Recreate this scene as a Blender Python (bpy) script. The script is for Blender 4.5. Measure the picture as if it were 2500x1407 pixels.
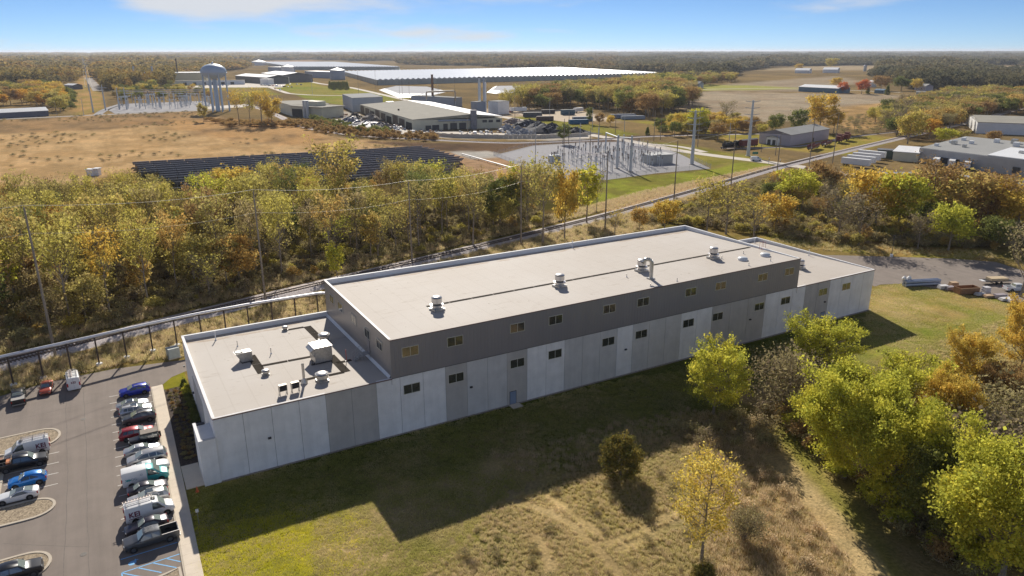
import bpy, bmesh, math, random
import numpy as np
from mathutils import Matrix, Vector

# ------------------------------------------------------------------ scene, camera, sky, sun
scene = bpy.context.scene
for o in list(bpy.data.objects):
    bpy.data.objects.remove(o)
COL = scene.collection
R_ = math.radians
rng = np.random.default_rng(7)
random.seed(7)

F_PX, PITCH, YAW, ROLL = 1773.23, R_(18.065), R_(29.7193), R_(-0.072)
CAM = np.array([-7.94, -91.47, 54.0])
fwd = np.array([math.sin(YAW) * math.cos(PITCH), math.cos(YAW) * math.cos(PITCH), -math.sin(PITCH)])
rgt = np.array([math.cos(YAW), -math.sin(YAW), 0.0])
upv = np.cross(rgt, fwd)
rgt, upv = (math.cos(ROLL) * rgt + math.sin(ROLL) * upv, -math.sin(ROLL) * rgt + math.cos(ROLL) * upv)
cam_data = bpy.data.cameras.new('camera')
cam = bpy.data.objects.new('camera', cam_data)
COL.objects.link(cam)
cam.matrix_world = Matrix((
    (rgt[0], upv[0], -fwd[0], CAM[0]), (rgt[1], upv[1], -fwd[1], CAM[1]),
    (rgt[2], upv[2], -fwd[2], CAM[2]), (0, 0, 0, 1)))
cam_data.sensor_width = 36.0
cam_data.lens = F_PX / 2500 * 36.0
cam_data.clip_start = 0.5
cam_data.clip_end = 60000
scene.camera = cam

SUN_EL, SUN_AZ = R_(31.1), R_(19.7)      # azimuth from +Y towards +X
world = bpy.data.worlds.new('World')
scene.world = world
world.use_nodes = True
wn = world.node_tree
wn.nodes.clear()
w_out = wn.nodes.new('ShaderNodeOutputWorld')
w_bg = wn.nodes.new('ShaderNodeBackground')
w_sky = wn.nodes.new('ShaderNodeTexSky')
w_sky.sky_type = 'NISHITA'
w_sky.sun_disc = False
w_sky.sun_elevation = SUN_EL
w_sky.sun_rotation = SUN_AZ
w_sky.altitude = 0
w_sky.air_density = 0.45
w_sky.dust_density = 0.0
w_sky.ozone_density = 6.0
w_bg.inputs['Strength'].default_value = 0.070
# soft clouds: noise on the cloud plane (direction / height)
w_tc = wn.nodes.new('ShaderNodeTexCoord')
w_sep = wn.nodes.new('ShaderNodeSeparateXYZ')
wn.links.new(w_tc.outputs['Generated'], w_sep.inputs[0])


def wmath(op, a, b=None, c=None):
    n = wn.nodes.new('ShaderNodeMath')
    n.operation = op
    for i, v in enumerate((a, b, c)):
        if v is None:
            continue
        if isinstance(v, (int, float)):
            n.inputs[i].default_value = v
        else:
            wn.links.new(v, n.inputs[i])
    return n.outputs[0]


w_zz = wmath('ADD', wmath('MAXIMUM', w_sep.outputs[2], 0.0), 0.16)
w_px = wmath('DIVIDE', w_sep.outputs[0], w_zz)
w_py = wmath('DIVIDE', w_sep.outputs[1], w_zz)
w_cmb = wn.nodes.new('ShaderNodeCombineXYZ')
wn.links.new(w_px, w_cmb.inputs[0])
wn.links.new(w_py, w_cmb.inputs[1])
w_noise = wn.nodes.new('ShaderNodeTexNoise')
w_noise.inputs['Scale'].default_value = 0.62
w_noise.inputs['Detail'].default_value = 7
w_noise.inputs['Roughness'].default_value = 0.52
wn.links.new(w_cmb.outputs[0], w_noise.inputs['Vector'])
# the low cloud bank that reaches into the picture, as one heap of the same cloud cover
CA, CE = R_(12.6), R_(5.7)
w_dot = wn.nodes.new('ShaderNodeVectorMath')
w_dot.operation = 'SUBTRACT'
wn.links.new(w_tc.outputs['Generated'], w_dot.inputs[0])
w_dot.inputs[1].default_value = (math.sin(CA) * math.cos(CE), math.cos(CA) * math.cos(CE), math.sin(CE))
w_scl = wn.nodes.new('ShaderNodeVectorMath')
w_scl.operation = 'MULTIPLY'
w_scl.inputs[1].default_value = (1.0, 1.0, 2.1)
wn.links.new(w_dot.outputs[0], w_scl.inputs[0])
w_len = wn.nodes.new('ShaderNodeVectorMath')
w_len.operation = 'LENGTH'
wn.links.new(w_scl.outputs[0], w_len.inputs[0])
w_heap = wn.nodes.new('ShaderNodeMapRange')
w_heap.inputs['From Min'].default_value = 0.215
w_heap.inputs['From Max'].default_value = 0.09
w_heap.inputs['To Max'].default_value = 0.24
wn.links.new(w_len.outputs['Value'], w_heap.inputs['Value'])
# unseen cloud cover shaped for fill light on walls: thick low, thin overhead
w_rise = wn.nodes.new('ShaderNodeFloatCurve')
w_cv = w_rise.mapping.curves[0]
w_cv.points[0].location = (0.0, 0.0)
w_cv.points[1].location = (1.0, 0.0)
for x_, y_ in ((0.09, 0.22), (0.20, 0.72), (0.40, 0.54), (0.65, 0.10)):
    w_cv.points.new(x_, y_)
w_rise.mapping.update()
wn.links.new(w_sep.outputs[2], w_rise.inputs['Value'])
w_ris2 = wmath('MULTIPLY_ADD', w_rise.outputs[0], 0.20, -0.11)
w_den = wmath('ADD', wmath('ADD', w_noise.outputs['Fac'], w_heap.outputs[0]), w_ris2)
w_ramp = wn.nodes.new('ShaderNodeValToRGB')
w_ramp.color_ramp.interpolation = 'EASE'
w_ramp.color_ramp.elements[0].position = 0.44
w_ramp.color_ramp.elements[1].position = 0.62
wn.links.new(w_den, w_ramp.inputs[0])
w_cf = wmath('MULTIPLY', w_ramp.outputs[0], 0.93)
w_mix = wn.nodes.new('ShaderNodeMix')
w_mix.data_type = 'RGBA'
wn.links.new(w_cf, w_mix.inputs['Factor'])
wn.links.new(w_sky.outputs[0], w_mix.inputs['A'])
w_mix.inputs['B'].default_value = (8.0, 8.2, 8.6, 1)
wn.links.new(w_mix.outputs['Result'], w_bg.inputs['Color'])
wn.links.new(w_bg.outputs[0], w_out.inputs['Surface'])

sun_data = bpy.data.lights.new('sun', 'SUN')
sun_data.energy = 4.6
sun_data.angle = R_(0.53)
sun_data.color = (1.0, 0.93, 0.82)
sun = bpy.data.objects.new('sun', sun_data)
COL.objects.link(sun)
sdir = Vector((math.sin(SUN_AZ) * math.cos(SUN_EL), math.cos(SUN_AZ) * math.cos(SUN_EL), math.sin(SUN_EL)))
sun.rotation_euler = sdir.to_track_quat('Z', 'Y').to_euler()
sun.location = (60, 200, 160)

scene.view_settings.view_transform = 'Standard'
scene.view_settings.look = 'None'
scene.view_settings.gamma = 1.0
scene.view_settings.exposure = 0.36
scene.render.resolution_x = 1024
scene.render.resolution_y = 576
scene.render.engine = 'CYCLES'
scene.cycles.max_bounces = 6
scene.cycles.transparent_max_bounces = 8
scene.cycles.diffuse_bounces = 3
scene.cycles.transmission_bounces = 3
scene.cycles.volume_bounces = 0
scene.cycles.use_adaptive_sampling = True


# ------------------------------------------------------------------ helpers
def G(px, py, z=0.0):
    """photo pixel (2500 x 1407) -> point on the horizontal plane z."""
    d = fwd + (px - 1250) / F_PX * rgt - (py - 703.5) / F_PX * upv
    return CAM + (z - CAM[2]) / d[2] * d


def GY(px, py, y):
    d = fwd + (px - 1250) / F_PX * rgt - (py - 703.5) / F_PX * upv
    return CAM + (y - CAM[1]) / d[1] * d


def GX(px, py, x):
    d = fwd + (px - 1250) / F_PX * rgt - (py - 703.5) / F_PX * upv
    return CAM + (x - CAM[0]) / d[0] * d


def PX(p):
    d = np.asarray(p, float) - CAM
    w = d @ fwd
    return 1250 + F_PX * (d @ rgt) / w, 703.5 - F_PX * (d @ upv) / w


def HT(bx, by, ty):
    """height of an upright thing from its foot pixel and the row of its top."""
    b = G(bx, by)
    lo, hi = 0.0, 120.0
    for _ in range(40):
        m = (lo + hi) / 2
        if PX(b + np.array([0, 0, m]))[1] > ty:
            lo = m
        else:
            hi = m
    return b, lo


def srgb(r, g, b):
    f = lambda c: (c / 255 / 12.92) if c < 10.3 else ((c / 255 + 0.055) / 1.055) ** 2.4
    return (f(r), f(g), f(b))


E_LIT = 1.0


def lit(r, g, b):
    """albedo of a horizontal surface that shows (r,g,b) in the photo's sunshine."""
    return tuple(min(0.85, c / E_LIT) for c in srgb(r, g, b))


_N = {}


def node_mat(name):
    m = bpy.data.materials.new(name)
    m.use_nodes = True
    nt = m.node_tree
    return m, nt, nt.nodes['Principled BSDF']


def mat(name, col, rough=0.7, metal=0.0, var=0.15, scale=2.0, bump=0.0, bscale=20.0, col2=None, spec=0.5, coords='Object', stretch=None, detail=6, streak=None, samt=0.1):
    """plain procedural surface: base colour varied by noise, optional bump."""
    if name in _N:
        return _N[name]
    m, nt, p = node_mat(name)
    p.inputs['Roughness'].default_value = rough
    p.inputs['Metallic'].default_value = metal
    p.inputs['Specular IOR Level'].default_value = spec
    tc = nt.nodes.new('ShaderNodeTexCoord')
    src = tc.outputs['Object']
    if coords == 'World':
        geo = nt.nodes.new('ShaderNodeNewGeometry')
        src = geo.outputs['Position']
    if stretch:
        mp = nt.nodes.new('ShaderNodeMapping')
        mp.inputs['Scale'].default_value = stretch
        nt.links.new(src, mp.inputs[0])
        src = mp.outputs[0]
    nz = nt.nodes.new('ShaderNodeTexNoise')
    nz.inputs['Scale'].default_value = scale
    nz.inputs['Detail'].default_value = detail
    nz.inputs['Roughness'].default_value = 0.62
    nt.links.new(src, nz.inputs['Vector'])
    rp = nt.nodes.new('ShaderNodeValToRGB')
    c2 = col2 if col2 else tuple(c * (1 - var) for c in col)
    c1 = col if col2 else tuple(min(1, c * (1 + var * 0.6)) for c in col)
    rp.color_ramp.elements[0].position = 0.32
    rp.color_ramp.elements[1].position = 0.68
    rp.color_ramp.elements[0].color = (*c2, 1)
    rp.color_ramp.elements[1].color = (*c1, 1)
    nt.links.new(nz.outputs['Fac'], rp.inputs[0])
    base = rp.outputs[0]
    if streak:
        m2 = nt.nodes.new('ShaderNodeMapping')
        m2.inputs['Scale'].default_value = streak
        nt.links.new(tc.outputs['Object'] if coords != 'World' else geo.outputs['Position'], m2.inputs[0])
        n2 = nt.nodes.new('ShaderNodeTexNoise')
        n2.inputs['Scale'].default_value = 1.0
        n2.inputs['Detail'].default_value = 7
        n2.inputs['Roughness'].default_value = 0.7
        nt.links.new(m2.outputs[0], n2.inputs['Vector'])
        r2 = nt.nodes.new('ShaderNodeMapRange')
        r2.inputs['From Min'].default_value = 0.3
        r2.inputs['From Max'].default_value = 0.6
        r2.inputs['To Min'].default_value = 1 - samt
        r2.inputs['To Max'].default_value = 1.0
        nt.links.new(n2.outputs['Fac'], r2.inputs['Value'])
        h2 = nt.nodes.new('ShaderNodeHueSaturation')
        nt.links.new(r2.outputs[0], h2.inputs['Value'])
        nt.links.new(base, h2.inputs['Color'])
        base = h2.outputs[0]
    nt.links.new(base, p.inputs['Base Color'])
    if bump:
        nb = nt.nodes.new('ShaderNodeTexNoise')
        nb.inputs['Scale'].default_value = bscale
        nb.inputs['Detail'].default_value = 4
        nt.links.new(src, nb.inputs['Vector'])
        bp = nt.nodes.new('ShaderNodeBump')
        bp.inputs['Strength'].default_value = bump
        bp.inputs['Distance'].default_value = 0.1
        nt.links.new(nb.outputs['Fac'], bp.inputs['Height'])
        nt.links.new(bp.outputs[0], p.inputs['Normal'])
    _N[name] = m
    return m


def glassmat(name, col=(0.02, 0.025, 0.03), rough=0.08):
    if name in _N:
        return _N[name]
    m, nt, p = node_mat(name)
    tc = nt.nodes.new('ShaderNodeTexCoord')
    nz = nt.nodes.new('ShaderNodeTexNoise')
    nz.inputs['Scale'].default_value = 1.3
    nt.links.new(tc.outputs['Object'], nz.inputs['Vector'])
    mr = nt.nodes.new('ShaderNodeMix')
    mr.data_type = 'RGBA'
    mr.inputs['A'].default_value = (*col, 1)
    mr.inputs['B'].default_value = (*[c * 1.8 + 0.004 for c in col], 1)
    nt.links.new(nz.outputs['Fac'], mr.inputs['Factor'])
    nt.links.new(mr.outputs['Result'], p.inputs['Base Color'])
    p.inputs['Roughness'].default_value = rough
    p.inputs['Specular IOR Level'].default_value = 0.9
    p.inputs['IOR'].default_value = 1.9
    _N[name] = m
    return m


class MB:
    """collects shapes; build() links them as one mesh object."""

    def __init__(s):
        s.v = []
        s.f = []
        s.m = []
        s.mi = 0

    def add(s, verts, faces):
        o = len(s.v)
        s.v.extend([tuple(map(float, q)) for q in verts])
        for f in faces:
            s.f.append(tuple(i + o for i in f))
            s.m.append(s.mi)
        return s

    def box(s, x0, x1, y0, y1, z0, z1):
        v = [(x0, y0, z0), (x1, y0, z0), (x1, y1, z0), (x0, y1, z0), (x0, y0, z1), (x1, y0, z1), (x1, y1, z1), (x0, y1, z1)]
        return s.add(v, [(0, 3, 2, 1), (4, 5, 6, 7), (0, 1, 5, 4), (1, 2, 6, 5), (2, 3, 7, 6), (3, 0, 4, 7)])

    def cbox(s, c, sz, rz=0.0, tilt=0.0):
        """box by base centre, size, turned about z."""
        cx, cy, cz = c
        a, b, h = sz[0] / 2, sz[1] / 2, sz[2]
        co, si = math.cos(rz), math.sin(rz)
        v = []
        for z in (0, h):
            for x, y in ((-a, -b), (a, -b), (a, b), (-a, b)):
                v.append((cx + x * co - y * si, cy + x * si + y * co, cz + z + x * tilt))
        return s.add(v, [(0, 3, 2, 1), (4, 5, 6, 7), (0, 1, 5, 4), (1, 2, 6, 5), (2, 3, 7, 6), (3, 0, 4, 7)])

    def tube(s, p0, p1, r0, r1=None, n=8, cap=True):
        r1 = r0 if r1 is None else r1
        p0 = Vector(p0)
        p1 = Vector(p1)
        d = (p1 - p0)
        if d.length < 1e-6:
            return s
        d.normalize()
        a = d.orthogonal().normalized()
        b = d.cross(a)
        v = []
        for p, r in ((p0, r0), (p1, r1)):
            for k in range(n):
                t = 2 * math.pi * k / n
                v.append(p + (a * math.cos(t) + b * math.sin(t)) * r)
        f = [(k, (k + 1) % n, n + (k + 1) % n, n + k) for k in range(n)]
        if cap:
            f += [tuple(range(n - 1, -1, -1)), tuple(range(n, 2 * n))]
        return s.add(v, f)

    def path(s, pts, r, n=8):
        for a, b in zip(pts[:-1], pts[1:]):
            s.tube(a, b, r, r, n)
        return s

    def lathe(s, c, prof, n=16, cap=True):
        v = []
        for r, z in prof:
            for k in range(n):
                t = 2 * math.pi * k / n
                v.append((c[0] + r * math.cos(t), c[1] + r * math.sin(t), c[2] + z))
        f = []
        for i in range(len(prof) - 1):
            for k in range(n):
                f.append((i * n + k, i * n + (k + 1) % n, (i + 1) * n + (k + 1) % n, (i + 1) * n + k))
        if cap:
            f += [tuple(range(n - 1, -1, -1)), tuple(range((len(prof) - 1) * n, len(prof) * n))]
        return s.add(v, f)

    def prism(s, poly, z0, z1):
        n = len(poly)
        v = [(p[0], p[1], z0) for p in poly] + [(p[0], p[1], z1) for p in poly]
        return s.add(v, [tuple(range(n - 1, -1, -1)), tuple(range(n, 2 * n))] + [(i, (i + 1) % n, n + (i + 1) % n, n + i) for i in range(n)])

    def sheet(s, poly, z):
        return s.add([(p[0], p[1], z) for p in poly], [tuple(range(len(poly)))])

    def quad(s, a, b, c, d):
        return s.add([a, b, c, d], [(0, 1, 2, 3)])

    def mesh(s, name, mats, smooth=None):
        me = bpy.data.meshes.new(name)
        me.from_pydata(s.v, [], s.f)
        if not isinstance(mats, (list, tuple)):
            mats = [mats]
        for mm in mats:
            me.materials.append(mm)
        if len(mats) > 1:
            me.polygons.foreach_set('material_index', s.m)
        if smooth:
            me.polygons.foreach_set('use_smooth', [True] * len(me.polygons))
            me.set_sharp_from_angle(angle=R_(smooth))
        me.update()
        return me

    def build(s, name, mats, parent=None, smooth=None, loc=None):
        o = bpy.data.objects.new(name, s.mesh(name, mats, smooth))
        COL.objects.link(o)
        if parent is not None:
            o.parent = parent
        if loc is not None:
            o.location = loc
        return o


def tag(o, label=None, cat=None, group=None, kind=None):
    if label:
        o['label'] = label
    if cat:
        o['category'] = cat
    if group:
        o['group'] = group
    if kind:
        o['kind'] = kind
    return o


def thing(name, label, cat, loc=(0, 0, 0), rz=0.0, group=None):
    o = bpy.data.objects.new(name, None)
    o.empty_display_size = 0.5
    COL.objects.link(o)
    o.location = tuple(map(float, loc))
    o.rotation_euler = (0, 0, rz)
    return tag(o, label, cat, group)


def inst(name, me, parent=None, loc=(0, 0, 0), rz=0.0, sc=None):
    o = bpy.data.objects.new(name, me)
    COL.objects.link(o)
    o.parent = parent
    o.location = tuple(map(float, loc))
    o.rotation_euler = (0, 0, rz)
    if sc is not None:
        o.scale = sc if hasattr(sc, '__len__') else (sc, sc, sc)
    return o


def dup(root, loc, rz=0.0, label=None, sc=None, group=None):
    r = root.copy()
    COL.objects.link(r)
    r.location = tuple(map(float, loc))
    r.rotation_euler = (0, 0, rz)
    if sc is not None:
        r.scale = sc if hasattr(sc, '__len__') else (sc, sc, sc)
    if label:
        r['label'] = label
    if group:
        r['group'] = group
    for ch in root.children:
        c = ch.copy()
        COL.objects.link(c)
        c.parent = r
        for g2 in ch.children:
            d = g2.copy()
            COL.objects.link(d)
            d.parent = c
    return r


def in_poly(x, y, poly):
    x = np.asarray(x, float)
    y = np.asarray(y, float)
    r = np.zeros(x.shape, bool)
    n = len(poly)
    for i in range(n):
        x0, y0 = poly[i][:2]
        x1, y1 = poly[(i + 1) % n][:2]
        if y0 == y1:
            continue
        c = ((y0 > y) != (y1 > y)) & (x < (x1 - x0) * (y - y0) / (y1 - y0) + x0)
        r ^= c
    return r


def sd_poly(x, y, poly):
    """signed distance to a polygon, positive inside."""
    d = np.full(x.shape, 1e18)
    n = len(poly)
    for i in range(n):
        x0, y0 = poly[i][:2]
        x1, y1 = poly[(i + 1) % n][:2]
        ex, ey = x1 - x0, y1 - y0
        t = np.clip(((x - x0) * ex + (y - y0) * ey) / (ex * ex + ey * ey + 1e-9), 0, 1)
        d = np.minimum(d, (x - x0 - t * ex) ** 2 + (y - y0 - t * ey) ** 2)
    return np.where(in_poly(x, y, poly), 1, -1) * np.sqrt(d)


def GP(pts, z=0.0):
    return [tuple(G(a, b, z)) for a, b in pts]


_perm = np.random.default_rng(3).random((256, 256))


def vnoise(x, y, s):
    """tileable value noise in 0..1 at feature size s metres."""
    x = np.asarray(x) / s
    y = np.asarray(y) / s
    xi = np.floor(x).astype(int)
    yi = np.floor(y).astype(int)
    fx = x - xi
    fy = y - yi
    fx = fx * fx * (3 - 2 * fx)
    fy = fy * fy * (3 - 2 * fy)
    p = lambda a, b: _perm[a % 256, b % 256]
    return (p(xi, yi) * (1 - fx) + p(xi + 1, yi) * fx) * (1 - fy) + (p(xi, yi + 1) * (1 - fx) + p(xi + 1, yi + 1) * fx) * fy


def fbm(x, y, s):
    return 0.5 * vnoise(x, y, s) + 0.27 * vnoise(x + 31, y + 7, s / 2.1) + 0.15 * vnoise(x + 3, y + 71, s / 4.3) + 0.08 * vnoise(x + 5, y + 17, s / 9)

# ------------------------------------------------------------------ terrain: one sheet to the horizon
def axis(lo, hi, f0, f1, step, grow):
    xs = list(np.arange(f0, f1 + step / 2, step))
    d = step
    x = xs[-1]
    while x < hi:
        d *= grow
        x += d
        xs.append(x)
    d = step
    x = xs[0]
    pre = []
    while x > lo:
        d *= grow
        x -= d
        pre.append(x)
    return np.array(pre[::-1] + xs)


gx = axis(-30000, 40000, -45, 180, 1.3, 1.038)
gy = axis(-4000, 45000, -48, 120, 1.3, 1.038)
XX, YY = np.meshgrid(gx, gy)
DX = (fbm(XX, YY, 14) - 0.5)
C3 = np.zeros(XX.shape + (3,))
DIST = np.hypot(XX - CAM[0], YY - CAM[1])


def blend(mask, col, col2=None, ns=10.0, thr=0.5, w=0.18):
    global C3
    c = np.array(col)[None, None, :]
    if col2 is not None:
        k = np.clip((fbm(XX, YY, ns) - thr) / w + 0.5, 0, 1)[..., None]
        c = c * (1 - k) + np.array(col2)[None, None, :] * k
    C3 = C3 * (1 - mask[..., None]) + c * mask[..., None]


def zone(px, col, col2=None, ns=10.0, soft=1.5, wob=3.0, world_xy=False, thr=0.5, w=0.18, amt=1.0):
    poly = px if world_xy else [tuple(G(a, b)[:2]) for a, b in px]
    sd = sd_poly(XX, YY, poly) + wob * 2 * DX
    blend(np.clip(sd / soft + 0.5, 0, 1) * amt, col, col2, ns, thr, w)


# base: dry weeds near, brown-olive country beyond
blend(np.ones(XX.shape), lit(136, 118, 74), lit(112, 104, 58), 9)
far = np.clip((DIST - 260) / 80, 0, 1)
blend(far, lit(120, 104, 78), lit(138, 118, 84), 90)
# woodland floor
zone([(-400, 900), (0, 868), (420, 770), (760, 690), (1240, 570), (1500, 505), (1450, 450), (1250, 430), (1000, 425), (600, 410), (200, 420), (-300, 425)],
     lit(100, 84, 52), lit(82, 76, 42), 8, 4, 4)
# tan fallow field with dark scrub
tan = [(-700, 300), (0, 293), (200, 283), (470, 272), (600, 300), (690, 300), (820, 335), (1010, 352), (1190, 360), (1040, 366), (560, 396), (270, 428), (230, 448), (-500, 480)]
zone(tan, lit(194, 162, 122), lit(172, 142, 104), 10, 6, 5)
zone([(-700, 300), (0, 293), (470, 272), (480, 290), (240, 318), (0, 325), (-600, 340)], lit(150, 122, 92), lit(100, 86, 70), 22, 18, 14, thr=0.52, w=0.2, amt=0.75)
zone([(300, 300), (520, 285), (720, 300), (820, 340), (700, 360), (480, 325)], lit(178, 140, 98), lit(120, 98, 76), 18, 18, 12, thr=0.55, amt=0.7)
# dark ploughed strip, bare soil round the solar field
zone([(870, 345), (1130, 350), (1420, 343), (1560, 335), (1560, 345), (1330, 352), (1215, 374), (1060, 368)], lit(112, 92, 76), lit(96, 80, 68), 12, 6, 3)
zone([(1030, 366), (1130, 372), (1230, 378), (1330, 425), (1290, 440), (1130, 445), (1000, 440), (700, 420), (560, 400)], lit(178, 146, 118), lit(160, 132, 106), 12, 5, 3)
zone([(1100, 372), (1190, 368), (1240, 382), (1150, 388)], lit(176, 172, 168), None, 10, 3, 2)
# grass round the substation, the road verges and the rail museum
green = lit(138, 142, 62)
green2 = lit(126, 122, 62)
zone([(1470, 440), (1740, 412), (1800, 395), (1890, 400), (1880, 410), (1700, 452), (1560, 482), (1440, 505)], green, green2, 9, 4, 3)
zone([(1560, 345), (1640, 350), (1880, 388), (1780, 400), (1740, 410), (1640, 375)], lit(140, 132, 72), green2, 9, 4, 3)
zone([(1500, 290), (1560, 300), (1700, 330), (1840, 360), (2080, 380), (2210, 335), (2100, 330), (1880, 330), (1780, 318), (1640, 300)], lit(148, 138, 70), lit(160, 138, 82), 12, 5, 4)
zone([(1440, 500), (1560, 478), (1880, 408), (1890, 416), (1640, 480), (1490, 522)], lit(190, 158, 110), lit(170, 138, 92), 6, 3, 2)
zone([(1360, 300), (1400, 290), (1440, 310), (1420, 318)], green, None, 9, 4, 3)
zone([(1240, 290), (1290, 284), (1440, 302), (1560, 328), (1500, 334)], lit(140, 136, 72), green2, 9, 4, 2)
# industrial yards, gravel
zone([(1110, 272), (1290, 260), (1440, 275), (1520, 300), (1400, 292), (1280, 285), (1200, 285)], lit(190, 172, 150), lit(176, 158, 138), 18, 5, 4)
zone([(780, 270), (860, 272), (980, 320), (1240, 330), (1440, 330), (1430, 345), (1100, 338), (900, 318)], lit(188, 180, 172), lit(168, 160, 152), 12, 4, 3)
zone([(640, 205), (760, 200), (800, 215), (700, 225)], lit(150, 142, 70), None, 20, 8, 4)
zone([(680, 215), (830, 210), (1000, 240), (860, 262), (760, 245)], lit(132, 138, 66), lit(146, 138, 78), 25, 8, 5)
zone([(330, 205), (620, 200), (680, 230), (640, 240), (560, 222), (420, 215)], lit(138, 134, 70), lit(150, 130, 84), 25, 8, 6)
# farm fields to the right and far
zone([(1640, 262), (1720, 224), (2210, 232), (2190, 248), (2060, 262), (1990, 290), (1840, 300), (1720, 280)], lit(166, 152, 134), lit(154, 138, 120), 40, 8, 4)
zone([(1700, 212), (2030, 186), (2120, 200), (1960, 224), (1730, 224)], lit(158, 144, 126), lit(148, 132, 114), 60, 14, 8)
zone([(1600, 214), (1720, 206), (1960, 214), (1940, 218), (1720, 222)], lit(158, 156, 92), None, 60, 10, 4)
zone([(1990, 288), (2060, 260), (2200, 248), (2220, 290), (2120, 320), (2000, 310)], lit(186, 152, 108), lit(150, 124, 88), 15, 5, 5)
zone([(1820, 172), (2040, 160), (2480, 162), (2500, 178), (2100, 172)], lit(166, 148, 124), lit(156, 140, 116), 120, 40, 20)
zone([(1640, 152), (1800, 150), (1800, 154), (1640, 155)], lit(170, 150, 120), None, 100, 60, 10)
zone([(2140, 136), (2260, 136), (2260, 140), (2140, 140)], lit(188, 168, 130), None, 100, 100, 10)
zone([(610, 150), (760, 147), (780, 150), (620, 155)], lit(160, 130, 104), None, 100, 60, 10)
# power line clearing
zone([(168, 260), (205, 135), (215, 135), (262, 262), (225, 282), (180, 282)], lit(176, 142, 98), lit(150, 132, 80), 30, 8, 5)
# site lawn and weeds in front of the building
lawn = [(-4.2, 0.6), (150, 0.6), (170, -10), (150, -22), (96, -24), (64, -18), (40, -20), (26, -30), (14, -44), (-6, -60), (-8, -60)]
zone([(-4.4, 0.7), (140, 0.7), (176, 10), (190, -20), (150, -60), (40, -80), (-8, -80)], lit(144, 126, 88), lit(128, 118, 72), 5, 2, 1.5, True)
zone(lawn, lit(150, 132, 96), lit(112, 110, 56), 6, 2.5, 2.0, True, w=0.16)
# greener, regularly mown strips, and a shade-darkened strip by the wall
zone([(-4.2, 0.6), (4, 0.6), (10, -8), (8, -18), (6, -26), (-2, -40), (-6, -44)], lit(130, 126, 32), lit(116, 118, 36), 5, 6, 3, True, w=0.3)
zone([(4, 0.6), (134, 0.6), (134, -3.5), (60, -4), (20, -5), (8, -6)], lit(80, 88, 34), lit(74, 82, 32), 5, 3, 1.5, True)  # grass colour darkened to deepen the building's shadow
zone([(470, 1250), (700, 1200), (790, 1260), (720, 1320), (520, 1407), (480, 1407)], lit(126, 120, 34), lit(112, 114, 36), 4, 5, 2.5, amt=0.8)
zone([(690, 1320), (760, 1290), (800, 1340), (740, 1380)], lit(158, 150, 40), None, 4, 3, 2, amt=0.8)
# bare straw patches
for pl in ([(800, 1290), (925, 1225), (1000, 1290), (940, 1310), (880, 1300)], [(760, 1350), (880, 1310), (960, 1390), (830, 1400)], [(1040, 1370), (1130, 1360), (1180, 1400), (1060, 1407)]):
    zone(pl, lit(188, 164, 128), lit(160, 140, 104), 3, 4, 2.5, amt=0.75)
# worn ruts across the meadow
RUTS = [[(1225, 1215), (1300, 1235), (1385, 1275), (1440, 1320), (1520, 1407)], [(1330, 1205), (1375, 1235), (1440, 1290), (1475, 1312)], [(1300, 1300), (1330, 1340), (1345, 1407)], [(1470, 1330), (1560, 1295), (1660, 1240)], [(1500, 1345), (1590, 1305), (1690, 1255)], [(1880, 1105), (1950, 1180), (2030, 1270), (2080, 1330), (2140, 1420)]]
RUTW = []
for i_, rt in enumerate(RUTS):
    w_ = 1.9 if i_ == 5 else .55
    for a_, b_ in zip(rt[:-1], rt[1:]):
        q0, q1 = np.array(G(*a_)[:2]), np.array(G(*b_)[:2])
        n_ = np.array([-(q1 - q0)[1], (q1 - q0)[0]])
        n_ = n_ / np.linalg.norm(n_) * w_
        RUTW.append([tuple(q0 - n_), tuple(q1 - n_), tuple(q1 + n_), tuple(q0 + n_)])
# lawn east of the building
zone([(2110, 770), (2140, 700), (2215, 692), (2480, 745), (2460, 790), (2300, 830), (2190, 890), (2100, 880)], lit(168, 144, 92), lit(134, 136, 66), 8, 3, 2.5, w=0.25)
zone([(2125, 765), (2180, 770), (2300, 800), (2440, 760), (2450, 790), (2320, 815), (2230, 840), (2090, 900), (2060, 880), (2180, 830)], lit(126, 138, 56), lit(138, 138, 66), 5, 4, 2, amt=0.8)
zone([(2155, 735), (2220, 730), (2260, 760), (2200, 775), (2150, 752)], lit(202, 178, 138), None, 4, 4, 2.5, amt=0.75)
# mown lane along the trees, dirt track lower right
zone([(1890, 1060), (1960, 1050), (2060, 1200), (2200, 1407), (2130, 1407), (1990, 1220)], lit(142, 138, 66), lit(130, 128, 58), 3, 4, 2, amt=0.9)
zone([(1850, 1120), (1910, 1110), (2000, 1230), (2080, 1320), (2130, 1407), (1990, 1407), (1930, 1300)], lit(192, 164, 120), lit(164, 138, 92), 3, 3, 2, amt=0.85)
zone([(1700, 1090), (1850, 1050), (1960, 1260), (2000, 1407), (1760, 1407)], lit(186, 150, 96), lit(148, 124, 74), 3.0, 5, 3, amt=0.75)
zone([(1230, 1240), (1340, 1200), (1500, 1310), (1470, 1330), (1380, 1290), (1300, 1270)], lit(190, 168, 122), lit(158, 140, 88), 3, 3, 1.5, amt=0.7)
zone([(1320, 1160), (1480, 1110), (1620, 1180), (1640, 1300), (1480, 1290), (1400, 1250)], lit(132, 122, 64), lit(150, 132, 82), 3, 4, 2, amt=0.8)
# green understorey right behind the building
zone([(1840, 575), (2000, 560), (2240, 600), (2420, 610), (2420, 640), (2200, 626), (2000, 610)], lit(150, 144, 70), lit(160, 132, 84), 5, 3, 2, amt=0.85)

for pl in RUTW:
    zone(pl, lit(196, 172, 130), lit(172, 150, 112), 3, 1.2, 0.4, True, amt=0.85)

nv = XX.size
ny_, nx_ = XX.shape
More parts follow.
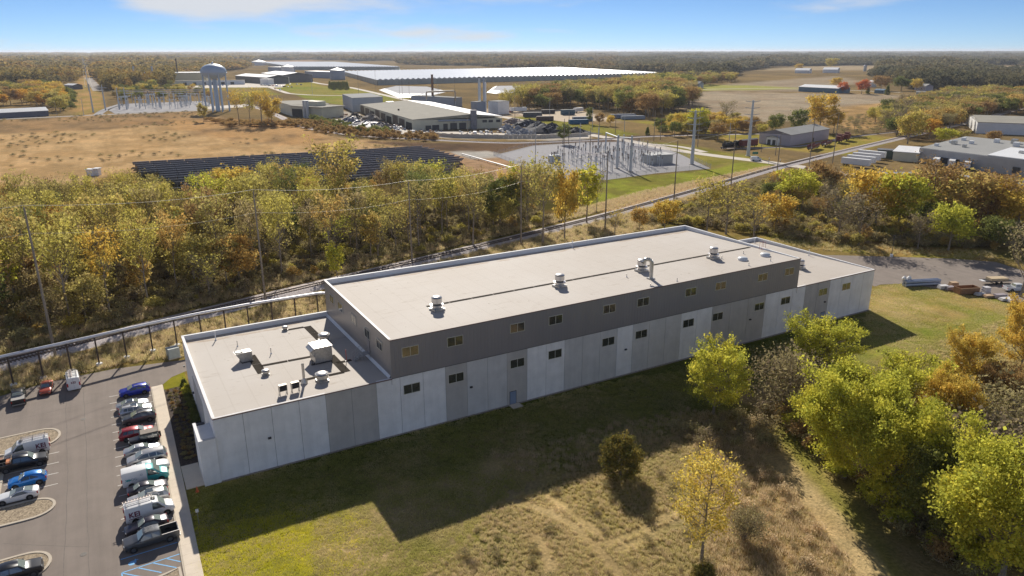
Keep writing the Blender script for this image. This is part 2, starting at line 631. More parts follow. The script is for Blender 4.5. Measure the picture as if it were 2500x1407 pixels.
# gentle relief away from the paved site
ZZ = np.zeros(XX.shape)
near = np.clip((-1.5 - YY) / 6, 0, 1) * np.clip((90 - DIST * 0) / 90, 0, 1) * np.clip((YY + 140) / 40, 0, 1)
wx = np.clip((XX - 14) / 20, 0, 1) * np.clip((170 - XX) / 30, 0, 1)
ZZ += near * wx * (fbm(XX, YY, 7) - 0.5) * 0.35
idx = np.arange(nv).reshape(ny_, nx_)
q = np.stack([idx[:-1, :-1], idx[:-1, 1:], idx[1:, 1:], idx[1:, :-1]], -1).reshape(-1, 4)
me = bpy.data.meshes.new('ground')
me.vertices.add(nv)
me.vertices.foreach_set('co', np.stack([XX, YY, ZZ], -1).ravel())
me.loops.add(q.size)
me.loops.foreach_set('vertex_index', q.ravel().astype(np.int32))
me.polygons.add(len(q))
me.polygons.foreach_set('loop_start', (np.arange(len(q)) * 4).astype(np.int32))
me.polygons.foreach_set('loop_total', np.full(len(q), 4, np.int32))
me.polygons.foreach_set('use_smooth', np.ones(len(q), bool))
ca = me.color_attributes.new('soil', 'FLOAT_COLOR', 'POINT')
ca.data.foreach_set('color', np.concatenate([C3.reshape(-1, 3), np.ones((nv, 1))], 1).ravel().astype(np.float32))
me.update(calc_edges=True)


def ground_mat():
    m, nt, p = node_mat('ground_cover')
    p.inputs['Roughness'].default_value = 1.0
    p.inputs['Specular IOR Level'].default_value = 0.0
    at = nt.nodes.new('ShaderNodeAttribute')
    at.attribute_name = 'soil'
    geo = nt.nodes.new('ShaderNodeNewGeometry')
    cur = at.outputs['Color']
    last = None
    for sc, det, lo, hi, a, b in ((0.25, 8, 0.35, 0.66, (0.84, 0.86, 0.86), (1.20, 1.18, 1.15)), (2.4, 5, 0.3, 0.7, (0.66, 0.68, 0.66), (1.40, 1.37, 1.32)), (0.035, 4, 0.35, 0.65, (0.86, 0.88, 0.88), (1.10, 1.07, 1.03))):
        n = nt.nodes.new('ShaderNodeTexNoise')
        n.inputs['Scale'].default_value = sc
        n.inputs['Detail'].default_value = det
        n.inputs['Roughness'].default_value = 0.68
        nt.links.new(geo.outputs['Position'], n.inputs['Vector'])
        r = nt.nodes.new('ShaderNodeMapRange')
        r.data_type = 'FLOAT_VECTOR'
        cmb = nt.nodes.new('ShaderNodeCombineXYZ')
        for k in range(3):
            nt.links.new(n.outputs['Fac'], cmb.inputs[k])
        nt.links.new(cmb.outputs[0], r.inputs['Vector'])
        r.inputs[7].default_value = (lo, lo, lo)
        r.inputs[8].default_value = (hi, hi, hi)
        r.inputs[9].default_value = a
        r.inputs[10].default_value = b
        mx = nt.nodes.new('ShaderNodeMix')
        mx.data_type = 'RGBA'
        mx.blend_type = 'MULTIPLY'
        mx.inputs['Factor'].default_value = 1
        nt.links.new(cur, mx.inputs['A'])
        nt.links.new(r.outputs[1], mx.inputs['B'])
        cur = mx.outputs['Result']
        if sc == 2.4:
            last = n
    nt.links.new(cur, p.inputs['Base Color'])
    bp = nt.nodes.new('ShaderNodeBump')
    bp.inputs['Strength'].default_value = 0.7
    bp.inputs['Distance'].default_value = 0.22
    nt.links.new(last.outputs['Fac'], bp.inputs['Height'])
    nt.links.new(bp.outputs[0], p.inputs['Normal'])
    return m


me.materials.append(ground_mat())
ground = bpy.data.objects.new('ground', me)
COL.objects.link(ground)
tag(ground, kind='structure')
# ------------------------------------------------------------------ main building
BA, BB, BL, BW, H1, H2 = 24.31, 109.74, 134.31, 32.9, 9.19, 15.14

M_light = mat('panel_light', (0.89, 0.87, 0.855), 0.8, streak=(0.9, 0.9, 0.07), samt=0.09, var=0.10, scale=0.45, bump=0.12, bscale=30, coords='World', spec=0.2)
M_mid = mat('panel_mid', (0.66, 0.64, 0.62), 0.8, streak=(0.9, 0.9, 0.07), samt=0.09, var=0.10, scale=0.45, bump=0.12, bscale=30, coords='World', spec=0.2)
M_taupe = mat('panel_taupe', (0.55, 0.515, 0.48), 0.8, streak=(0.9, 0.9, 0.07), samt=0.09, var=0.10, scale=0.45, bump=0.12, bscale=30, coords='World', spec=0.2)
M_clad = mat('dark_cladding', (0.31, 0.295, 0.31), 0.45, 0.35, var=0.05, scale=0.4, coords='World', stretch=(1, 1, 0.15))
M_clad2 = mat('side_cladding_sheen', (0.40, 0.375, 0.36), 0.36, 0.5, var=0.05, scale=0.4, coords='World', stretch=(1, 1, 0.15))  # same cladding, base lightened to paint in the sky sheen of the ends
M_coping = mat('coping_metal', (0.20, 0.13, 0.12), 0.6, 0.0, var=0.08)
M_white = mat('white_membrane', (0.80, 0.80, 0.80), 0.7, var=0.05, scale=0.8, coords='World')
M_frame = mat('window_frame', (0.68, 0.65, 0.55), 0.4, 0.2, var=0.05)
M_pad = mat('walk_pad', (0.05, 0.042, 0.034), 0.95, var=0.25, scale=1.5, coords='World', spec=0.05)
M_conc = mat('concrete', lit(200, 190, 175), 0.9, var=0.10, scale=1.2, bump=0.1, coords='World', spec=0.2)
M_galv = mat('galvanized', (0.50, 0.49, 0.47), 0.38, 0.75, var=0.2, scale=3)
M_alu = mat('spun_aluminium', (0.66, 0.63, 0.60), 0.36, 0.6, var=0.08, scale=2)
M_cream = mat('cream_metal', (0.62, 0.56, 0.46), 0.5, 0.2, var=0.12, scale=3)
M_black = mat('black_rubber', (0.02, 0.02, 0.022), 0.7, var=0.2)
M_dgrey = mat('dark_grey_metal', (0.06, 0.06, 0.065), 0.5, 0.3, var=0.2)
M_door = mat('blue_grey_door', (0.25, 0.31, 0.42), 0.5, var=0.05)
M_glass = glassmat('window_glass', (0.030, 0.032, 0.030), 0.06)


def roof_mat():
    m, nt, p = node_mat('roof_membrane')
    p.inputs['Roughness'].default_value = 0.75
    p.inputs['Specular IOR Level'].default_value = 0.25
    geo = nt.nodes.new('ShaderNodeNewGeometry')

    def noise(sc, det, stretch=(1, 1, 1), rough=0.6):
        mp = nt.nodes.new('ShaderNodeMapping')
        mp.inputs['Scale'].default_value = stretch
        nt.links.new(geo.outputs['Position'], mp.inputs[0])
        n = nt.nodes.new('ShaderNodeTexNoise')
        n.inputs['Scale'].default_value = sc
        n.inputs['Detail'].default_value = det
        n.inputs['Roughness'].default_value = rough
        nt.links.new(mp.outputs[0], n.inputs['Vector'])
        return n.outputs['Fac']

    def ramp(fac, stops):
        r = nt.nodes.new('ShaderNodeValToRGB')
        e = r.color_ramp.elements
        e[0].position, e[0].color = stops[0][0], (*stops[0][1], 1)
        e[1].position, e[1].color = stops[-1][0], (*stops[-1][1], 1)
        for pos, c in stops[1:-1]:
            q = e.new(pos)
            q.color = (*c, 1)
        nt.links.new(fac, r.inputs[0])
        return r.outputs[0]

    def mul(a, b):
        n = nt.nodes.new('ShaderNodeMix')
        n.data_type = 'RGBA'
        n.blend_type = 'MULTIPLY'
        n.inputs['Factor'].default_value = 1
        nt.links.new(a, n.inputs['A'])
        nt.links.new(b, n.inputs['B'])
        return n.outputs['Result']
    base = ramp(noise(0.06, 5), [(0.3, (0.50, 0.445, 0.385)), (0.7, (0.56, 0.515, 0.465))])
    stain = ramp(noise(0.55, 8, (0.35, 1.6, 1), 0.7), [(0.30, (0.78, 0.74, 0.69)), (0.42, (1, 1, 1)), (1, (1, 1, 1))])
    spot = ramp(noise(1.1, 3, (1, 1, 1), 0.5), [(0.0, (1, 1, 1)), (0.725, (1, 1, 1)), (0.75, (0.62, 0.58, 0.53))])
    # membrane seams every 3 m, running across the roof
    wv = nt.nodes.new('ShaderNodeTexWave')
    wv.inputs['Scale'].default_value = 0.105
    wv.inputs['Distortion'].default_value = 0.0
    nt.links.new(geo.outputs['Position'], wv.inputs['Vector'])
    seam = ramp(wv.outputs['Fac'], [(0.0, (0.93, 0.922, 0.91)), (0.006, (0.96, 0.955, 0.95)), (0.012, (1, 1, 1)), (1, (1, 1, 1))])
    # brown tide lines where water stands before the rear parapet
    sx = nt.nodes.new('ShaderNodeSeparateXYZ')
    nt.links.new(geo.outputs['Position'], sx.inputs[0])
    nw = nt.nodes.new('ShaderNodeMath')
    nw.operation = 'MULTIPLY_ADD'
    nt.links.new(noise(0.22, 4), nw.inputs[0])
    nw.inputs[1].default_value = 3.2
    nt.links.new(sx.outputs[1], nw.inputs[2])
    band = nt.nodes.new('ShaderNodeMapRange')
    band.inputs['From Min'].default_value = 29.0
    band.inputs['From Max'].default_value = 35.5
    nt.links.new(nw.outputs[0], band.inputs['Value'])
    tide = ramp(band.outputs[0], [(0.0, (1, 1, 1)), (0.42, (1, 1, 1)), (0.50, (0.72, 0.60, 0.47)), (0.56, (0.93, 0.88, 0.82)), (1, (0.97, 0.94, 0.90))])
    patch = ramp(noise(0.35, 2, (1, 0.4, 1)), [(0.40, (1, 1, 1)), (0.52, (0.0, 0.0, 0.0))])
    tm = nt.nodes.new('ShaderNodeMix')
    tm.data_type = 'RGBA'
    nt.links.new(patch, tm.inputs['Factor'])
    nt.links.new(tide, tm.inputs['A'])
    tm.inputs['B'].default_value = (1, 1, 1, 1)
    nt.links.new(mul(mul(mul(mul(base, stain), spot), seam), tm.outputs['Result']), p.inputs['Base Color'])
    return m


M_roof = roof_mat()

bld = thing('industrial_building', 'long two-level factory with grey concrete panels, dark upper storey and flat beige roofs', 'building', (0, 0, 0))

# front wall: one precast panel after the other; px where the colour changes (x, y on the wall)
cuts = [(541, 1110, M_light), (801, 1040, M_taupe), (923, 1010, M_light), (1089, 960, M_taupe), (1141, 945, M_mid),
        (1191, 935, M_mid), (1238, 925, M_taupe), (1287, 915, M_light), (1378, 895, M_mid), (1505, 865, M_light),
        (1543, 855, M_mid), (1660, 825, M_light), (1735, 805, M_taupe), (1865, 770, M_light), (1961, 750, M_taupe), (2021, 735, M_light)]
edges = [max(0.0, GY(x, y, 0)[0]) for x, y, _ in cuts] + [BL]
edges[0] = 0.0
for i, (_, _, mm) in enumerate(cuts):
    x0, x1 = edges[i], edges[i + 1]
    n = max(1, round((x1 - x0) / 4.1))
    for k in range(n):
        a = x0 + (x1 - x0) * k / n
        b = x0 + (x1 - x0) * (k + 1) / n
        dy = 0.004 * ((i + k) % 3)
        mb = MB()
        mb.box(a + 0.028, b - 0.028, dy, 0.28, 0, H1)
        mb.build('wall_panel', mm, bld)
MB().box(0.03, BL - 0.03, 0.05, 0.26, 0, H1 - 0.05).build('wall_core', mat('joint_sealant', (.30, .29, .28), .8), bld)
# gravel drip strip at the foot of the wall is part of the site; left, right and rear walls
n = 8
for k in range(n):
    a, b = 0.28 + (BW - 0.28) * k / n, 0.28 + (BW - 0.28) * (k + 1) / n
    MB().box(0.004 * (k % 2), 0.28, a + 0.012, b - 0.012, 0, H1).build('wall_panel', M_light, bld)
    MB().box(BL - 0.28, BL - 0.004 * (k % 2), a + 0.012, b - 0.012, 0, H1).build('wall_panel', M_light, bld)
MB().box(0.28, BL - 0.28, BW - 0.28, BW, 0, H1).build('rear_wall', M_light, bld)
# tall part: ribbed cladding (ribs every 0.6 m)
def ribbed(p0, p1, z0, z1, nrm, name):
    p0, p1, nrm = Vector(p0), Vector(p1), Vector(nrm)
    L = (p1 - p0).length
    d = (p1 - p0) / L
    mb = MB()
    s = 0.0
    ring = []
    while s < L - 1e-3:
        for ds, off in ((0.0, 0.0), (0.42, 0.0), (0.46, 0.03), (0.56, 0.03)):
            if s + ds <= L:
                ring.append(p0 + d * (s + ds) + nrm * off)
        s += 0.6
    ring.append(p1)
    n = len(ring)
    v = [(q.x, q.y, z0) for q in ring] + [(q.x, q.y, z1) for q in ring]
    mb.add(v, [(i, i + 1, n + i + 1, n + i) for i in range(n - 1)])
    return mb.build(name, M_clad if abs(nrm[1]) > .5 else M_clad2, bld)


ribbed((BA, -0.06, 0), (BB, -0.06, 0), H1 - 0.02, H2, (0, -1, 0), 'upper_cladding')
ribbed((BA, BW + 0.06, 0), (BA, -0.06, 0), H1 - 1.0, H2, (-1, 0, 0), 'upper_cladding')
ribbed((BB, -0.06, 0), (BB, BW + 0.06, 0), H1 - 1.3, H2, (1, 0, 0), 'upper_cladding')
ribbed((BB, BW + 0.06, 0), (BA, BW + 0.06, 0), H1, H2, (0, 1, 0), 'upper_cladding')
MB().box(BA + 0.02, BB - 0.02, -0.11, -0.03, H1 - 0.06, H1 + 0.0).build('trim', mat('trim_dark', (0.10, 0.095, 0.10), 0.5, 0.2), bld)


def roof_block(x0, x1, hz, drop, left, right, front_gap):
    """sloped membrane, rear parapet, copings. left/right: parapet on that side."""
    zf, zr = hz - 0.10, hz - drop
    mb = MB()
    nx, ny = max(2, int((x1 - x0) / 6)), 6
    v = []
    for j in range(ny + 1):
        for i in range(nx + 1):
            t = j / ny
            v.append((x0 + 0.3 + (x1 - x0 - 0.6) * i / nx, 0.30 + (BW - 0.60) * t, zf + (zr - zf) * t))
    mb.add(v, [(j * (nx + 1) + i, j * (nx + 1) + i + 1, (j + 1) * (nx + 1) + i + 1, (j + 1) * (nx + 1) + i) for j in range(ny) for i in range(nx)])
    mb.build('roof_membrane', M_roof, bld)
    MB().box(x0 + 0.02, x1 - 0.02, BW - 0.30, BW - 0.02, hz - drop - 0.4, hz - 0.06).build('parapet', M_white, bld)
    for side, xa, xb in ((left, x0 + 0.02, x0 + 0.30), (right, x1 - 0.30, x1 - 0.02)):
        if side:
            MB().box(xa, xb, 0.02, BW - 0.31, hz - drop - 0.4, hz - 0.06).build('parapet', M_white, bld)
    # edge: membrane runs over the wall, thin dark metal drip below it
    MB().box(x0 - 0.03, x1 + 0.03, -0.09, 0.32, hz - 0.04, hz - 0.005).build('roof_edge', M_roof, bld)
    MB().box(x0 - 0.05, x1 + 0.05, -0.125, -0.095, hz - 0.16, hz + 0.01).build('coping', M_coping, bld)
    MB().box(x0 - 0.05, x1 + 0.05, BW - 0.33, BW + 0.10, hz - 0.055, hz + 0.025).build('coping', M_white, bld)
    for side, xa, xb in ((left, x0 - 0.08, x0 + 0.31), (right, x1 - 0.31, x1 + 0.08)):
        if side:
            MB().box(xa, xb, 0.325, BW - 0.335, hz - 0.045, hz + 0.004).build('roof_edge', M_white, bld)
            xo = xa - 0.03 if xa < (x0 + x1) / 2 else xb
            MB().box(xo, xo + 0.03, -0.09, BW, hz - 0.16, hz + 0.012).build('coping', M_coping, bld)


roof_block(0, BA, H1, 0.8, True, False, 0)
roof_block(BB, BL, H1, 0.8, False, True, 0)
roof_block(BA, BB, H2, 0.85, True, True, 0)
# white flashing turned up where the low roofs meet the tall walls
MB().add([(BA - 0.35, 0.33, H1 - 0.08), (BA - 0.35, BW - 0.33, H1 - 0.78), (BA - 0.02, BW - 0.33, H1 - 0.35), (BA - 0.02, 0.33, H1 + 0.30)],
         [(0, 3, 2, 1), (1, 2, 3, 0)]).build('flashing', M_white, bld)


def roofz(x, y):
    hz = H2 if BA < x < BB else H1
    drop = 0.85 if BA < x < BB else 0.8
    t = min(1, max(0, (y - 0.3) / (BW - 0.6)))
    return hz - 0.10 + (0.10 - drop) * t


def GR(px, py, tall):
    """pixel -> point on the sloping roof."""
    z = H2 if tall else H1
    for _ in range(12):
        p = G(px, py, z)
        hz, drop = (H2, 0.85) if tall else (H1, 0.8)
        t = min(1, max(0, (p[1] - 0.3) / (BW - 0.6)))
        z = hz - 0.10 + (0.10 - drop) * t
    return p


# windows: frame with mullion, two panes
def window_front(px, py, w, h, y=-0.06, face='front', xx=0):
    if face == 'front':
        c = GY(px, py, y)
        mb = MB()
        x, z = c[0], c[2]
        f = 0.065
        mb.box(x - w / 2, x + w / 2, y - 0.06, y + 0.05, z - h / 2, z - h / 2 + f)
        mb.box(x - w / 2, x + w / 2, y - 0.06, y + 0.05, z + h / 2 - f, z + h / 2)
        for a in (x - w / 2, x - f / 2, x + w / 2 - f):
            mb.box(a, a + f, y - 0.055, y + 0.05, z - h / 2 + f, z + h / 2 - f)
        wo = mb.build('window', M_frame, bld)
        for a, b in ((x - w / 2 + f, x - f / 2), (x + f / 2, x + w / 2 - f)):
            MB().box(a, b, y - 0.035, y + 0.03, z - h / 2 + f, z + h / 2 - f).build('pane', M_glass, wo)
    else:
        c = GX(px, py, xx)
        yy, z = c[1], c[2]
        f = 0.065
        mb = MB()
        mb.box(xx - 0.08, xx + 0.03, yy - w / 2, yy + w / 2, z - h / 2, z - h / 2 + f)
        mb.box(xx - 0.08, xx + 0.03, yy - w / 2, yy + w / 2, z + h / 2 - f, z + h / 2)
        for a in (yy - w / 2, yy - f / 2, yy + w / 2 - f):
            mb.box(xx - 0.075, xx + 0.03, a, a + f, z - h / 2 + f, z + h / 2 - f)
        wo = mb.build('window', M_frame, bld)
        for a, b in ((yy - w / 2 + f, yy - f / 2), (yy + f / 2, yy + w / 2 - f)):
            MB().box(xx - 0.05, xx + 0.02, a, b, z - h / 2 + f, z + h / 2 - f).build('pane', M_glass, wo)


for px, py in [(1001.5, 857.5), (1111, 833), (1263, 800), (1356.5, 781), (1487.5, 754), (1570, 737.5), (1686.5, 713), (1759.5, 698), (1862, 677), (1927, 663)]:
    window_front(px, py, 2.6, 1.5, -0.10)
for px, py in [(1005.5, 948), (1113.5, 922.5), (1263, 886.5), (1355, 864.5), (1485, 834), (1565.5, 816), (1680.5, 789), (1752, 773), (1853.5, 748.5), (1917.5, 734), (2009, 713), (2066, 699.5)]:
    window_front(px, py, 2.6, 1.5, 0.0)
for px, py in [(810, 730.5), (831, 750), (863.5, 780), (897, 815), (926.5, 842)]:
    window_front(px, py, 2.4, 1.5, 0, 'left', BA - 0.04)


# doors and wall lamps on the front wall
def front_door(px, py):
    c = GY(px, py, 0)
    d = MB().box(c[0] - 0.62, c[0] + 0.62, -0.03, 0.05, 0.02, 2.28).build('door_frame', M_dgrey, bld)
    MB().box(c[0] - 0.54, c[0] + 0.54, -0.05, 0.0, 0.03, 2.2).build('door', M_door, bld)
    return c[0]


dx1 = front_door(1252.5, 965)
dx2 = front_door(2007.5, 770)
for px, py in [(658, 1069), (1150, 945), (1527, 853), (1831, 780), (2013, 737)]:
    c = GY(px, py, 0)
    MB().box(c[0] - 0.2, c[0] + 0.2, -0.22, 0.02, c[2] - 0.12, c[2] + 0.12).build('wall_lamp', M_dgrey, bld)
for px, py in [(451, 894), (474, 959)]:
    c = GX(px, py, 0)
    MB().box(-0.24, 0.02, c[1] - 0.2, c[1] + 0.2, c[2] - 0.12, c[2] + 0.12).build('wall_lamp', M_dgrey, bld)
# flat grey panel on the west wall
ya, yb = 11.5, 22.5
wl = MB().box(-0.035, 0.02, ya, yb, 0.3, 6.2).build('grey_wall_panel', mat('panel_grey', (0.42, 0.43, 0.45), 0.6), bld)
# porch box by the entrance
MB().box(-1.75, -0.01, -0.35, 0.02, 0, 6.55).build('porch_wall', M_light, bld)
MB().box(-2.05, -1.75, -0.35, 5.2, 0, 6.55).build('porch_wall', M_light, bld)
MB().box(-1.75, -0.01, 0.02, 5.2, 6.0, 6.25).build('porch_roof', M_white, bld)
MB().box(-2.09, -1.70, -0.40, 5.24, 6.56, 6.62).build('coping', M_white, bld)
MB().box(-1.70, -0.02, -0.40, 0.06, 6.56, 6.618).build('coping', M_mid, bld)
MB().box(-1.9, -0.6, 4.95, 5.35, 6.25, 6.45).build('louvre', M_dgrey, bld)
# concrete stoops
for x in (dx1, dx2):
    MB().box(x - 0.9, x + 0.9, -1.7, -0.31, -0.1, 0.14).build('stoop', M_conc, bld)

# ------------------------------------------------------------------ roof plant
def big_fan(px, py, tall, label, s=1.0, style=0, low=False):
    p = GR(px, py, tall)
    t = thing('exhaust_fan', label, 'exhaust fan', p, 0.12, 'roof exhaust fans')
    MB().box(-0.95 * s, 0.95 * s, -0.95 * s, 0.95 * s, -0.15, 0.34 * s).build('curb', M_galv, t)
    if style == 0:
        MB().lathe((0, 0, 0.34 * s), [(0.75 * s, 0), (0.82 * s, 0.3 * s), (1.10 * s, 0.42 * s), (1.12 * s, 0.62 * s), (0.85 * s, 0.66 * s)], 20).build('wind_band', M_alu, t, 40)
        MB().lathe((0, 0, 1.0 * s), [(0.66 * s, 0), (0.66 * s, 0.22 * s)], 20).build('throat', M_black, t, 40)
        MB().lathe((0, 0, 1.22 * s), [(0.83 * s, 0), (0.83 * s, 0.85 * s)], 20).build('housing', M_alu, t, 40)
        MB().lathe((0, 0, 2.07 * s), [(0.86 * s, 0), (0.86 * s, 0.06 * s)], 20).build('rim_band', M_black, t, 40)
        MB().lathe((0, 0, 2.13 * s), [(0.82 * s, 0), (0.72 * s, 0.12 * s), (0.35 * s, 0.2 * s), (0.02, 0.22 * s)], 20).build('cap', M_alu, t, 50)
    else:
        MB().lathe((0, 0, 0.34 * s), [(0.9 * s, 0), (0.98 * s, 0.25 * s), (0.8 * s, 0.45 * s)], 20).build('base_ring', M_galv, t, 40)
        MB().lathe((0, 0, 0.79 * s), [(1.12 * s, 0), (1.15 * s, 0.62 * s)], 20).build('housing', M_cream, t, 40)
        MB().lathe((0, 0, 1.41 * s), [(1.17 * s, 0), (1.17 * s, 0.12 * s)], 20).build('rim_band', M_dgrey, t, 40)
        MB().lathe((0, 0, 1.53 * s), [(1.12 * s, 0), (1.0 * s, 0.12 * s), (0.5 * s, 0.24 * s), (0.02, 0.26 * s)], 20).build('cap', M_alu, t, 50)
    return t


TALLROOF = 'on the walkway strip of the tall roof'
big_fan(1067, 757, True, 'aluminium mushroom exhaust fan nearest the camera ' + TALLROOF)
big_fan(1366, 700, True, 'second aluminium mushroom exhaust fan ' + TALLROOF)
big_fan(1566, 662, True, 'third mushroom exhaust fan beside the gooseneck pipe ' + TALLROOF)
big_fan(1741, 631, True, 'farthest of four mushroom exhaust fans ' + TALLROOF)
big_fan(1954, 656, False, 'mushroom exhaust fan on the low roof at the far right end', 0.85)
big_fan(792, 833, False, 'wide aluminium exhaust fan behind the large rooftop unit', .8, 1)
big_fan(787, 931, False, 'cream drum exhaust fan nearest the front edge of the low roof', .8, 1)
big_fan(696, 806, False, 'small exhaust fan by the rear parapet of the low roof', 0.42, 1)
big_fan(649, 915, False, 'small exhaust fan at the end of the dark walkway pads', 0.48, 1)

# large rooftop unit
p = GR(785, 880, False)
t = thing('rooftop_unit', 'large boxy metal air handler on the low flat roof', 'air handler', p, 0.05)
t.scale = (.84, .84, .88)
MB().box(-1.5, 1.5, -1.5, 1.5, 0.0, 0.3).build('curb', M_dgrey, t)
MB().box(-1.6, 1.6, -1.6, 1.6, 0.3, 3.0).build('cabinet', M_galv, t)
MB().box(-1.68, 1.68, -1.68, 0.0, 3.0, 3.07).build('roof_panel', M_alu, t)
MB().box(-1.68, 1.68, 0.02, 1.68, 3.0, 3.08).build('roof_panel', M_alu, t)
MB().add([(-1.62, -1.5, 3.0), (-1.62, 1.5, 3.0), (-2.3, 1.5, 2.5), (-2.3, -1.5, 2.5), (-1.62, -1.5, 1.4), (-1.62, 1.5, 1.4)], [(0, 1, 2, 3), (3, 2, 5, 4), (0, 3, 4), (1, 5, 2)]).build('intake_hood', M_galv, t)
MB().box(-2.3, -1.62, -1.45, -1.3, 0.0, 0.35).box(-2.2, -2.1, -1.45, -1.3, 0.0, 1.0).build('gas_pipe', M_dgrey, t)
for k in range(3):
    MB().box(-1.5 + k * 1.0, -0.54 + k * 1.0, -1.63, -1.6, 0.4, 2.85).build('access_panel', M_galv, t)
# tilted condenser unit
p = GR(600, 882, False)
t = thing('condenser_unit', 'grey rooftop condenser with sloped side and open fan grille', 'condenser', p, 0.1)
MB().box(-0.75, 0.95, -0.75, 0.75, 0.0, 0.2).build('curb', M_dgrey, t)
MB().add([(-0.7, -0.7, 0.2), (0.9, -0.7, 0.2), (0.9, 0.7, 0.2), (-0.7, 0.7, 0.2), (-1.55, -0.7, 1.7), (0.9, -0.7, 1.7), (0.9, 0.7, 1.7), (-1.55, 0.7, 1.7)],
         [(0, 3, 2, 1), (4, 5, 6, 7), (0, 1, 5, 4), (1, 2, 6, 5), (2, 3, 7, 6), (3, 0, 4, 7)]).build('cabinet', M_galv, t)
MB().box(-1.45, -0.4, -0.6, 0.6, 1.70, 1.73).build('fan_grille', M_black, t)
MB().lathe((-0.95, 0, 1.72), [(0.45, 0), (0.45, 0.06), (0.3, 0.06)], 14).build('fan_ring', M_galv, t)
# two small condensers on legs
for q, (px, py, lb) in enumerate([(692, 963, 'small condenser on legs, left of the pair near the roof edge'), (722, 956, 'small condenser on legs, right of the pair near the roof edge')]):
    p = GR(px, py, False)
    t = thing('split_condenser', lb, 'condenser', p, 0.1, 'small condensers on legs')
    MB().box(-0.55, 0.55, -0.25, 0.3, 0.55, 1.45).build('cabinet', M_cream, t)
    MB().box(-0.48, 0.48, -0.275, -0.25, 0.62, 1.38).build('coil', M_black, t)
    for sx in (-0.5, 0.5):
        MB().tube((sx, -0.2, 0), (sx, -0.2, 0.56), 0.035, n=6).tube((sx, 0.25, 0), (sx, 0.25, 0.56), 0.035, n=6).tube((sx, -0.35, 0.03), (sx, 0.4, 0.03), 0.03, n=6).build('leg', M_dgrey, t)
# flue stack
p = GR(743, 936, False)
t = thing('flue_stack', 'slim metal flue stack on a flared base near the roof edge', 'flue', p)
MB().lathe((0, 0, 0), [(0.5, 0), (0.5, 0.25), (0.22, 0.75), (0.2, 0.85)], 14).build('flared_base', M_galv, t, 40)
MB().tube((0, 0, 0.8), (0, 0, 3.0), 0.19, n=14).build('pipe', M_cream, t, 40)
MB().tube((0, 0, 2.95), (0, 0, 3.02), 0.21, n=14).build('rim', M_black, t, 40)
# gooseneck
p = GR(1589, 681, True)
t = thing('gooseneck_vent', 'tall bent gooseneck exhaust pipe beside the third fan', 'vent pipe', p, 0)
MB().box(-0.55, 0.55, -0.55, 0.55, -0.1, 0.2).build('curb', M_galv, t)
pts = [(0, 0, 0.2), (0, 0, 2.9)] + [(-0.65 * (1 - math.cos(a)), 0.45 * (1 - math.cos(a)), 2.9 + 0.75 * math.sin(a)) for a in np.linspace(0.3, 2.9, 8)]
MB().path(pts, 0.36, 12).build('pipe', M_galv, t, 50)
MB().tube(pts[-1], tuple(np.array(pts[-1]) + np.array([-0.02, 0.02, -0.1])), 0.34, n=12).build('opening', M_black, t)
# walkway pads
def pads(pts, w, tall, name, label, seg=0.0):
    o = thing(name, label, 'walkway', (0, 0, 0))
    P3 = [GR(a, b, tall) for a, b in pts]
    for a, b in zip(P3[:-1], P3[1:]):
        d = np.array(b) - np.array(a)
        L = np.hypot(d[0], d[1])
        n = max(1, round(L / 4.0))
        ux, uy = d[0] / L, d[1] / L
        nx, ny = -uy * w / 2, ux * w / 2
        for k in range(n):
            s0, s1 = (k + 0.01) / n, (k + 0.985) / n
            q = []
            for s, sg in ((s0, -1), (s1, -1), (s1, 1), (s0, 1)):
                x, y = a[0] + d[0] * s + sg * nx, a[1] + d[1] * s + sg * ny
                q.append((x, y, roofz(x, y) + 0.02))
            top = q
            bot = [(x, y, z - 0.06) for x, y, z in q]
            MB().add(bot + top, [(4, 5, 6, 7), (0, 1, 5, 4), (1, 2, 6, 5), (2, 3, 7, 6), (3, 0, 4, 7)]).build('pad', M_pad, o)
    return o


pads([(1041, 749), (1831, 604)], 0.75, True, 'roof_walkway', 'long dark walkway strip past the four fans on the tall roof')
pads([(702, 806), (742, 799)], 0.8, False, 'roof_walkway', 'short dark walkway pads from the small rear fan on low roof')
pads([(749, 797), (782, 829)], 1.3, False, 'roof_walkway', 'dark walkway pads between rear small fan and wide fan')
pads([(612, 868), (641, 912)], 1.3, False, 'roof_walkway', 'dark walkway pads beside the sloped grey condenser')
pads([(637, 894), (766, 870)], 0.8, False, 'roof_walkway', 'dark walkway strip between the sloped condenser and large air handler')
pads([(806, 868), (846, 909)], 1.3, False, 'roof_walkway', 'dark walkway pads in front of the large air handler')
pads([(822, 887), (858, 879)], 0.8, False, 'roof_walkway', 'short dark pad leading to the steel roof stair')
pads([(840, 909), (802, 917)], 0.8, False, 'roof_walkway', 'short dark pad behind the cream drum fan')
pads([(775, 921), (718, 934)], 0.8, False, 'roof_walkway', 'short dark pad by the flue stack')
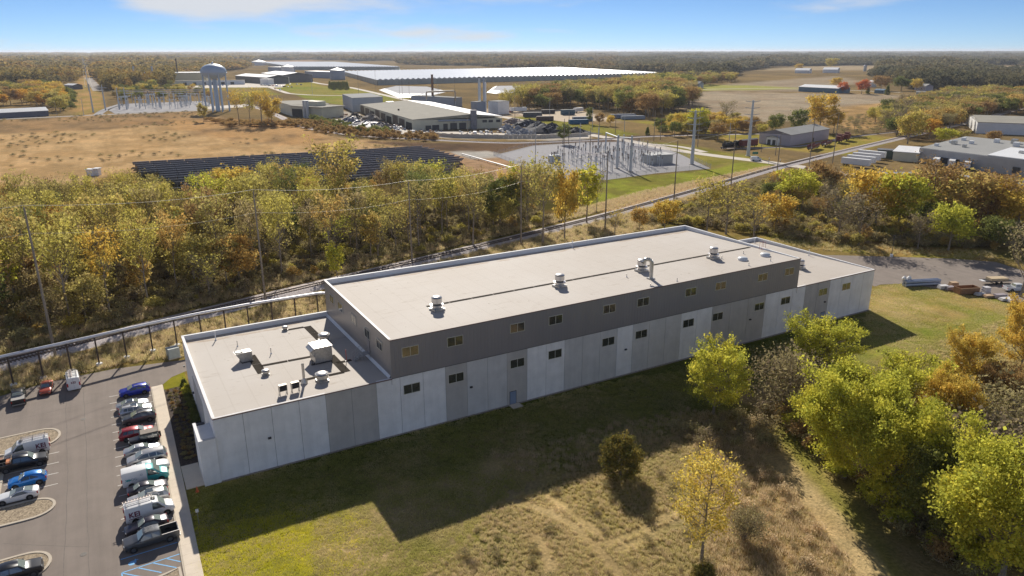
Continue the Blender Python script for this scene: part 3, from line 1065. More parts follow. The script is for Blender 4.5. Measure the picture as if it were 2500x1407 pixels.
# door and steel stair on the side of the tall part
c = GX(901, 862, BA - 0.06)
yd = c[1]
zd = roofz(BA - 0.5, yd)
MB().box(BA - 0.13, BA - 0.04, yd - 0.55, yd + 0.55, zd + 0.9, zd + 3.05).build('door', M_clad, bld)
st = thing('roof_stair', 'galvanized stair with railings at the roof door of the tall part', 'stair', (BA - 0.1, yd, zd))
MB().box(-1.3, 0.0, -0.7, 0.7, 0.82, 0.88).build('platform', M_galv, st)
for k in range(4):
    MB().box(-1.6 - 0.28 * k, -1.32 - 0.28 * k, -0.55, 0.55, 0.66 - 0.2 * k, 0.70 - 0.2 * k).build('tread', M_galv, st)
for s in (-0.68, 0.68):
    mb = MB()
    mb.path([(-0.05, s, 1.9), (-1.3, s, 1.9), (-2.5, s, 1.0)], 0.025, 6)
    mb.path([(-0.05, s, 1.4), (-1.3, s, 1.4), (-2.5, s, 0.5)], 0.02, 6)
    for x, z0, z1 in ((-0.05, 0, 1.9), (-1.3, 0, 1.9), (-2.5, 0, 1.0), (-1.9, 0.3, 1.45)):
        mb.tube((x, s, z0), (x, s, z1), 0.025, n=6)
    mb.build('railing', M_galv, st)
# pipe stubs and small vents
def stub(px, py, tall, h, r, label, m=M_alu, hook=False):
    p = GR(px, py, tall)
    t = thing('vent_stub', label, 'vent pipe', p, 0, 'roof vent pipes')
    MB().lathe((0, 0, -0.05), [(r * 2.4, 0), (r * 2.4, 0.12), (r * 1.1, 0.2)], 10).build('boot', M_white, t)
    MB().tube((0, 0, 0.0), (0, 0, h), r, n=8).build('pipe', m, t)
    MB().lathe((0, 0, h), [(r * 1.25, -0.05), (r * 1.25, 0.06), (r * 0.4, 0.08)], 8).build('cap', m, t)


stub(527, 831, False, 1.6, 0.09, 'white vent pipe by the left rear corner of low roof', M_white)
stub(580, 846, False, 0.9, 0.06, 'thin vent pipe behind the sloped condenser', M_galv)
stub(662, 864, False, 1.0, 0.07, 'thin vent pipe in the middle of the low left roof', M_galv)
stub(1397, 605, True, 1.4, 0.09, 'white vent pipe at the rear parapet of the tall roof', M_white)
stub(1842, 594, False, 1.2, 0.08, 'white vent pipe at the rear corner of the right low roof', M_white)
stub(1974, 624, False, 1.3, 0.09, 'white vent pipe beside the right parapet of the right low roof', M_white)
for q, (px, py) in enumerate([(1530, 677), (1588, 700), (1653, 687), (1828, 649), (1881, 638), (1815, 620), (1762, 632)]):
    stub(px, py, True, 0.55, 0.06, ['short vent stub left of the gooseneck pipe', 'short vent stub in front of the gooseneck pipe', 'short vent stub right of the gooseneck pipe', 'short vent stub near the front edge below the hatches', 'short vent stub near the right end of the tall roof', 'short vent stub left of the round roof hatch', 'short vent stub right of the farthest fan'][q], M_galv)
p = GR(846, 882, False)
t = thing('marker_post', 'thin red marker post beside the steel roof stair', 'post', p)
mb = MB().tube((0, 0, 0), (0, 0, 1.9), 0.05, n=6)
mb.build('post', mat('red_paint', (0.65, 0.09, 0.06), 0.5), t)
MB().box(-0.2, 0.2, -0.2, 0.2, -0.05, 0.06).build('foot', M_dgrey, t)
for px, py, lb in [(1813, 635, 'pale roof hatch in front of the farthest fan'), (1868, 625, 'low beige roof hatch near the right edge of tall roof')]:
    p = GR(px, py, True)
    t = thing('roof_hatch', lb, 'roof hatch', p, 0.1)
    MB().lathe((0, 0, -0.05), [(0.95, 0), (0.95, 0.35)], 12).build('curb', M_white, t)
    MB().lathe((0, 0, 0.3), [(1.0, 0), (0.9, 0.18), (0.4, 0.3), (0.02, 0.32)], 12).build('lid', mat('hatch_lid', (0.6, 0.63, 0.66), 0.4), t, 50)
# ladder over the right parapet
p = np.array(GR(1875, 606, True))
t = thing('roof_ladder', 'red and grey ladder rails over the right parapet of the tall roof', 'ladder', (BB - 0.2, p[1], H2))
for s in (-0.3, 0.3):
    MB().path([(-0.5, s, -0.3), (-0.5, s, 1.2), (0.55, s, 1.2), (0.55, s, -5.6)], 0.035, 6).build('rail', mat('ladder_red', (0.45, 0.13, 0.10), 0.5), t)
for k in range(16):
    MB().tube((0.55, -0.3, 0.6 - 0.38 * k), (0.55, 0.3, 0.6 - 0.38 * k), 0.02, n=5).build('rung', M_galv, t)
# ------------------------------------------------------------------ paving, kerbs, markings, rails, roads
M_asph = mat('asphalt', lit(142, 131, 122), 0.92, var=0.10, scale=0.35, streak=(0.55, 0.03, 1), samt=0.16, bump=0.15, bscale=40, coords='World', spec=0.25, detail=9)
M_asph2 = mat('asphalt_far', lit(168, 160, 152), 0.92, var=0.10, scale=0.1, coords='World', spec=0.2)
M_walk = mat('sidewalk_concrete', lit(226, 212, 192), 0.9, var=0.06, scale=1.0, bump=0.08, coords='World', spec=0.2)
M_kerb = mat('kerb_concrete', lit(200, 188, 170), 0.9, var=0.08, scale=2, coords='World', spec=0.2)
M_line = mat('white_paint', lit(235, 230, 220), 0.8, var=0.12, scale=5, coords='World')
M_blue = mat('blue_paint', lit(128, 190, 240), 0.8, var=0.15, scale=5, coords='World')
M_stone = mat('river_stone', lit(196, 178, 150), 0.9, col2=lit(120, 106, 90), scale=5, bump=0.9, bscale=9, coords='World', spec=0.2, detail=3)
M_mulch = mat('mulch', lit(104, 92, 86), 0.95, col2=lit(70, 62, 58), scale=3, bump=0.6, bscale=14, coords='World', spec=0.1)
M_ballast = mat('ballast', lit(214, 204, 200), 0.95, col2=lit(160, 153, 152), scale=3.2, bump=0.4, bscale=7, coords='World', spec=0.1, detail=4)
M_tie = mat('timber_tie', (0.16, 0.125, 0.10), 0.9, var=0.3, scale=3)
M_rail = mat('rail_steel', (0.16, 0.12, 0.10), 0.5, 0.5, var=0.2)
M_gravel = mat('gravel_yard', lit(158, 156, 158), 0.95, var=0.10, scale=0.5, bump=0.3, bscale=8, coords='World', spec=0.15)


def sheet(name, poly, z, m, kind='structure'):
    o = MB().sheet(poly, z).build(name, m)
    return tag(o, kind=kind)


# car park
sheet('parking_asphalt', [(-120, 42), (-40, 43.2), (-27.6, 44.4), (-20.7, 46.8), (-10.7, 47.3), (0.5, 45.4), (14, 44.6), (14, 39.5), (0.2, 39.8), (-2.2, 38.4), (-3.7, 36.1), (-5.75, 35.4), (-6.1, 10), (-6.5, -18), (-7.0, -60), (-120, -60)], 0.02, M_asph)
# rear yard on the right
sheet('yard_asphalt', GP([(1960, 622), (2060, 624), (2200, 628), (2330, 632), (2430, 640), (2520, 668), (2640, 720), (2560, 755), (2480, 745), (2420, 720), (2330, 712), (2210, 693), (2150, 695), (2136, 700)])[:], 0.02, M_asph)
xl = lambda y: -5.72 - 0.0155 * (35.4 - y)
xr = lambda y: -3.85 - 0.0150 * (35.9 - y)
walk = MB().add([(xl(35.6) + 0.06, 35.4, 0.11), (xr(35.6) - 0.06, 35.9, 0.11), (xr(-60) - 0.06, -60, 0.11), (xl(-60) + 0.06, -60, 0.11)], [(3, 2, 1, 0)]).build('sidewalk', M_kerb)
tag(walk, kind='structure')
slab_n = 0
y = 35.6
while y > -40:
    y2 = y - 1.9
    MB().add([(xl(y) + 0.2, y, 0.0), (xr(y), y, 0.0), (xr(y2), y2 + 0.02, 0.0), (xl(y2) + 0.2, y2 + 0.02, 0.0),
              (xl(y) + 0.2, y, 0.13), (xr(y), y, 0.13), (xr(y2), y2 + 0.02, 0.13), (xl(y2) + 0.2, y2 + 0.02, 0.13)],
             [(4, 7, 6, 5), (0, 4, 5, 1), (1, 5, 6, 2), (2, 6, 7, 3), (3, 7, 4, 0)]).build('slab', M_walk, walk)
    MB().add([(xl(y), y, 0.0), (xl(y) + 0.18, y, 0.0), (xl(y2) + 0.18, y2 + 0.02, 0.0), (xl(y2), y2 + 0.02, 0.0),
              (xl(y), y, 0.13), (xl(y) + 0.18, y, 0.13), (xl(y2) + 0.18, y2 + 0.02, 0.13), (xl(y2), y2 + 0.02, 0.13)],
             [(4, 7, 6, 5), (0, 4, 5, 1), (1, 5, 6, 2), (2, 6, 7, 3), (3, 7, 4, 0)]).build('kerb_stone', M_kerb, walk)
    y = y2
ent = tag(MB().box(-4.25, -2.07, 0.1, 6.3, -0.05, 0.12).build('entrance_pavement', M_walk), kind='structure')
MB().box(-2.07, -0.01, 0.04, 5.15, -0.05, 0.11).build('slab', M_walk, ent)
MB().box(-3.9, -0.9, -0.75, -0.36, -0.05, 0.05).build('mat', M_dgrey, ent) if False else None
# planting bed, lawn wedge
sheet('planting_bed', [(xr(33.5), 33.4), (-0.02, 33.7), (-0.02, 6.32), (xr(6.3), 6.32)], 0.045, M_mulch)
M_drip = mat('drip_gravel', lit(170, 160, 150), 0.9, col2=lit(110, 104, 100), scale=4, bump=0.6, bscale=8, coords='World')
sheet('drip_strip', [(-1.9, -0.42), (BL + 0.4, -0.50), (BL + 0.4, 0.05), (-1.9, 0.05)], 0.03, M_drip)
M_grassw = mat('wedge_grass', lit(146, 138, 50), 1.0, col2=lit(120, 120, 44), scale=1.0, bump=0.6, bscale=8, coords='World', spec=0.0)
sheet('lawn_wedge', [(-3.7, 36.0), (-2.3, 38.2), (-0.02, 39.6), (-0.02, 33.75), (xr(33.6), 33.5)], 0.045, M_grassw)

def smooth_path(pts, step):
    pts = np.array(pts, float)
    s = np.r_[0, np.cumsum(np.hypot(*np.diff(pts[:, :2], axis=0).T))]
    n = max(2, int(s[-1] / step))
    t = np.linspace(0, s[-1], n)
    out = np.stack([np.interp(t, s, pts[:, k]) for k in range(pts.shape[1])], 1)
    for _ in range(int(30 / step) + 2):
        out[1:-1] = (out[:-2] + out[1:-1] * 2 + out[2:]) / 4
    return out


def ribbon(mb, path, half, z, prof=None):
    """strip (or profile) along a path."""
    d = np.gradient(path[:, :2], axis=0)
    d /= np.linalg.norm(d, axis=1)[:, None]
    nrm = np.stack([-d[:, 1], d[:, 0]], 1)
    prof = prof or [(-half, z), (half, z)]
    k = len(prof)
    v = []
    for p, n_ in zip(path, nrm):
        for o_, zz in prof:
            v.append((p[0] + n_[0] * o_, p[1] + n_[1] * o_, zz))
    f = []
    for i in range(len(path) - 1):
        for j in range(k - 1):
            f.append((i * k + j + 1, i * k + j, (i + 1) * k + j, (i + 1) * k + j + 1))
    return mb.add(v, f)


# stall lines
ys = [35.2, 32.4, 29.75, 27.05, 24.3, 21.6, 18.95, 16.25, 13.55, 10.9, 8.25, 5.55, 2.85, 0.1, -2.7, -5.45, -8.2]
for y in ys:
    o = MB().sheet([(-11.95, y - 0.055), (xl(y) - 0.05, y - 0.055), (xl(y) - 0.05, y + 0.055), (-11.95, y + 0.055)], 0.026).build('stall_line', M_line)
    tag(o, kind='structure')
for y in (19.25, 16.15, 13.1, 10.1):
    o = MB().sheet([(-24.9, y - 0.055), (-18.75, y - 0.055), (-18.75, y + 0.055), (-24.9, y + 0.055)], 0.026).build('stall_line', M_line)
    tag(o, kind='structure')
mb = MB()
for p0, p1 in [((-12.35, -10.9), (-6.5, -10.8)), ((-12.35, -13.4), (-6.5, -13.15)), ((-12.35, -13.4), (-12.4, -22)), ((-7.9, -13.25), (-6.6, -14.6)), ((-9.3, -13.3), (-7.1, -15.45)), ((-10.8, -13.35), (-8.6, -15.5)), ((-12.3, -13.5), (-10.1, -15.6)), ((-12.3, -14.9), (-11.2, -16))]:
    a, b = np.array(p0), np.array(p1)
    d = (b - a) / np.linalg.norm(b - a)
    n = np.array([-d[1], d[0]]) * 0.07
    mb.sheet([a - n, b - n, b + n, a + n], 0.027)
tag(mb.build('accessible_bay_marking', M_blue), kind='structure')
# wheelchair mark in the accessible bay
mb = MB()
mb.sheet([(-11.3 + 0.38 * math.cos(a), -12.2 + 0.38 * math.sin(a)) for a in np.linspace(0, 2 * math.pi, 17)[:-1]], 0.0265)
mb.sheet([(-11.35, -11.95), (-10.65, -11.9), (-10.65, -11.75), (-11.35, -11.8)], 0.028)
mb.sheet([(-11.0, -12.3), (-10.85, -12.3), (-10.85, -11.6), (-11.0, -11.6)], 0.029)
tag(mb.build('wheelchair_symbol', M_blue), kind='structure')


# kerbed islands
def island(name, outline, label_kind):
    n = len(outline)
    c = np.mean(np.array(outline), axis=0)
    # walk the outline inward by 0.32 m
    inner = []
    for i in range(n):
        p0, p1, p2 = (np.array(outline[(i + k) % n]) for k in (-1, 0, 1))
        t = (p2 - p0) / (np.linalg.norm(p2 - p0) + 1e-9)
        nn = np.array([-t[1], t[0]])
        if np.dot(c - p1, nn) < 0:
            nn = -nn
        inner.append(p1 + nn * 0.32)
    isl = MB().prism(inner, 0.0, 0.10).build(name, M_stone)
    tag(isl, kind='structure')
    for i in range(n):
        a, b, ai, bi = outline[i], outline[(i + 1) % n], inner[i], inner[(i + 1) % n]
        v = [(a[0], a[1], 0), (b[0], b[1], 0), (bi[0], bi[1], 0), (ai[0], ai[1], 0), (a[0], a[1], 0.15), (b[0], b[1], 0.15), (bi[0], bi[1], 0.15), (ai[0], ai[1], 0.15)]
        MB().add(v, [(4, 5, 6, 7), (0, 1, 5, 4), (2, 3, 7, 6)]).build('kerb_stone', M_kerb, isl)
    # loose stones on top
    return isl


def pod(xr_, y0, y1, x0):
    m_ = (y0 + y1) / 2
    h = (y1 - y0) / 2
    pts = [(x0, y0 + h * 0.25)]
    for k in range(6):
        s = k / 6
        pts.append((x0 + (xr_ - 3.2 - x0) * s, y0 + h * 0.25 * (1 - s) ** 1.5))
    for a in np.linspace(-90, 90, 15):
        pts.append((xr_ - 3.2 + 3.2 * math.cos(R_(a)) ** 0.8, m_ + h * math.sin(R_(a))))
    for k in range(5, -1, -1):
        s = k / 6
        pts.append((x0 + (xr_ - 3.2 - x0) * s, y1 - h * 0.25 * (1 - s) ** 1.5))
    pts.append((x0, y1 - h * 0.25))
    return pts[1:-1]


island('parking_island', pod(-18.6, 21.9, 28.0, -40), '')
island('parking_island', pod(-18.85, 2.7, 8.0 - 0.6, -38), '')
island('parking_island', pod(-19.0, -9.7, -4.4, -38), '')
island('parking_island', [(-10.2, -16.3), (-8.4, -15.95), (-6.7, -15.6), (-6.65, -18), (-6.75, -24), (-9.6, -24), (-10.4, -19)], '')
# head strip between the two parking rows on the left
sheet('median_strip', [(-28.5, 8.6), (-25.3, 8.6), (-25.3, 21.6), (-28.5, 21.6)], 0.03, mat('paver_brown', lit(150, 118, 100), 0.9, var=0.2, scale=4, coords='World'))
ms = tag(MB().box(-25.5, -25.1, 8.6, 21.6, 0, 0.14).build('median_kerb', M_kerb), kind='structure')
M_seal = mat('crack_sealant', lit(122, 113, 105), 0.9, var=.2)
for line in ([(-15.6, 46), (-15.4, 20), (-15.5, -5), (-15.2, -40)], [(-18.2, 40), (-17.9, 28), (-17.6, 8), (-17.9, -12)], [(-15.4, 14.5), (-13.0, 14.2), (-12.1, 14.4)], [(-26, 33.5), (-20, 34.2), (-15.6, 33.8), (-12, 34.4)], [(-15.5, -6.5), (-19, -5.9), (-24, -1)]):
    pth = smooth_path(line, 2.0)
    pth[1:-1] += np.random.default_rng(len(line)).normal(0, .05, pth[1:-1].shape)
    tag(ribbon(MB(), pth, .045, .0235).build('crack_sealant', M_seal), kind='structure')
# manholes
for px, py, lb in [(203, 1024, 'round iron manhole cover near the top of the car park'), (204, 1354, 'round iron manhole cover in the lower aisle of the car park')]:
    p = G(px, py)
    t = tag(MB().lathe((0, 0, 0), [(0.38, 0.0), (0.38, 0.012), (0.33, 0.016)], 20).build('manhole_cover', mat('iron', (0.17, 0.15, 0.13), 0.7, 0.4), None, None, (p[0], p[1], 0.022)), lb, 'manhole cover')
    MB().lathe((0, 0, 0), [(0.30, 0.0), (0.30, 0.022)], 16).build('lid', mat('iron2', (0.12, 0.11, 0.10), 0.6, 0.4), t)

# ------------------------------------------------------------------ railway
def railway(name, pts, label, zt, wide, ties=True, tie_from=None):
    path = smooth_path(pts, 4.0)
    t = thing(name, label, 'railway', (0, 0, 0))
    b = ribbon(MB(), path, 0, 0, [(-wide, 0.012), (-1.7, zt - 0.22), (1.7, zt - 0.22), (wide, 0.012)]).build('ballast_bed', M_ballast, t)
    b['kind'] = 'stuff'
    for sgn in (-1, 1):
        c = sgn * 0.7525
        ribbon(MB(), path, 0, 0, [(c - 0.06, zt - 0.2), (c - 0.06, zt), (c + 0.06, zt), (c + 0.06, zt - 0.2)]).build('rail', M_rail, t)
    if ties:
        fine = smooth_path(pts, 0.62)
        d = np.gradient(fine[:, :2], axis=0)
        mb = MB()
        for p, dd in zip(fine, d):
            if tie_from and (p[0] < tie_from[0] or p[0] > tie_from[1]):
                continue
            mb.cbox((p[0], p[1], zt - 0.26), (0.24, 2.6, 0.12), math.atan2(dd[1], dd[0]))
        tb = mb.build('timber_ties', M_tie, t)
        tb['kind'] = 'stuff'
    return t


main_px = [(0, 886), (150, 846), (300, 808), (500, 759), (690, 712), (1000, 640), (1250, 581), (1480, 524), (1700, 463), (1880, 411), (1990, 384), (2200, 335)]
main_w = [tuple(G(a, b, 0.55)[:2]) for a, b in main_px]
main_w = [(-120, 37.5), (-70, 50.5)] + main_w + [tuple(np.array(main_w[-1]) * 1.0 + np.array([170, 46])), (900, 330)]
railway('railway_track', main_w, 'single railway track on pale ballast behind the factory', 0.62, 3.6, True, (-60, 330))
spur_w = [tuple(G(a, b)[:2]) for a, b in [(600, 255), (650, 270), (690, 288), (720, 303), (765, 316), (858, 330), (958, 337), (1100, 344), (1240, 350), (1430, 344), (1560, 334), (1700, 330), (1860, 327)]]
railway('railway_spur', spur_w, 'curved railway spur skirting the scrap yard and fallow field', 0.5, 3.4, False)
mus = [tuple(G(a, b)[:2]) for a, b in [(1760, 362), (1860, 362), (1960, 357), (2070, 335), (2160, 325), (2230, 318)]]
railway('museum_siding', mus, 'railway siding carrying the old red rail cars', 0.4, 2.2, False)

# roads
def road(name, px, w, label, m=M_asph2, z=0.06):
    p = smooth_path([tuple(G(a, b)[:2]) for a, b in px], 6.0)
    o = ribbon(MB(), p, w / 2, z).build(name, m)
    return tag(o, kind='structure')


M_road = mat('pale_road', lit(206, 196, 182), 0.92, var=0.08, scale=0.08, coords='World', spec=0.2)
road('road', [(-300, 302), (-50, 294), (240, 281), (480, 271), (560, 266)], 8, '')
road('road', [(640, 178), (690, 187), (784, 205), (856, 214), (884, 220), (971, 240), (1040, 256), (1120, 268), (1225, 285), (1354, 310), (1456, 333), (1560, 348), (1640, 366), (1789, 387), (1862, 394), (1970, 410), (2034, 420), (2100, 432), (2300, 450)], 8.5, '', M_road)
road('road', [(622, 202), (660, 214), (705, 229), (764, 233), (840, 234), (930, 232)], 7.5, '', M_road, 0.09)
road('road', [(1290, 318), (1420, 322), (1560, 330), (1700, 330), (1800, 327)], 6, '', M_asph2, 0.05) if False else None
road('road', [(1560, 352), (1650, 354), (1720, 372)], 5, '', M_road, 0.09)
road('country_road', [(1690, 219), (1850, 216), (2030, 219), (2200, 226)], 7, '', M_road)
road('country_road', [(1600, 212), (1690, 219)], 7, '', M_road, 0.1)
road('access_lane', [(236, 282), (250, 272), (272, 262), (300, 254)], 7, '', M_gravel, 0.1)
road('service_lane', [(215, 190), (228, 205), (240, 222)], 14, '', mat('pale_lane', lit(158, 150, 142), 0.9, spec=.1), 0.05)
# substation gravel and yards
sheet('substation_gravel', GP([(1205, 380), (1300, 356), (1420, 348), (1560, 346), (1650, 372), (1735, 412), (1600, 424), (1480, 440), (1400, 440), (1300, 418)], 0), 0.05, M_gravel)
sheet('substation_gravel', GP([(262, 268), (300, 254), (500, 247), (530, 262), (480, 270), (280, 278)], 0), 0.10, M_gravel)
sheet('plant_yard', GP([(480, 262), (600, 255), (600, 262), (490, 268)], 0), 0.12, M_road)
sheet('factory_yard', GP([(2060, 428), (2120, 420), (2250, 420), (2500, 440), (2600, 470), (2480, 450), (2300, 440), (2160, 440)], 0), 0.05, M_gravel)
sheet('scrap_yard', GP([(800, 288), (1000, 318), (1230, 326), (1440, 328), (1438, 338), (1240, 338), (1060, 336), (900, 318)], 0), 0.05, M_road)
sheet('gravel_lot', GP([(1240, 272), (1310, 266), (1420, 272), (1500, 292), (1440, 296), (1380, 298), (1290, 286)], 0), 0.05, mat('lot_gravel', lit(198, 180, 156), 0.95, var=0.1, scale=0.1, coords='World', spec=0.1))
sheet('plant_lot', GP([(430, 212), (620, 203), (700, 204), (690, 214), (560, 214), (440, 217)], 0), 0.10, M_road)
# ------------------------------------------------------------------ vegetation prototypes
def leaf_mat(name, stops, transl=0.45, spread=1.0, vary=0.5, region=0.0, lo=1.05, hi=1.95):
    """autumn leaf: colour from a ramp by the tree's own number and by leaf; some light shines through."""
    m = bpy.data.materials.new(name)
    m.use_nodes = True
    nt = m.node_tree
    nt.nodes.clear()
    out = nt.nodes.new('ShaderNodeOutputMaterial')
    oi = nt.nodes.new('ShaderNodeObjectInfo')
    at = nt.nodes.new('ShaderNodeAttribute')
    at.attribute_name = 'leaf'
    mr = nt.nodes.new('ShaderNodeMath')
    mr.operation = 'MULTIPLY_ADD'
    rnd = oi.outputs['Random']
    if region:
        ge = nt.nodes.new('ShaderNodeObjectInfo')
        nz = nt.nodes.new('ShaderNodeTexNoise')
        nz.inputs['Scale'].default_value = region
        nz.inputs['Detail'].default_value = 3
        nt.links.new(ge.outputs['Location'], nz.inputs['Vector'])
        st_ = nt.nodes.new('ShaderNodeMapRange')
        st_.inputs['From Min'].default_value = 0.32
        st_.inputs['From Max'].default_value = 0.68
        nt.links.new(nz.outputs['Fac'], st_.inputs['Value'])
        mxr = nt.nodes.new('ShaderNodeMix')
        mxr.inputs['Factor'].default_value = 0.6
        nt.links.new(rnd, mxr.inputs['A'])
        nt.links.new(st_.outputs[0], mxr.inputs['B'])
        rnd = mxr.outputs['Result']
    nt.links.new(rnd, mr.inputs[0])
    mr.inputs[1].default_value = spread * (1 - vary * 0.5)
    sub = nt.nodes.new('ShaderNodeMath')
    sub.operation = 'MULTIPLY_ADD'
    nt.links.new(at.outputs['Fac'], sub.inputs[0])
    sub.inputs[1].default_value = vary
    sub.inputs[2].default_value = (1 - spread) * 0.5 - vary * 0.25
    nt.links.new(sub.outputs[0], mr.inputs[2])
    rp = nt.nodes.new('ShaderNodeValToRGB')
    el = rp.color_ramp.elements
    el[0].position, el[0].color = 0.0, (*stops[0], 1)
    el[1].position, el[1].color = 1.0, (*stops[-1], 1)
    for i, c in enumerate(stops[1:-1]):
        q = el.new((i + 1) / (len(stops) - 1))
        q.color = (*c, 1)
    nt.links.new(mr.outputs[0], rp.inputs[0])
    # brightness varies leaf by leaf
    hs = nt.nodes.new('ShaderNodeHueSaturation')
    mv = nt.nodes.new('ShaderNodeMapRange')
    mv.inputs['To Min'].default_value = lo
    mv.inputs['To Max'].default_value = hi
    at2 = nt.nodes.new('ShaderNodeAttribute')
    at2.attribute_name = 'tone'
    nt.links.new(at2.outputs['Fac'], mv.inputs['Value'])
    nt.links.new(mv.outputs[0], hs.inputs['Value'])
    nt.links.new(rp.outputs[0], hs.inputs['Color'])
    df = nt.nodes.new('ShaderNodeBsdfDiffuse')
    tr = nt.nodes.new('ShaderNodeBsdfTranslucent')
    nt.links.new(hs.outputs[0], df.inputs['Color'])
    nt.links.new(hs.outputs[0], tr.inputs['Color'])
    mx = nt.nodes.new('ShaderNodeMixShader')
    mx.inputs[0].default_value = transl
    nt.links.new(df.outputs[0], mx.inputs[1])
    nt.links.new(tr.outputs[0], mx.inputs[2])
    nt.links.new(mx.outputs[0], out.inputs['Surface'])
    return m


DARKG = (0.07, 0.09, 0.035)
L_belt = leaf_mat('leaf_belt', [(0.24, 0.185, 0.11), (0.27, 0.215, 0.095), (0.30, 0.255, 0.085), (0.34, 0.295, 0.085), (0.39, 0.345, 0.075), (0.36, 0.29, 0.085), (0.38, 0.27, 0.095), (0.43, 0.265, 0.07)], 0.5, 0.95, 0.3)
L_green = leaf_mat('leaf_green', [DARKG, (0.11, 0.13, 0.045), (0.17, 0.18, 0.05), (0.23, 0.22, 0.06)], 0.42, 0.5, 0.7)
L_ygreen = leaf_mat('leaf_yellow_green', [(0.15, 0.165, 0.04), (0.28, 0.29, 0.05), (0.39, 0.38, 0.055), (0.47, 0.41, 0.06)], 0.5, 0.35, 0.85)
L_gold = leaf_mat('leaf_gold', [(0.28, 0.25, 0.07), (0.38, 0.30, 0.07), (0.47, 0.345, 0.07), (0.46, 0.29, 0.06)], 0.5, 0.35, 0.75)
L_orange = leaf_mat('leaf_orange', [(0.32, 0.18, 0.05), (0.44, 0.25, 0.05), (0.50, 0.31, 0.05)], 0.48, 0.3, 0.8)
L_rust = leaf_mat('leaf_rust', [(0.19, 0.14, 0.085), (0.26, 0.165, 0.07), (0.31, 0.20, 0.08), (0.25, 0.205, 0.08)], 0.42, 0.5, 0.7)
L_red = leaf_mat('leaf_red', [(0.30, 0.11, 0.05), (0.40, 0.12, 0.05), (0.46, 0.17, 0.05)], 0.45, 0.3, 0.8)
L_brush = leaf_mat('leaf_brush', [(0.24, 0.185, 0.135), (0.21, 0.165, 0.11), (0.27, 0.23, 0.11), (0.25, 0.225, 0.10)], 0.35, 0.6, 0.6)
L_cedar = leaf_mat('leaf_cedar', [(0.06, 0.07, 0.025), (0.13, 0.125, 0.035), (0.27, 0.20, 0.05)], 0.25, 0.3, 0.9)
L_sap = leaf_mat('leaf_sapling', [(0.40, 0.35, 0.11), (0.52, 0.42, 0.10), (0.55, 0.40, 0.07)], 0.45, 0.3, 0.8)
L_far = leaf_mat('leaf_far', [(0.12, 0.12, 0.065), (0.16, 0.145, 0.075), (0.20, 0.165, 0.08), (0.24, 0.175, 0.075), (0.28, 0.18, 0.07), (0.25, 0.155, 0.07)], 0.40, 0.95, 0.3, 0.004, 0.9, 1.45)
L_farr = leaf_mat('leaf_far_olive', [(0.10, 0.105, 0.06), (0.135, 0.13, 0.075), (0.17, 0.15, 0.08), (0.21, 0.17, 0.085), (0.25, 0.165, 0.075)], 0.38, 0.95, 0.3, 0.004, 0.9, 1.5)
L_fgold = leaf_mat('leaf_far_gold', [(0.14, 0.135, 0.06), (0.22, 0.18, 0.07), (0.31, 0.23, 0.065), (0.35, 0.22, 0.06), (0.28, 0.17, 0.06)], 0.42, 0.95, 0.3, 0.006, 0.9, 1.5)
M_bark = mat('bark', (0.29, 0.245, 0.20), 0.95, var=0.3, scale=4, spec=0.1)
M_twig = mat('twig', (0.27, 0.22, 0.175), 0.95, var=0.2, scale=3, spec=0.1)


def leaf_mesh(name, pos, size, seed, elong=1.5, clump=None, up=0.0):
    """one quad per leaf spray at each position."""
    r = np.random.default_rng(seed)
    n = len(pos)
    a = r.normal(size=(n, 3))
    a /= np.linalg.norm(a, axis=1)[:, None]
    b = r.normal(size=(n, 3))
    b[:, 2] += up
    b -= (b * a).sum(1)[:, None] * a
    b /= np.linalg.norm(b, axis=1)[:, None]
    s = size * np.clip(np.exp(r.normal(-.12, .38, (n, 1))), .4, 2.2)
    u, v = a * s * 0.5, b * s * 0.5 * elong
    co = np.empty((n, 4, 3))
    k1 = r.uniform(0.25, 0.8, (n, 1))
    co[:, 0] = pos - u * k1 - v
    co[:, 1] = pos + u - v * 0.3
    co[:, 2] = pos + u * 0.4 + v
    co[:, 3] = pos - u + v * 0.4
    me = bpy.data.meshes.new(name)
    me.vertices.add(n * 4)
    me.vertices.foreach_set('co', co.ravel())
    me.loops.add(n * 4)
    me.loops.foreach_set('vertex_index', np.arange(n * 4, dtype=np.int32))
    me.polygons.add(n)
    me.polygons.foreach_set('loop_start', (np.arange(n) * 4).astype(np.int32))
    me.polygons.foreach_set('loop_total', np.full(n, 4, np.int32))
    base = clump if clump is not None else r.random(n)
    leaf = np.clip(base * 0.65 + r.random(n) * 0.35, 0, 1)
    at = me.attributes.new('leaf', 'FLOAT', 'FACE')
    at.data.foreach_set('value', leaf.astype(np.float32))
    at = me.attributes.new('tone', 'FLOAT', 'FACE')
    at.data.foreach_set('value', r.random(n).astype(np.float32))
    me.update(calc_edges=True)
    return me


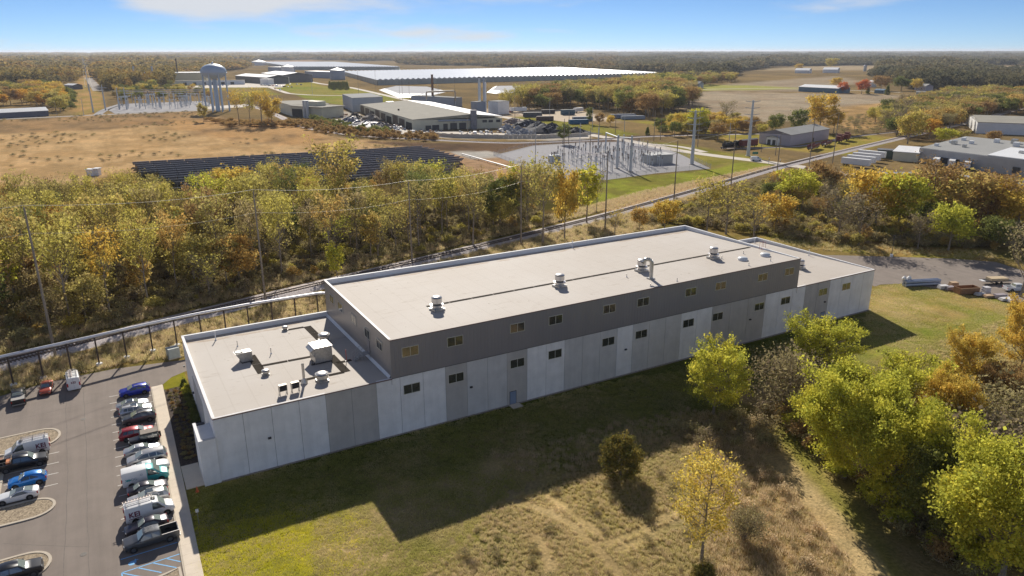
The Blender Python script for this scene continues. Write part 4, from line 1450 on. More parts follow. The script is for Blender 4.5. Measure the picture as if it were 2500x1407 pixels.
def gen_tree(seed, H, spread, base, n_limb, n_leaf, leaf, r0, shape='round', clump_r=1.0, twigs=3, bare=0.0, lean=0.04):
    """tapered trunk and limbs (one mesh) and a crown of leaf sprays (one mesh); foot at the origin."""
    r = np.random.default_rng(seed)
    mb = MB()
    # trunk
    pts = []
    wob = r.normal(size=2) * lean
    nseg = 7
    for i in range(nseg + 1):
        t = i / nseg
        pts.append(np.array([wob[0] * H * t * t + r.normal() * 0.012 * H * t, wob[1] * H * t * t + r.normal() * 0.012 * H * t, H * 0.93 * t]))
    rad = [r0 * (1 - 0.93 * (i / nseg)) + 0.015 for i in range(nseg + 1)]
    rad[0] *= 1.35
    for i in range(nseg):
        mb.tube(pts[i], pts[i + 1], rad[i], rad[i + 1], 6 if i else 7, False)
    trunk_at = lambda t: pts[min(nseg - 1, int(t * nseg))] + (pts[min(nseg, int(t * nseg) + 1)] - pts[min(nseg - 1, int(t * nseg))]) * (t * nseg - min(nseg - 1, int(t * nseg)))
    tips = []
    tw = []

    def env(t):
        # half width of the crown at relative height t (0 at crown base, 1 at the top)
        if shape == 'round':
            return math.sqrt(max(0.02, 1 - (2 * t - 0.85) ** 2 * 0.85))
        if shape == 'vase':
            return 0.35 + 0.75 * t ** 0.8 if t < 0.8 else 0.95 - 2.6 * (t - 0.8)
        if shape == 'egg':
            return .8 + .7 * t if t < .28 else max(.03, 1 - ((t - .28) / .72) ** 1.9)
        if shape == 'cone':
            return 1.0 - 0.95 * t
        return math.sqrt(max(0.03, 1 - (2 * t - 1) ** 2))
    ang = r.uniform(0, 6.28)
    for k in range(n_limb):
        t = (k + 0.6) / n_limb
        hz = base + (0.94 - base) * (t ** (1.0 if shape != 'vase' else 1.25) * 0.85)
        p0 = trunk_at(min(0.97, hz))
        ang += 2.4 + r.normal() * 0.35
        up = {'round': 0.55, 'vase': 1.35, 'cone': -0.05, 'egg': 0.25}.get(shape, 0.8) + r.normal() * 0.12
        tc = min(1.0, (hz - base) / (1 - base) + (0.22 if shape == 'vase' else 0.08))
        Ln = spread * env(tc) * r.uniform(0.75, 1.12)
        if shape == 'vase':
            Ln *= 1.0 + 0.3 * (1 - t)
        d = np.array([math.cos(ang), math.sin(ang), up])
        hl = math.hypot(d[0], d[1])
        end = p0 + d / hl * Ln
        end[2] = min(end[2], H * (1.0 - 0.12 * r.random()))
        mid = (p0 + end) / 2 + np.array([r.normal() * 0.06, r.normal() * 0.06, -0.07 * up]) * Ln
        rl = max(0.03, r0 * 0.42 * (1 - 0.6 * t))
        mb.tube(p0, mid, rl, rl * 0.62, 5, False)
        mb.tube(mid, end, rl * 0.62, 0.018, 5, False)
        tips += [(end, 1.0), (mid + (end - mid) * 0.5, 0.9)]
        for j in range(twigs):
            s = r.uniform(0.30, 0.95)
            q = p0 + (mid - p0) * (s * 2) if s < 0.5 else mid + (end - mid) * (s * 2 - 1)
            a2 = ang + r.choice([-1, 1]) * r.uniform(0.5, 1.3)
            l2 = Ln * r.uniform(0.22, 0.48)
            e2 = q + np.array([math.cos(a2), math.sin(a2), up * r.uniform(0.4, 1.3)]) * l2
            mb.tube(q, e2, max(0.02, rl * 0.38), 0.012, 4, False)
            tips.append((e2, 0.9))
            tw.append((q, e2))
    tips.append((pts[-1], 1.0))
    P = np.array([p for p, _ in tips])
    # some sprays are bare
    keep = r.random(len(P)) >= bare
    P = P[keep] if keep.any() else P[:3]
    ci = r.integers(0, len(P), n_leaf)
    cl = r.random(len(P))
    off = r.normal(size=(n_leaf, 3)) * np.array([1, 1, 0.75]) * clump_r * 0.55
    pos = P[ci] + off
    pos[:, 2] = np.maximum(pos[:, 2], 0.25)
    trunk = mb.mesh('trunk', M_bark)
    crown = leaf_mesh('crown', pos, leaf, seed + 1, clump=cl[ci])
    return trunk, crown


def gen_bush(seed, H, R, n_leaf, leaf, stems=9, up=1.0, base_fill=0.15):
    r = np.random.default_rng(seed)
    mb = MB()
    P = []
    for k in range(stems):
        a = r.uniform(0, 6.28)
        s = r.uniform(0.25, 1.0)
        e = np.array([math.cos(a) * R * s, math.sin(a) * R * s, H * (1.0 - 0.45 * s * s) * r.uniform(0.8, 1.05)])
        m_ = e * np.array([0.35, 0.35, 0.5])
        mb.tube((0, 0, 0), m_, 0.05, 0.035, 4, False)
        mb.tube(m_, e, 0.035, 0.012, 4, False)
        for j in range(3):
            f = r.uniform(0.4, 1)
            q = m_ + (e - m_) * f
            e2 = q + r.normal(size=3) * np.array([1, 1, 0.7]) * R * 0.25
            e2[2] = max(0.2, e2[2])
            mb.tube(q, e2, 0.022, 0.01, 4, False)
            P.append(e2)
        P.append(e)
        P.append(m_ * 1.3)
    P = np.array(P)
    ci = r.integers(0, len(P), n_leaf)
    pos = P[ci] + r.normal(size=(n_leaf, 3)) * np.array([1, 1, 0.7]) * R * 0.2
    pos[:, 2] = np.abs(pos[:, 2]) + 0.05
    return mb.mesh('stem', M_twig), leaf_mesh('crown', pos, leaf, seed + 1, clump=r.random(len(P))[ci])


# woodland trees: tall and thin in leaf
T_tall = [gen_tree(100 + i, 15.0, 3.5, 0.45, 14, 1750, 0.25, 0.21, 'vase', 0.95, 8, 0.22) for i in range(4)]
T_round = [gen_tree(200 + i, 11.0, 3.9, 0.24, 16, 4200, 0.30, 0.20, 'round', 1.25, 5, 0.06) for i in range(4)]
T_slim = [gen_tree(300 + i, 13.0, 2.1, 0.28, 15, 2600, 0.28, 0.15, 'oval', 0.9, 4, 0.10) for i in range(2)]
T_bare = [gen_tree(400 + i, 12.0, 3.8, 0.25, 18, 800, 0.24, 0.19, 'vase', 1.1, 10, 0.5) for i in range(2)]
T_cone = [gen_tree(500, 10.0, 2.4, 0.06, 36, 5200, 0.26, 0.18, 'cone', 0.6, 3, 0.0)]
B_bush = [gen_bush(600 + i, 3.2, 2.1, 1300, 0.23) for i in range(3)]
B_dry = [gen_bush(650 + i, 2.6, 1.9, 600, 0.17, 16) for i in range(2)]
# foreground trees: finer leaves
N_big = [gen_tree(700 + i, 10.5, 4.5, 0.12, 32, 48000, 0.125, 0.22, 'round', 0.78, 11, 0.08) for i in range(2)]
N_sap = gen_tree(720, 12.0, 2.9, 0.18, 24, 4600, 0.15, 0.15, 'oval', 0.75, 9, 0.1)
N_cedar = gen_tree(750, 6.0, 2.3, 0.04, 44, 14000, 0.12, 0.16, 'egg', 0.42, 6, 0.0)
N_brush = [gen_bush(730 + i, 5.0, 3.4, 5200, 0.13, 44) for i in range(2)]
N_spray = [gen_tree(740 + i, 9.0, 4.4, 0.10, 36, 22000, 0.14, 0.2, 'round', 0.65, 13, 0.30) for i in range(2)]


def put_tree(p, proto, m, h, w, label, name='tree', cat='tree', group=None, rz=None, parts=('trunk', 'crown')):
    """place a copy of a prototype: h metres tall, w times as wide as its natural proportion."""
    tk, cr = proto
    H0 = put_tree.h0[tk.name]
    s = h / H0
    t = thing(name, label, cat, (p[0], p[1], p[2] if len(p) > 2 else 0.0), random.uniform(0, 6.28) if rz is None else rz, group)
    t.scale = (s * w, s * w, s)
    inst(parts[0], tk, t)
    o = inst(parts[1], cr, t)
    if len(cr.materials) == 0:
        cr.materials.append(m)
    o.material_slots[0].link = 'OBJECT'
    o.material_slots[0].material = m
    return t


put_tree.h0 = {}
for protos, hh in ((T_tall, 15.0), (T_round, 11.0), (T_slim, 13.0), (T_bare, 12.0), (T_cone, 10.0), (B_bush, 3.2), (B_dry, 2.6), (N_big, 10.5), ([N_sap], 12.0), (N_brush, 5.0), (N_spray, 9.0), ([N_cedar], 6.0)):
    for tk, cr in protos:
        put_tree.h0[tk.name] = hh


def scatter(poly, spacing, seed=1, jitter=0.85):
    """blue-ish noise points inside a world polygon."""
    r = np.random.default_rng(seed)
    P = np.array([q[:2] for q in poly])
    x0, y0 = P.min(0)
    x1, y1 = P.max(0)
    gx_, gy_ = np.meshgrid(np.arange(x0, x1, spacing), np.arange(y0, y1, spacing * 0.87))
    gx_ = gx_ + (np.arange(gx_.shape[0])[:, None] % 2) * spacing / 2
    gx_ = gx_ + r.uniform(-0.5, 0.5, gx_.shape) * spacing * jitter
    gy_ = gy_ + r.uniform(-0.5, 0.5, gy_.shape) * spacing * jitter
    m_ = in_poly(gx_, gy_, P)
    return np.stack([gx_[m_], gy_[m_]], 1)
# ------------------------------------------------------------------ instanced ground cover and far woods
def gn_group(proto):
    ng = bpy.data.node_groups.new('scatter_' + proto.name, 'GeometryNodeTree')
    ng.interface.new_socket('Geometry', in_out='INPUT', socket_type='NodeSocketGeometry')
    ng.interface.new_socket('Geometry', in_out='OUTPUT', socket_type='NodeSocketGeometry')
    gi = ng.nodes.new('NodeGroupInput')
    go = ng.nodes.new('NodeGroupOutput')
    iop = ng.nodes.new('GeometryNodeInstanceOnPoints')
    oi = ng.nodes.new('GeometryNodeObjectInfo')
    oi.inputs['Object'].default_value = proto
    oi.inputs['As Instance'].default_value = True
    sc = ng.nodes.new('GeometryNodeInputNamedAttribute')
    sc.data_type = 'FLOAT_VECTOR'
    sc.inputs['Name'].default_value = 'size'
    rt = ng.nodes.new('GeometryNodeInputNamedAttribute')
    rt.data_type = 'FLOAT_VECTOR'
    rt.inputs['Name'].default_value = 'turn'
    ng.links.new(gi.outputs[0], iop.inputs['Points'])
    ng.links.new(oi.outputs['Geometry'], iop.inputs['Instance'])
    ng.links.new(sc.outputs[0], iop.inputs['Scale'])
    ng.links.new(rt.outputs[0], iop.inputs['Rotation'])
    ng.links.new(iop.outputs[0], go.inputs[0])
    return ng


def gn_scatter(name, pts, sizes, proto_mesh, m, seed=1):
    """one 'stuff' object: proto_mesh instanced on points."""
    r = np.random.default_rng(seed)
    po = bpy.data.objects.new('seed_' + name, proto_mesh)
    if len(proto_mesh.materials) == 0:
        proto_mesh.materials.append(m)
    po.material_slots[0].link = 'OBJECT'
    po.material_slots[0].material = m
    me = bpy.data.meshes.new(name)
    n = len(pts)
    me.vertices.add(n)
    P = np.zeros((n, 3))
    P[:, :pts.shape[1]] = pts
    me.vertices.foreach_set('co', P.ravel())
    a = me.attributes.new('size', 'FLOAT_VECTOR', 'POINT')
    a.data.foreach_set('vector', np.asarray(sizes, float).ravel())
    a = me.attributes.new('turn', 'FLOAT_VECTOR', 'POINT')
    t = np.zeros((n, 3))
    t[:, 2] = r.uniform(0, 6.28, n)
    a.data.foreach_set('vector', t.ravel())
    o = bpy.data.objects.new(name, me)
    COL.objects.link(o)
    md = o.modifiers.new('scatter', 'NODES')
    md.node_group = gn_group(po)
    tag(o, kind='stuff')
    return o


# ---- far woods
def crown_blob(seed, n, H, R, leaf, parts=1, spread=0.0):
    r = np.random.default_rng(seed)
    pos, cl = [], []
    for k in range(parts):
        c = np.array([r.uniform(-spread, spread), r.uniform(-spread, spread), 0])
        h = H * r.uniform(0.78, 1.0)
        m_ = n // parts
        d = r.normal(size=(m_, 3))
        d /= np.linalg.norm(d, axis=1)[:, None]
        d *= r.uniform(0.72, 1.0, (m_, 1))
        lump = 1 + 0.25 * np.sin(d[:, :1] * 4 + k) * np.cos(d[:, 1:2] * 5 + k)
        p = c + d * lump * np.array([R, R, h * 0.40]) + np.array([0, 0, h * 0.60])
        pos.append(p)
        cl.append(np.full(m_, r.random()))
    return leaf_mesh('far_crown', np.concatenate(pos), leaf, seed, 1.2, np.concatenate(cl))


far_tree = [crown_blob(900 + i, 300, 15, 4.4, 1.15) for i in range(3)]
far_clump = [crown_blob(920 + i, 420, 1.0, 0.30, 0.13, 9, 0.44) for i in range(3)]


def polar_points(d0, d1, k, seed, a0=-24, a1=85):
    """points whose spacing grows with distance from the camera: about dist / k."""
    r = np.random.default_rng(seed)
    out = []
    d = d0
    while d < d1:
        st = d / k
        n = int(R_(a1 - a0) * k)
        az = R_(a0) + (np.arange(n) + r.uniform(0, 1, n)) / k
        dd = d + r.uniform(-0.5, 0.5, n) * st
        out.append(np.stack([CAM[0] + np.sin(az) * dd, CAM[1] + np.cos(az) * dd, np.full(n, st)], 1))
        d += st
    return np.concatenate(out)


def pxmask(P, polys):
    w = (P - CAM) @ fwd
    x = 1250 + F_PX * ((P - CAM) @ rgt) / w
    y = 703.5 - F_PX * ((P - CAM) @ upv) / w
    m_ = np.zeros(len(P), bool)
    for pl in polys:
        m_ |= in_poly(x, y, pl)
    return m_, x, y


open_land = [
    [(165, 300), (203, 126), (214, 126), (262, 250), (330, 215), (420, 213), (440, 185), (560, 172), (600, 168), (600, 149), (770, 146), (1000, 158), (1320, 168), (1640, 182), (1650, 196), (1640, 214), (1560, 220), (1300, 240), (1100, 300), (600, 320)],
    [(1640, 270), (1690, 208), (1780, 192), (1800, 176), (1900, 162), (2140, 160), (2160, 172), (2130, 190), (2200, 210), (2240, 250), (2200, 330)],
    [(1640, 147), (1830, 146), (1830, 152), (1640, 152)], [(2140, 134), (2270, 134), (2270, 138), (2140, 138)],
    [(1780, 190), (1920, 182), (2110, 182), (2110, 196), (1780, 212)],
    [(2330, 158), (2500, 160), (2600, 190), (2400, 176)],
    [(0, 215), (100, 212), (185, 200), (180, 300), (-100, 300), (-400, 230), (-100, 205)],
    [(1390, 150), (1460, 150), (1480, 160), (1400, 160)],
]
P = polar_points(1250, 26000, 105, 11)
P3 = np.concatenate([P[:, :2], np.zeros((len(P), 1))], 1)
m_, X_, Y_ = pxmask(P3, open_land)
gaps = fbm(P[:, 0], P[:, 1], 420) > np.where(np.hypot(P[:, 0], P[:, 1]) > 2600, 0.43, 0.10)
ok = (~m_) & gaps & (Y_ < 236) & (X_ > -120) & (X_ < 2620)
P, X_, Y_ = P[ok], X_[ok], Y_[ok]
rr = np.random.default_rng(5)
left = (X_ < 640)
for gi_, (sel, mm, nm) in enumerate(((left, L_fgold, 'far_wood_gold'), (~left & (X_ < 1500), L_far, 'far_wood'), (~left & (X_ >= 1500), L_farr, 'far_wood_olive'))):
    pts = P[sel]
    kind = rr.integers(0, 3, len(pts))
    for k in range(3):
        s = pts[kind == k]
        hgt = (9 + 20 * np.clip((fbm(s[:, 0], s[:, 1], 300) - .25) * 2, 0, 1)) * rr.uniform(.8, 1.2, len(s)) * (1 + np.clip((s[:, 2] - 30) / 300, 0, 0.5))
        wid = np.maximum(s[:, 2] * 1.5, 11)
        near_ = s[:, 2] < 17
        a = s[near_]
        if len(a):
            sc = rr.uniform(0.75, 1.2, len(a)) * (.9 + .9 * np.clip((fbm(a[:, 0], a[:, 1], 160) - .25) * 2, 0, 1))
            gn_scatter(nm, a[:, :2], np.stack([sc * 1.15, sc * 1.15, sc], 1), far_tree[k], mm, k)
        b = s[~near_]
        if len(b):
            gn_scatter(nm, b[:, :2], np.stack([wid[~near_], wid[~near_], hgt[~near_]], 1), far_clump[k], mm, k + 3)

# ------------------------------------------------------------------ the tree belt behind the track
belt = [(-75, 57), (-28, 68.5), (8, 78.5), (60, 92), (98, 101), (122, 108), (126, 128), (114, 132), (106, 140), (92, 148), (86, 168), (52, 186), (20, 180), (0, 196), (-36, 200), (-95, 205), (-100, 100)]
TREES = 'trees of the wooded belt behind the track'
pts = scatter(belt, 8.6, 21)
n_t = 0
for x, y in pts:
    X0, Y0 = PX((x, y, 8))
    if X0 < -70:
        continue
    front = sd_poly(np.array([x]), np.array([y]), belt)[0] < 14 and y < 70 + 0.27 * x + 22
    back = np.clip((y - 110 + 0.1 * x) / 90, 0, 1)
    u = random.random()
    if u < 0.54:
        proto, h, w = random.choice(T_tall), random.uniform(15, 21), random.uniform(0.72, 0.95)
        lb = 'tall'
    elif u < 0.64:
        proto, h, w = random.choice(T_round), random.uniform(9, 13), random.uniform(0.9, 1.15)
        lb = 'rounded'
    elif u < 0.74:
        proto, h, w = random.choice(T_slim), random.uniform(11, 15), random.uniform(0.9, 1.3)
        lb = 'slim upright'
    else:
        proto, h, w = random.choice(T_bare), random.uniform(10, 13), random.uniform(0.9, 1.2)
        lb = 'nearly bare'
    h *= 1 - 0.2 * back
    v = random.random()
    m_ = L_belt if v < 0.80 else (L_ygreen if v < 0.84 else (L_green if v < 0.92 else (L_gold if v < 0.95 else L_rust)))
    cname = {'leaf_belt': 'olive', 'leaf_yellow_green': 'yellowish', 'leaf_green': 'green', 'leaf_gold': 'golden', 'leaf_rust': 'rusty'}[m_.name]
    xp = PX((x, y, 0))[0]
    seg = 'left of the first pole' if xp < 100 else ('just past the first pole' if xp < 250 else ('midway between first two poles' if xp < 450 else ('just before the second pole' if xp < 640 else ('just past the second pole' if xp < 820 else ('just before the third pole' if xp < 1000 else 'right of the third pole')))))
    row = 'front edge' if front else ('rear edge' if back > .55 else 'middle')
    lb = '%s %s tree, %s of wooded belt, %s' % (lb, cname, row, seg)
    put_tree((x, y), proto, m_, h, w, lb, 'woodland_tree', 'tree', TREES)
    n_t += 1
print('belt trees', n_t)


def tree_px(bx, by, top, proto, m, w, label, name='tree', cat='tree', group=None):
    b, h = HT(bx, by, top)
    return put_tree((b[0], b[1]), proto, m, h, w, label, name, cat, group)


# trees that stand out along the belt
tree_px(150, 640, 508, T_round[0], L_orange, 0.75, 'bright orange tree standing out beside the leftmost tall utility pole')
tree_px(12, 740, 590, T_round[1], L_ygreen, 1.0, 'bright yellow-green tree at the left edge below the wood')
tree_px(75, 660, 560, T_round[2], L_green, 1.0, 'dark green tree left of the bright orange tree')
tree_px(1325, 596, 392, T_tall[0], L_belt, 0.85, 'tall thin tree beside the utility pole right of the belt')
tree_px(1378, 585, 405, T_round[1], L_gold, 0.5, 'yellow tree left of the bright green tree before the substation')
tree_px(1432, 545, 395, T_slim[0], L_ygreen, 1.0, 'bright yellow-green tree in front of the substation gravel')
tree_px(1456, 520, 420, T_bare[0], L_brush, 0.5, 'slender bare tree right of the yellow-green one before the substation')
tree_px(1205, 560, 425, T_slim[1], L_green, 1.3, 'dark ivy-green tree at the right part of the belt')
tree_px(1250, 545, 420, T_slim[0], L_green, 1.2, 'dark green upright tree left of the utility pole')
tree_px(1155, 600, 425, T_tall[2], L_belt, 0.9, 'forked pale tree near the right end of the belt')
tree_px(845, 545, 345, T_tall[1], L_belt, 1.2, 'tallest grey-olive tree rising in front of the solar field')
tree_px(575, 520, 405, T_round[3], L_gold, 1.3, 'round golden tree before the left half of the solar field')
tree_px(825, 690, 590, T_slim[0], L_ygreen, 1.0, 'small yellow-green tree with low leaves behind the track')

# ------------------------------------------------------------------ right-hand woods behind the building
RW = 'trees right of the factory'
spec = [
    (1945, 515, 415, T_round[0], L_ygreen, 1.15, 'full bright green round tree standing alone right of the track'),
    (2005, 492, 392, T_round[1], L_rust, 1.0, 'orange-brown tree beside the white semi trailers'),
    (1500, 578, 515, T_bare[0], L_gold, 1.1, 'small sparse yellow tree behind the rear parapet'),
    (1560, 566, 505, T_round[2], L_belt, 0.8, 'low golden tree behind the rear corner of the roof'),
    (1622, 560, 488, T_round[3], L_gold, 1.1, 'yellow spreading tree behind the roof corner'),
    (1725, 566, 438, T_tall[0], L_belt, 1.1, 'tall sparse tree right behind the highest roof corner'),
    (1772, 572, 442, T_bare[1], L_belt, 1.1, 'forked half-bare tree behind the right low roof'),
    (1840, 590, 490, T_bare[0], L_belt, 1.5, 'wide leaning thin tree behind the right low roof'),
    (1895, 560, 470, T_round[1], L_gold, 1.2, 'yellow bushy tree below the bright green round tree'),
    (2045, 590, 462, T_bare[1], L_brush, 1.4, 'big grey-brown half-bare tree above the rear yard'),
    (2095, 600, 490, T_bare[0], L_brush, 1.2, 'dark grey bare tree above the rear yard'),
    (2135, 560, 412, T_round[2], L_gold, 1.1, 'olive-gold tree leftmost of the dense autumn row'),
    (2190, 565, 420, T_round[3], L_ygreen, 1.0, 'yellow-green tree in the dense autumn row'),
    (2262, 560, 392, T_tall[1], L_rust, 1.3, 'tall rust-brown tree in the dense autumn row'),
    (2330, 560, 415, T_round[0], L_belt, 1.3, 'broad olive tree in the dense autumn row'),
    (2405, 570, 425, T_tall[2], L_rust, 1.4, 'brown tall tree near the right of the autumn row'),
    (2480, 575, 435, T_round[1], L_gold, 1.3, 'golden tree at the right edge of the autumn row'),
    (2315, 612, 497, T_round[2], L_ygreen, 1.0, 'yellow-green tree with clear trunk beyond the yard'),
    (2240, 608, 520, T_bare[1], L_brush, 1.1, 'bent half-bare tree beside the yard light pole'),
    (2430, 610, 530, T_round[3], L_green, 1.2, 'dark green bushy tree above the right end of the yard'),
    (2110, 598, 545, T_slim[1], L_rust, 1.0, 'dark vine-covered stump tree above the yard'),
    (2492, 725, 545, T_bare[0], L_brush, 1.0, 'bare grey tree at the right edge beside the parked pickup'),
]
for s in spec:
    tree_px(*s)
for k, (x, y) in enumerate(scatter([tuple(G(a, b)[:2]) for a, b in [(1850, 470), (1960, 455), (2100, 470), (2300, 470), (2560, 500), (2580, 585), (2420, 585), (2200, 570), (2000, 560), (1880, 530)]], 10.5, 33)):
    v = random.random()
    proto = random.choice(T_round + T_tall[:2]) if v < 0.62 else random.choice(T_bare)
    put_tree((x, y), proto, random.choice([L_belt, L_belt, L_gold, L_rust, L_green]) if v < 0.62 else L_brush, random.uniform(7, 11), random.uniform(1.0, 1.3),
             ('autumn tree' if v < 0.62 else 'grey half-bare tree') + ' in the crowded wood, %s, %s row' % (['behind the roof corner', 'below the crossing', 'below the trailers', 'below the white factory', 'at the right edge'][min(4, max(0, int((PX((x, y, 0))[0] - 1850) / 140)))], 'front' if PX((x, y, 0))[1] > 535 else ('middle' if PX((x, y, 0))[1] > 500 else 'back')), 'woodland_tree', 'tree', RW)
RF = 'trees beyond the white factory'
for k, (x, y) in enumerate(scatter([tuple(G(a, b)[:2]) for a, b in [(2130, 300), (2230, 262), (2330, 240), (2600, 235), (2640, 330), (2420, 345), (2300, 330), (2200, 345)]], 13, 35)):
    pass
spec = [
    (2000, 322, 228, T_round[0], L_gold, 0.95, 'tall golden poplar behind the rail museum shed'),
    (2035, 325, 262, T_round[1], L_gold, 0.8, 'golden tree just right of the tall poplar'),
    (1892, 332, 277, T_round[2], L_green, 0.8, 'dark green tree left of the golden poplar'),
    (1945, 332, 265, T_round[3], L_green, 0.8, 'green tree between dark tree and golden poplar'),
    (2190, 330, 238, T_bare[0], L_brush, 0.8, 'bare dark tree at the edge of the tan meadow'),
    (2215, 352, 268, T_round[1], L_belt, 1.0, 'olive tree over the track beyond the trailers'),
    (2268, 340, 288, T_round[2], L_orange, 1.0, 'bright orange tree right of the receding track'),
    (2305, 352, 312, T_round[3], L_ygreen, 1.5, 'low green bushy tree behind the white factory'),
    (2345, 350, 318, T_round[0], L_belt, 1.2, 'small yellowish tree behind the white factory roof'),
    (2420, 352, 318, T_round[1], L_rust, 1.3, 'brown small tree behind the white factory roof units'),
    (2085, 322, 288, T_bare[1], L_brush, 0.9, 'small bare tree in the tan meadow'),
    (2150, 316, 284, T_bare[0], L_brush, 1.0, 'little bare tree in the meadow beside the track'),
    (1752, 342, 298, T_round[2], L_rust, 1.2, 'brown round tree by the rail museum lawn'),
    (1772, 306, 248, T_bare[1], L_brush, 1.2, 'bare tree at the edge of the ploughed field'),
    (1700, 330, 262, T_round[3], L_ygreen, 1.0, 'dark yellowish tree behind the left lattice pole'),
    (1660, 322, 275, T_round[0], L_gold, 1.0, 'golden tree left of the steel pole'),
    (1463, 307, 275, T_round[1], L_rust, 0.9, 'round rust tree, left of a pair on the verge'),
    (1490, 308, 281, T_round[2], L_gold, 0.9, 'round amber tree, right of a pair on the verge'),
    (1437, 304, 260, T_slim[0], L_green, 1.0, 'slender green tree left of the round pair on the verge'),
    (1374, 352, 300, T_slim[1], L_green, 1.6, 'green leafy tree by the scrap yard wall'),
    (1580, 330, 305, T_cone[0], L_green, 1.0, 'small conifer on the verge by the road'),
    (2058, 228, 200, T_round[0], L_red, 1.1, 'red maple right beside the blue barn'),
    (2103, 230, 193, T_round[1], L_red, 1.1, 'taller orange-red maple by the farmhouse'),
    (2150, 222, 184, T_round[2], L_rust, 1.3, 'dark red maple behind the farmhouse'),
    (2040, 214, 189, T_round[3], L_gold, 1.3, 'golden tree behind the blue barn'),
    (2165, 232, 202, T_cone[0], L_green, 0.9, 'dark spruce beside the farm shed'),
    (2118, 230, 204, T_cone[0], L_green, 0.8, 'dark spruce in front of the farmhouse'),
    (2237, 222, 192, T_round[0], L_gold, 1.1, 'yellow tree before the grey farmhouse'),
    (2200, 222, 186, T_round[1], L_green, 1.4, 'broad dark green tree between farm buildings'),
    (2360, 205, 178, T_round[2], L_green, 1.8, 'wide dark green tree at the far field edge'),
    (1950, 172, 155, T_round[3], L_gold, 1.4, 'lone yellowish tree by the far white barn'),
    (2028, 169, 142, T_round[0], L_belt, 1.3, 'tall tree cluster beside the far grey barn'),
    (498, 298, 250, T_round[1], L_belt, 0.6, 'small olive tree left of the water tower legs'),
    (585, 305, 222, T_tall[1], L_gold, 1.0, 'thin golden tree right of the water tower'),
    (612, 308, 226, T_tall[2], L_belt, 1.0, 'olive thin tree, second right of the water tower'),
    (640, 308, 220, T_tall[0], L_gold, 1.2, 'full golden tree, third right of the water tower'),
    (665, 305, 238, T_round[0], L_gold, 0.9, 'golden tree at the right end of the water tower group'),
]
for s in spec:
    tree_px(*s)
# row of dark conifers on the plant lawn
for k in range(9):
    x = 806 + k * 5.2
    tree_px(x, 216 + (k % 3) * 1.5, 194 + (k % 2) * 1.2, T_cone[0], L_green, 1.0, 'dark conifer among the tight row on the plant lawn', 'conifer', 'tree', 'row of conifers on the plant lawn')
# mid-ground wood between greenhouse and ploughed field
def wood_stuff(name, px, spacing, seed, mats, h0, h1, w):
    """a wood that reads as one mass: crowns and trunks instanced on the same points."""
    q = scatter([tuple(G(a, b)[:2]) for a, b in px], spacing, seed)
    r = np.random.default_rng(seed)
    protos = [(T_round[0], 11.0), (T_round[1], 11.0), (T_tall[0], 15.0), (T_round[2], 11.0), (T_tall[2], 15.0)]
    kind = r.integers(0, len(protos), len(q))
    for k, ((tk, cr), H0) in enumerate(protos):
        s_ = q[kind == k]
        if not len(s_):
            continue
        hh = r.uniform(h0, h1, len(s_)) / H0
        ww = hh * w * r.uniform(.9, 1.15, len(s_))
        sz = np.stack([ww, ww, hh], 1)
        gn_scatter(name, s_, sz, cr, mats[k % len(mats)], seed + k)
        gn_scatter(name + '_trunks', s_, sz, tk, M_bark, seed + k)


wood_stuff('midground_wood', [(1235, 262), (1330, 246), (1480, 226), (1640, 206), (1690, 226), (1690, 262), (1600, 292), (1540, 285), (1420, 262), (1330, 272), (1240, 276)], 15, 41, [L_belt, L_green, L_belt, L_rust, L_belt], 14, 23, 1.15)
wood_stuff('midground_wood', [(1560, 215), (1680, 186), (1780, 186), (1790, 200), (1690, 214), (1640, 222)], 22, 43, [L_belt, L_green, L_belt, L_rust, L_belt], 13, 18, 1.4)
wood_stuff('factory_wood', [(2130, 300), (2230, 262), (2330, 240), (2600, 235), (2640, 280), (2400, 284), (2340, 316), (2300, 330), (2200, 345)], 12.5, 35, [L_belt, L_green, L_belt, L_rust, L_brush], 11, 16, 1.3)
poly = [tuple(G(a, b)[:2]) for a, b in [(1600, 320), (1700, 300), (1790, 300), (1900, 320), (1880, 332), (1780, 322), (1690, 338), (1610, 332)]]
for k, (x, y) in enumerate(scatter(poly, 11, 45)):
    put_tree((x, y), random.choice(T_round), random.choice([L_belt, L_gold, L_rust, L_green]), random.uniform(6, 11), random.uniform(1.0, 1.3), 'scrubby %s tree among those behind the %s steel pole' % (['tall', 'low', 'middling'][k % 3], 'left' if PX((x, y, 0))[0] < 1760 else 'right'), 'woodland_tree', 'tree', 'scrub trees behind the steel poles')
# left: trees by the warehouse and the power line
poly = [tuple(G(a, b)[:2]) for a, b in [(-40, 262), (60, 248), (150, 244), (175, 262), (150, 276), (125, 280), (118, 262), (0, 262)]]
LW = 'trees left of the power line clearing'
for k, (x, y) in enumerate(scatter(poly, 17, 47)):
    put_tree((x, y), random.choice(T_round + T_tall[:1]), random.choice([L_gold, L_rust, L_belt, L_orange]), random.uniform(11, 17), random.uniform(1.0, 1.3), 'orange-brown tree among those behind the low warehouse', 'woodland_tree', 'tree', LW)
wood_stuff('clearing_wood', [(-40, 240), (60, 222), (150, 222), (160, 240), (60, 246)], 24, 49, [L_gold, L_green, L_belt, L_rust, L_orange], 13, 18, 1.4)
wood_stuff('clearing_wood', [(262, 250), (275, 222), (330, 208), (460, 222), (520, 236), (500, 246), (380, 244), (300, 252)], 22, 51, [L_belt, L_green, L_gold], 6, 13, 1.2)

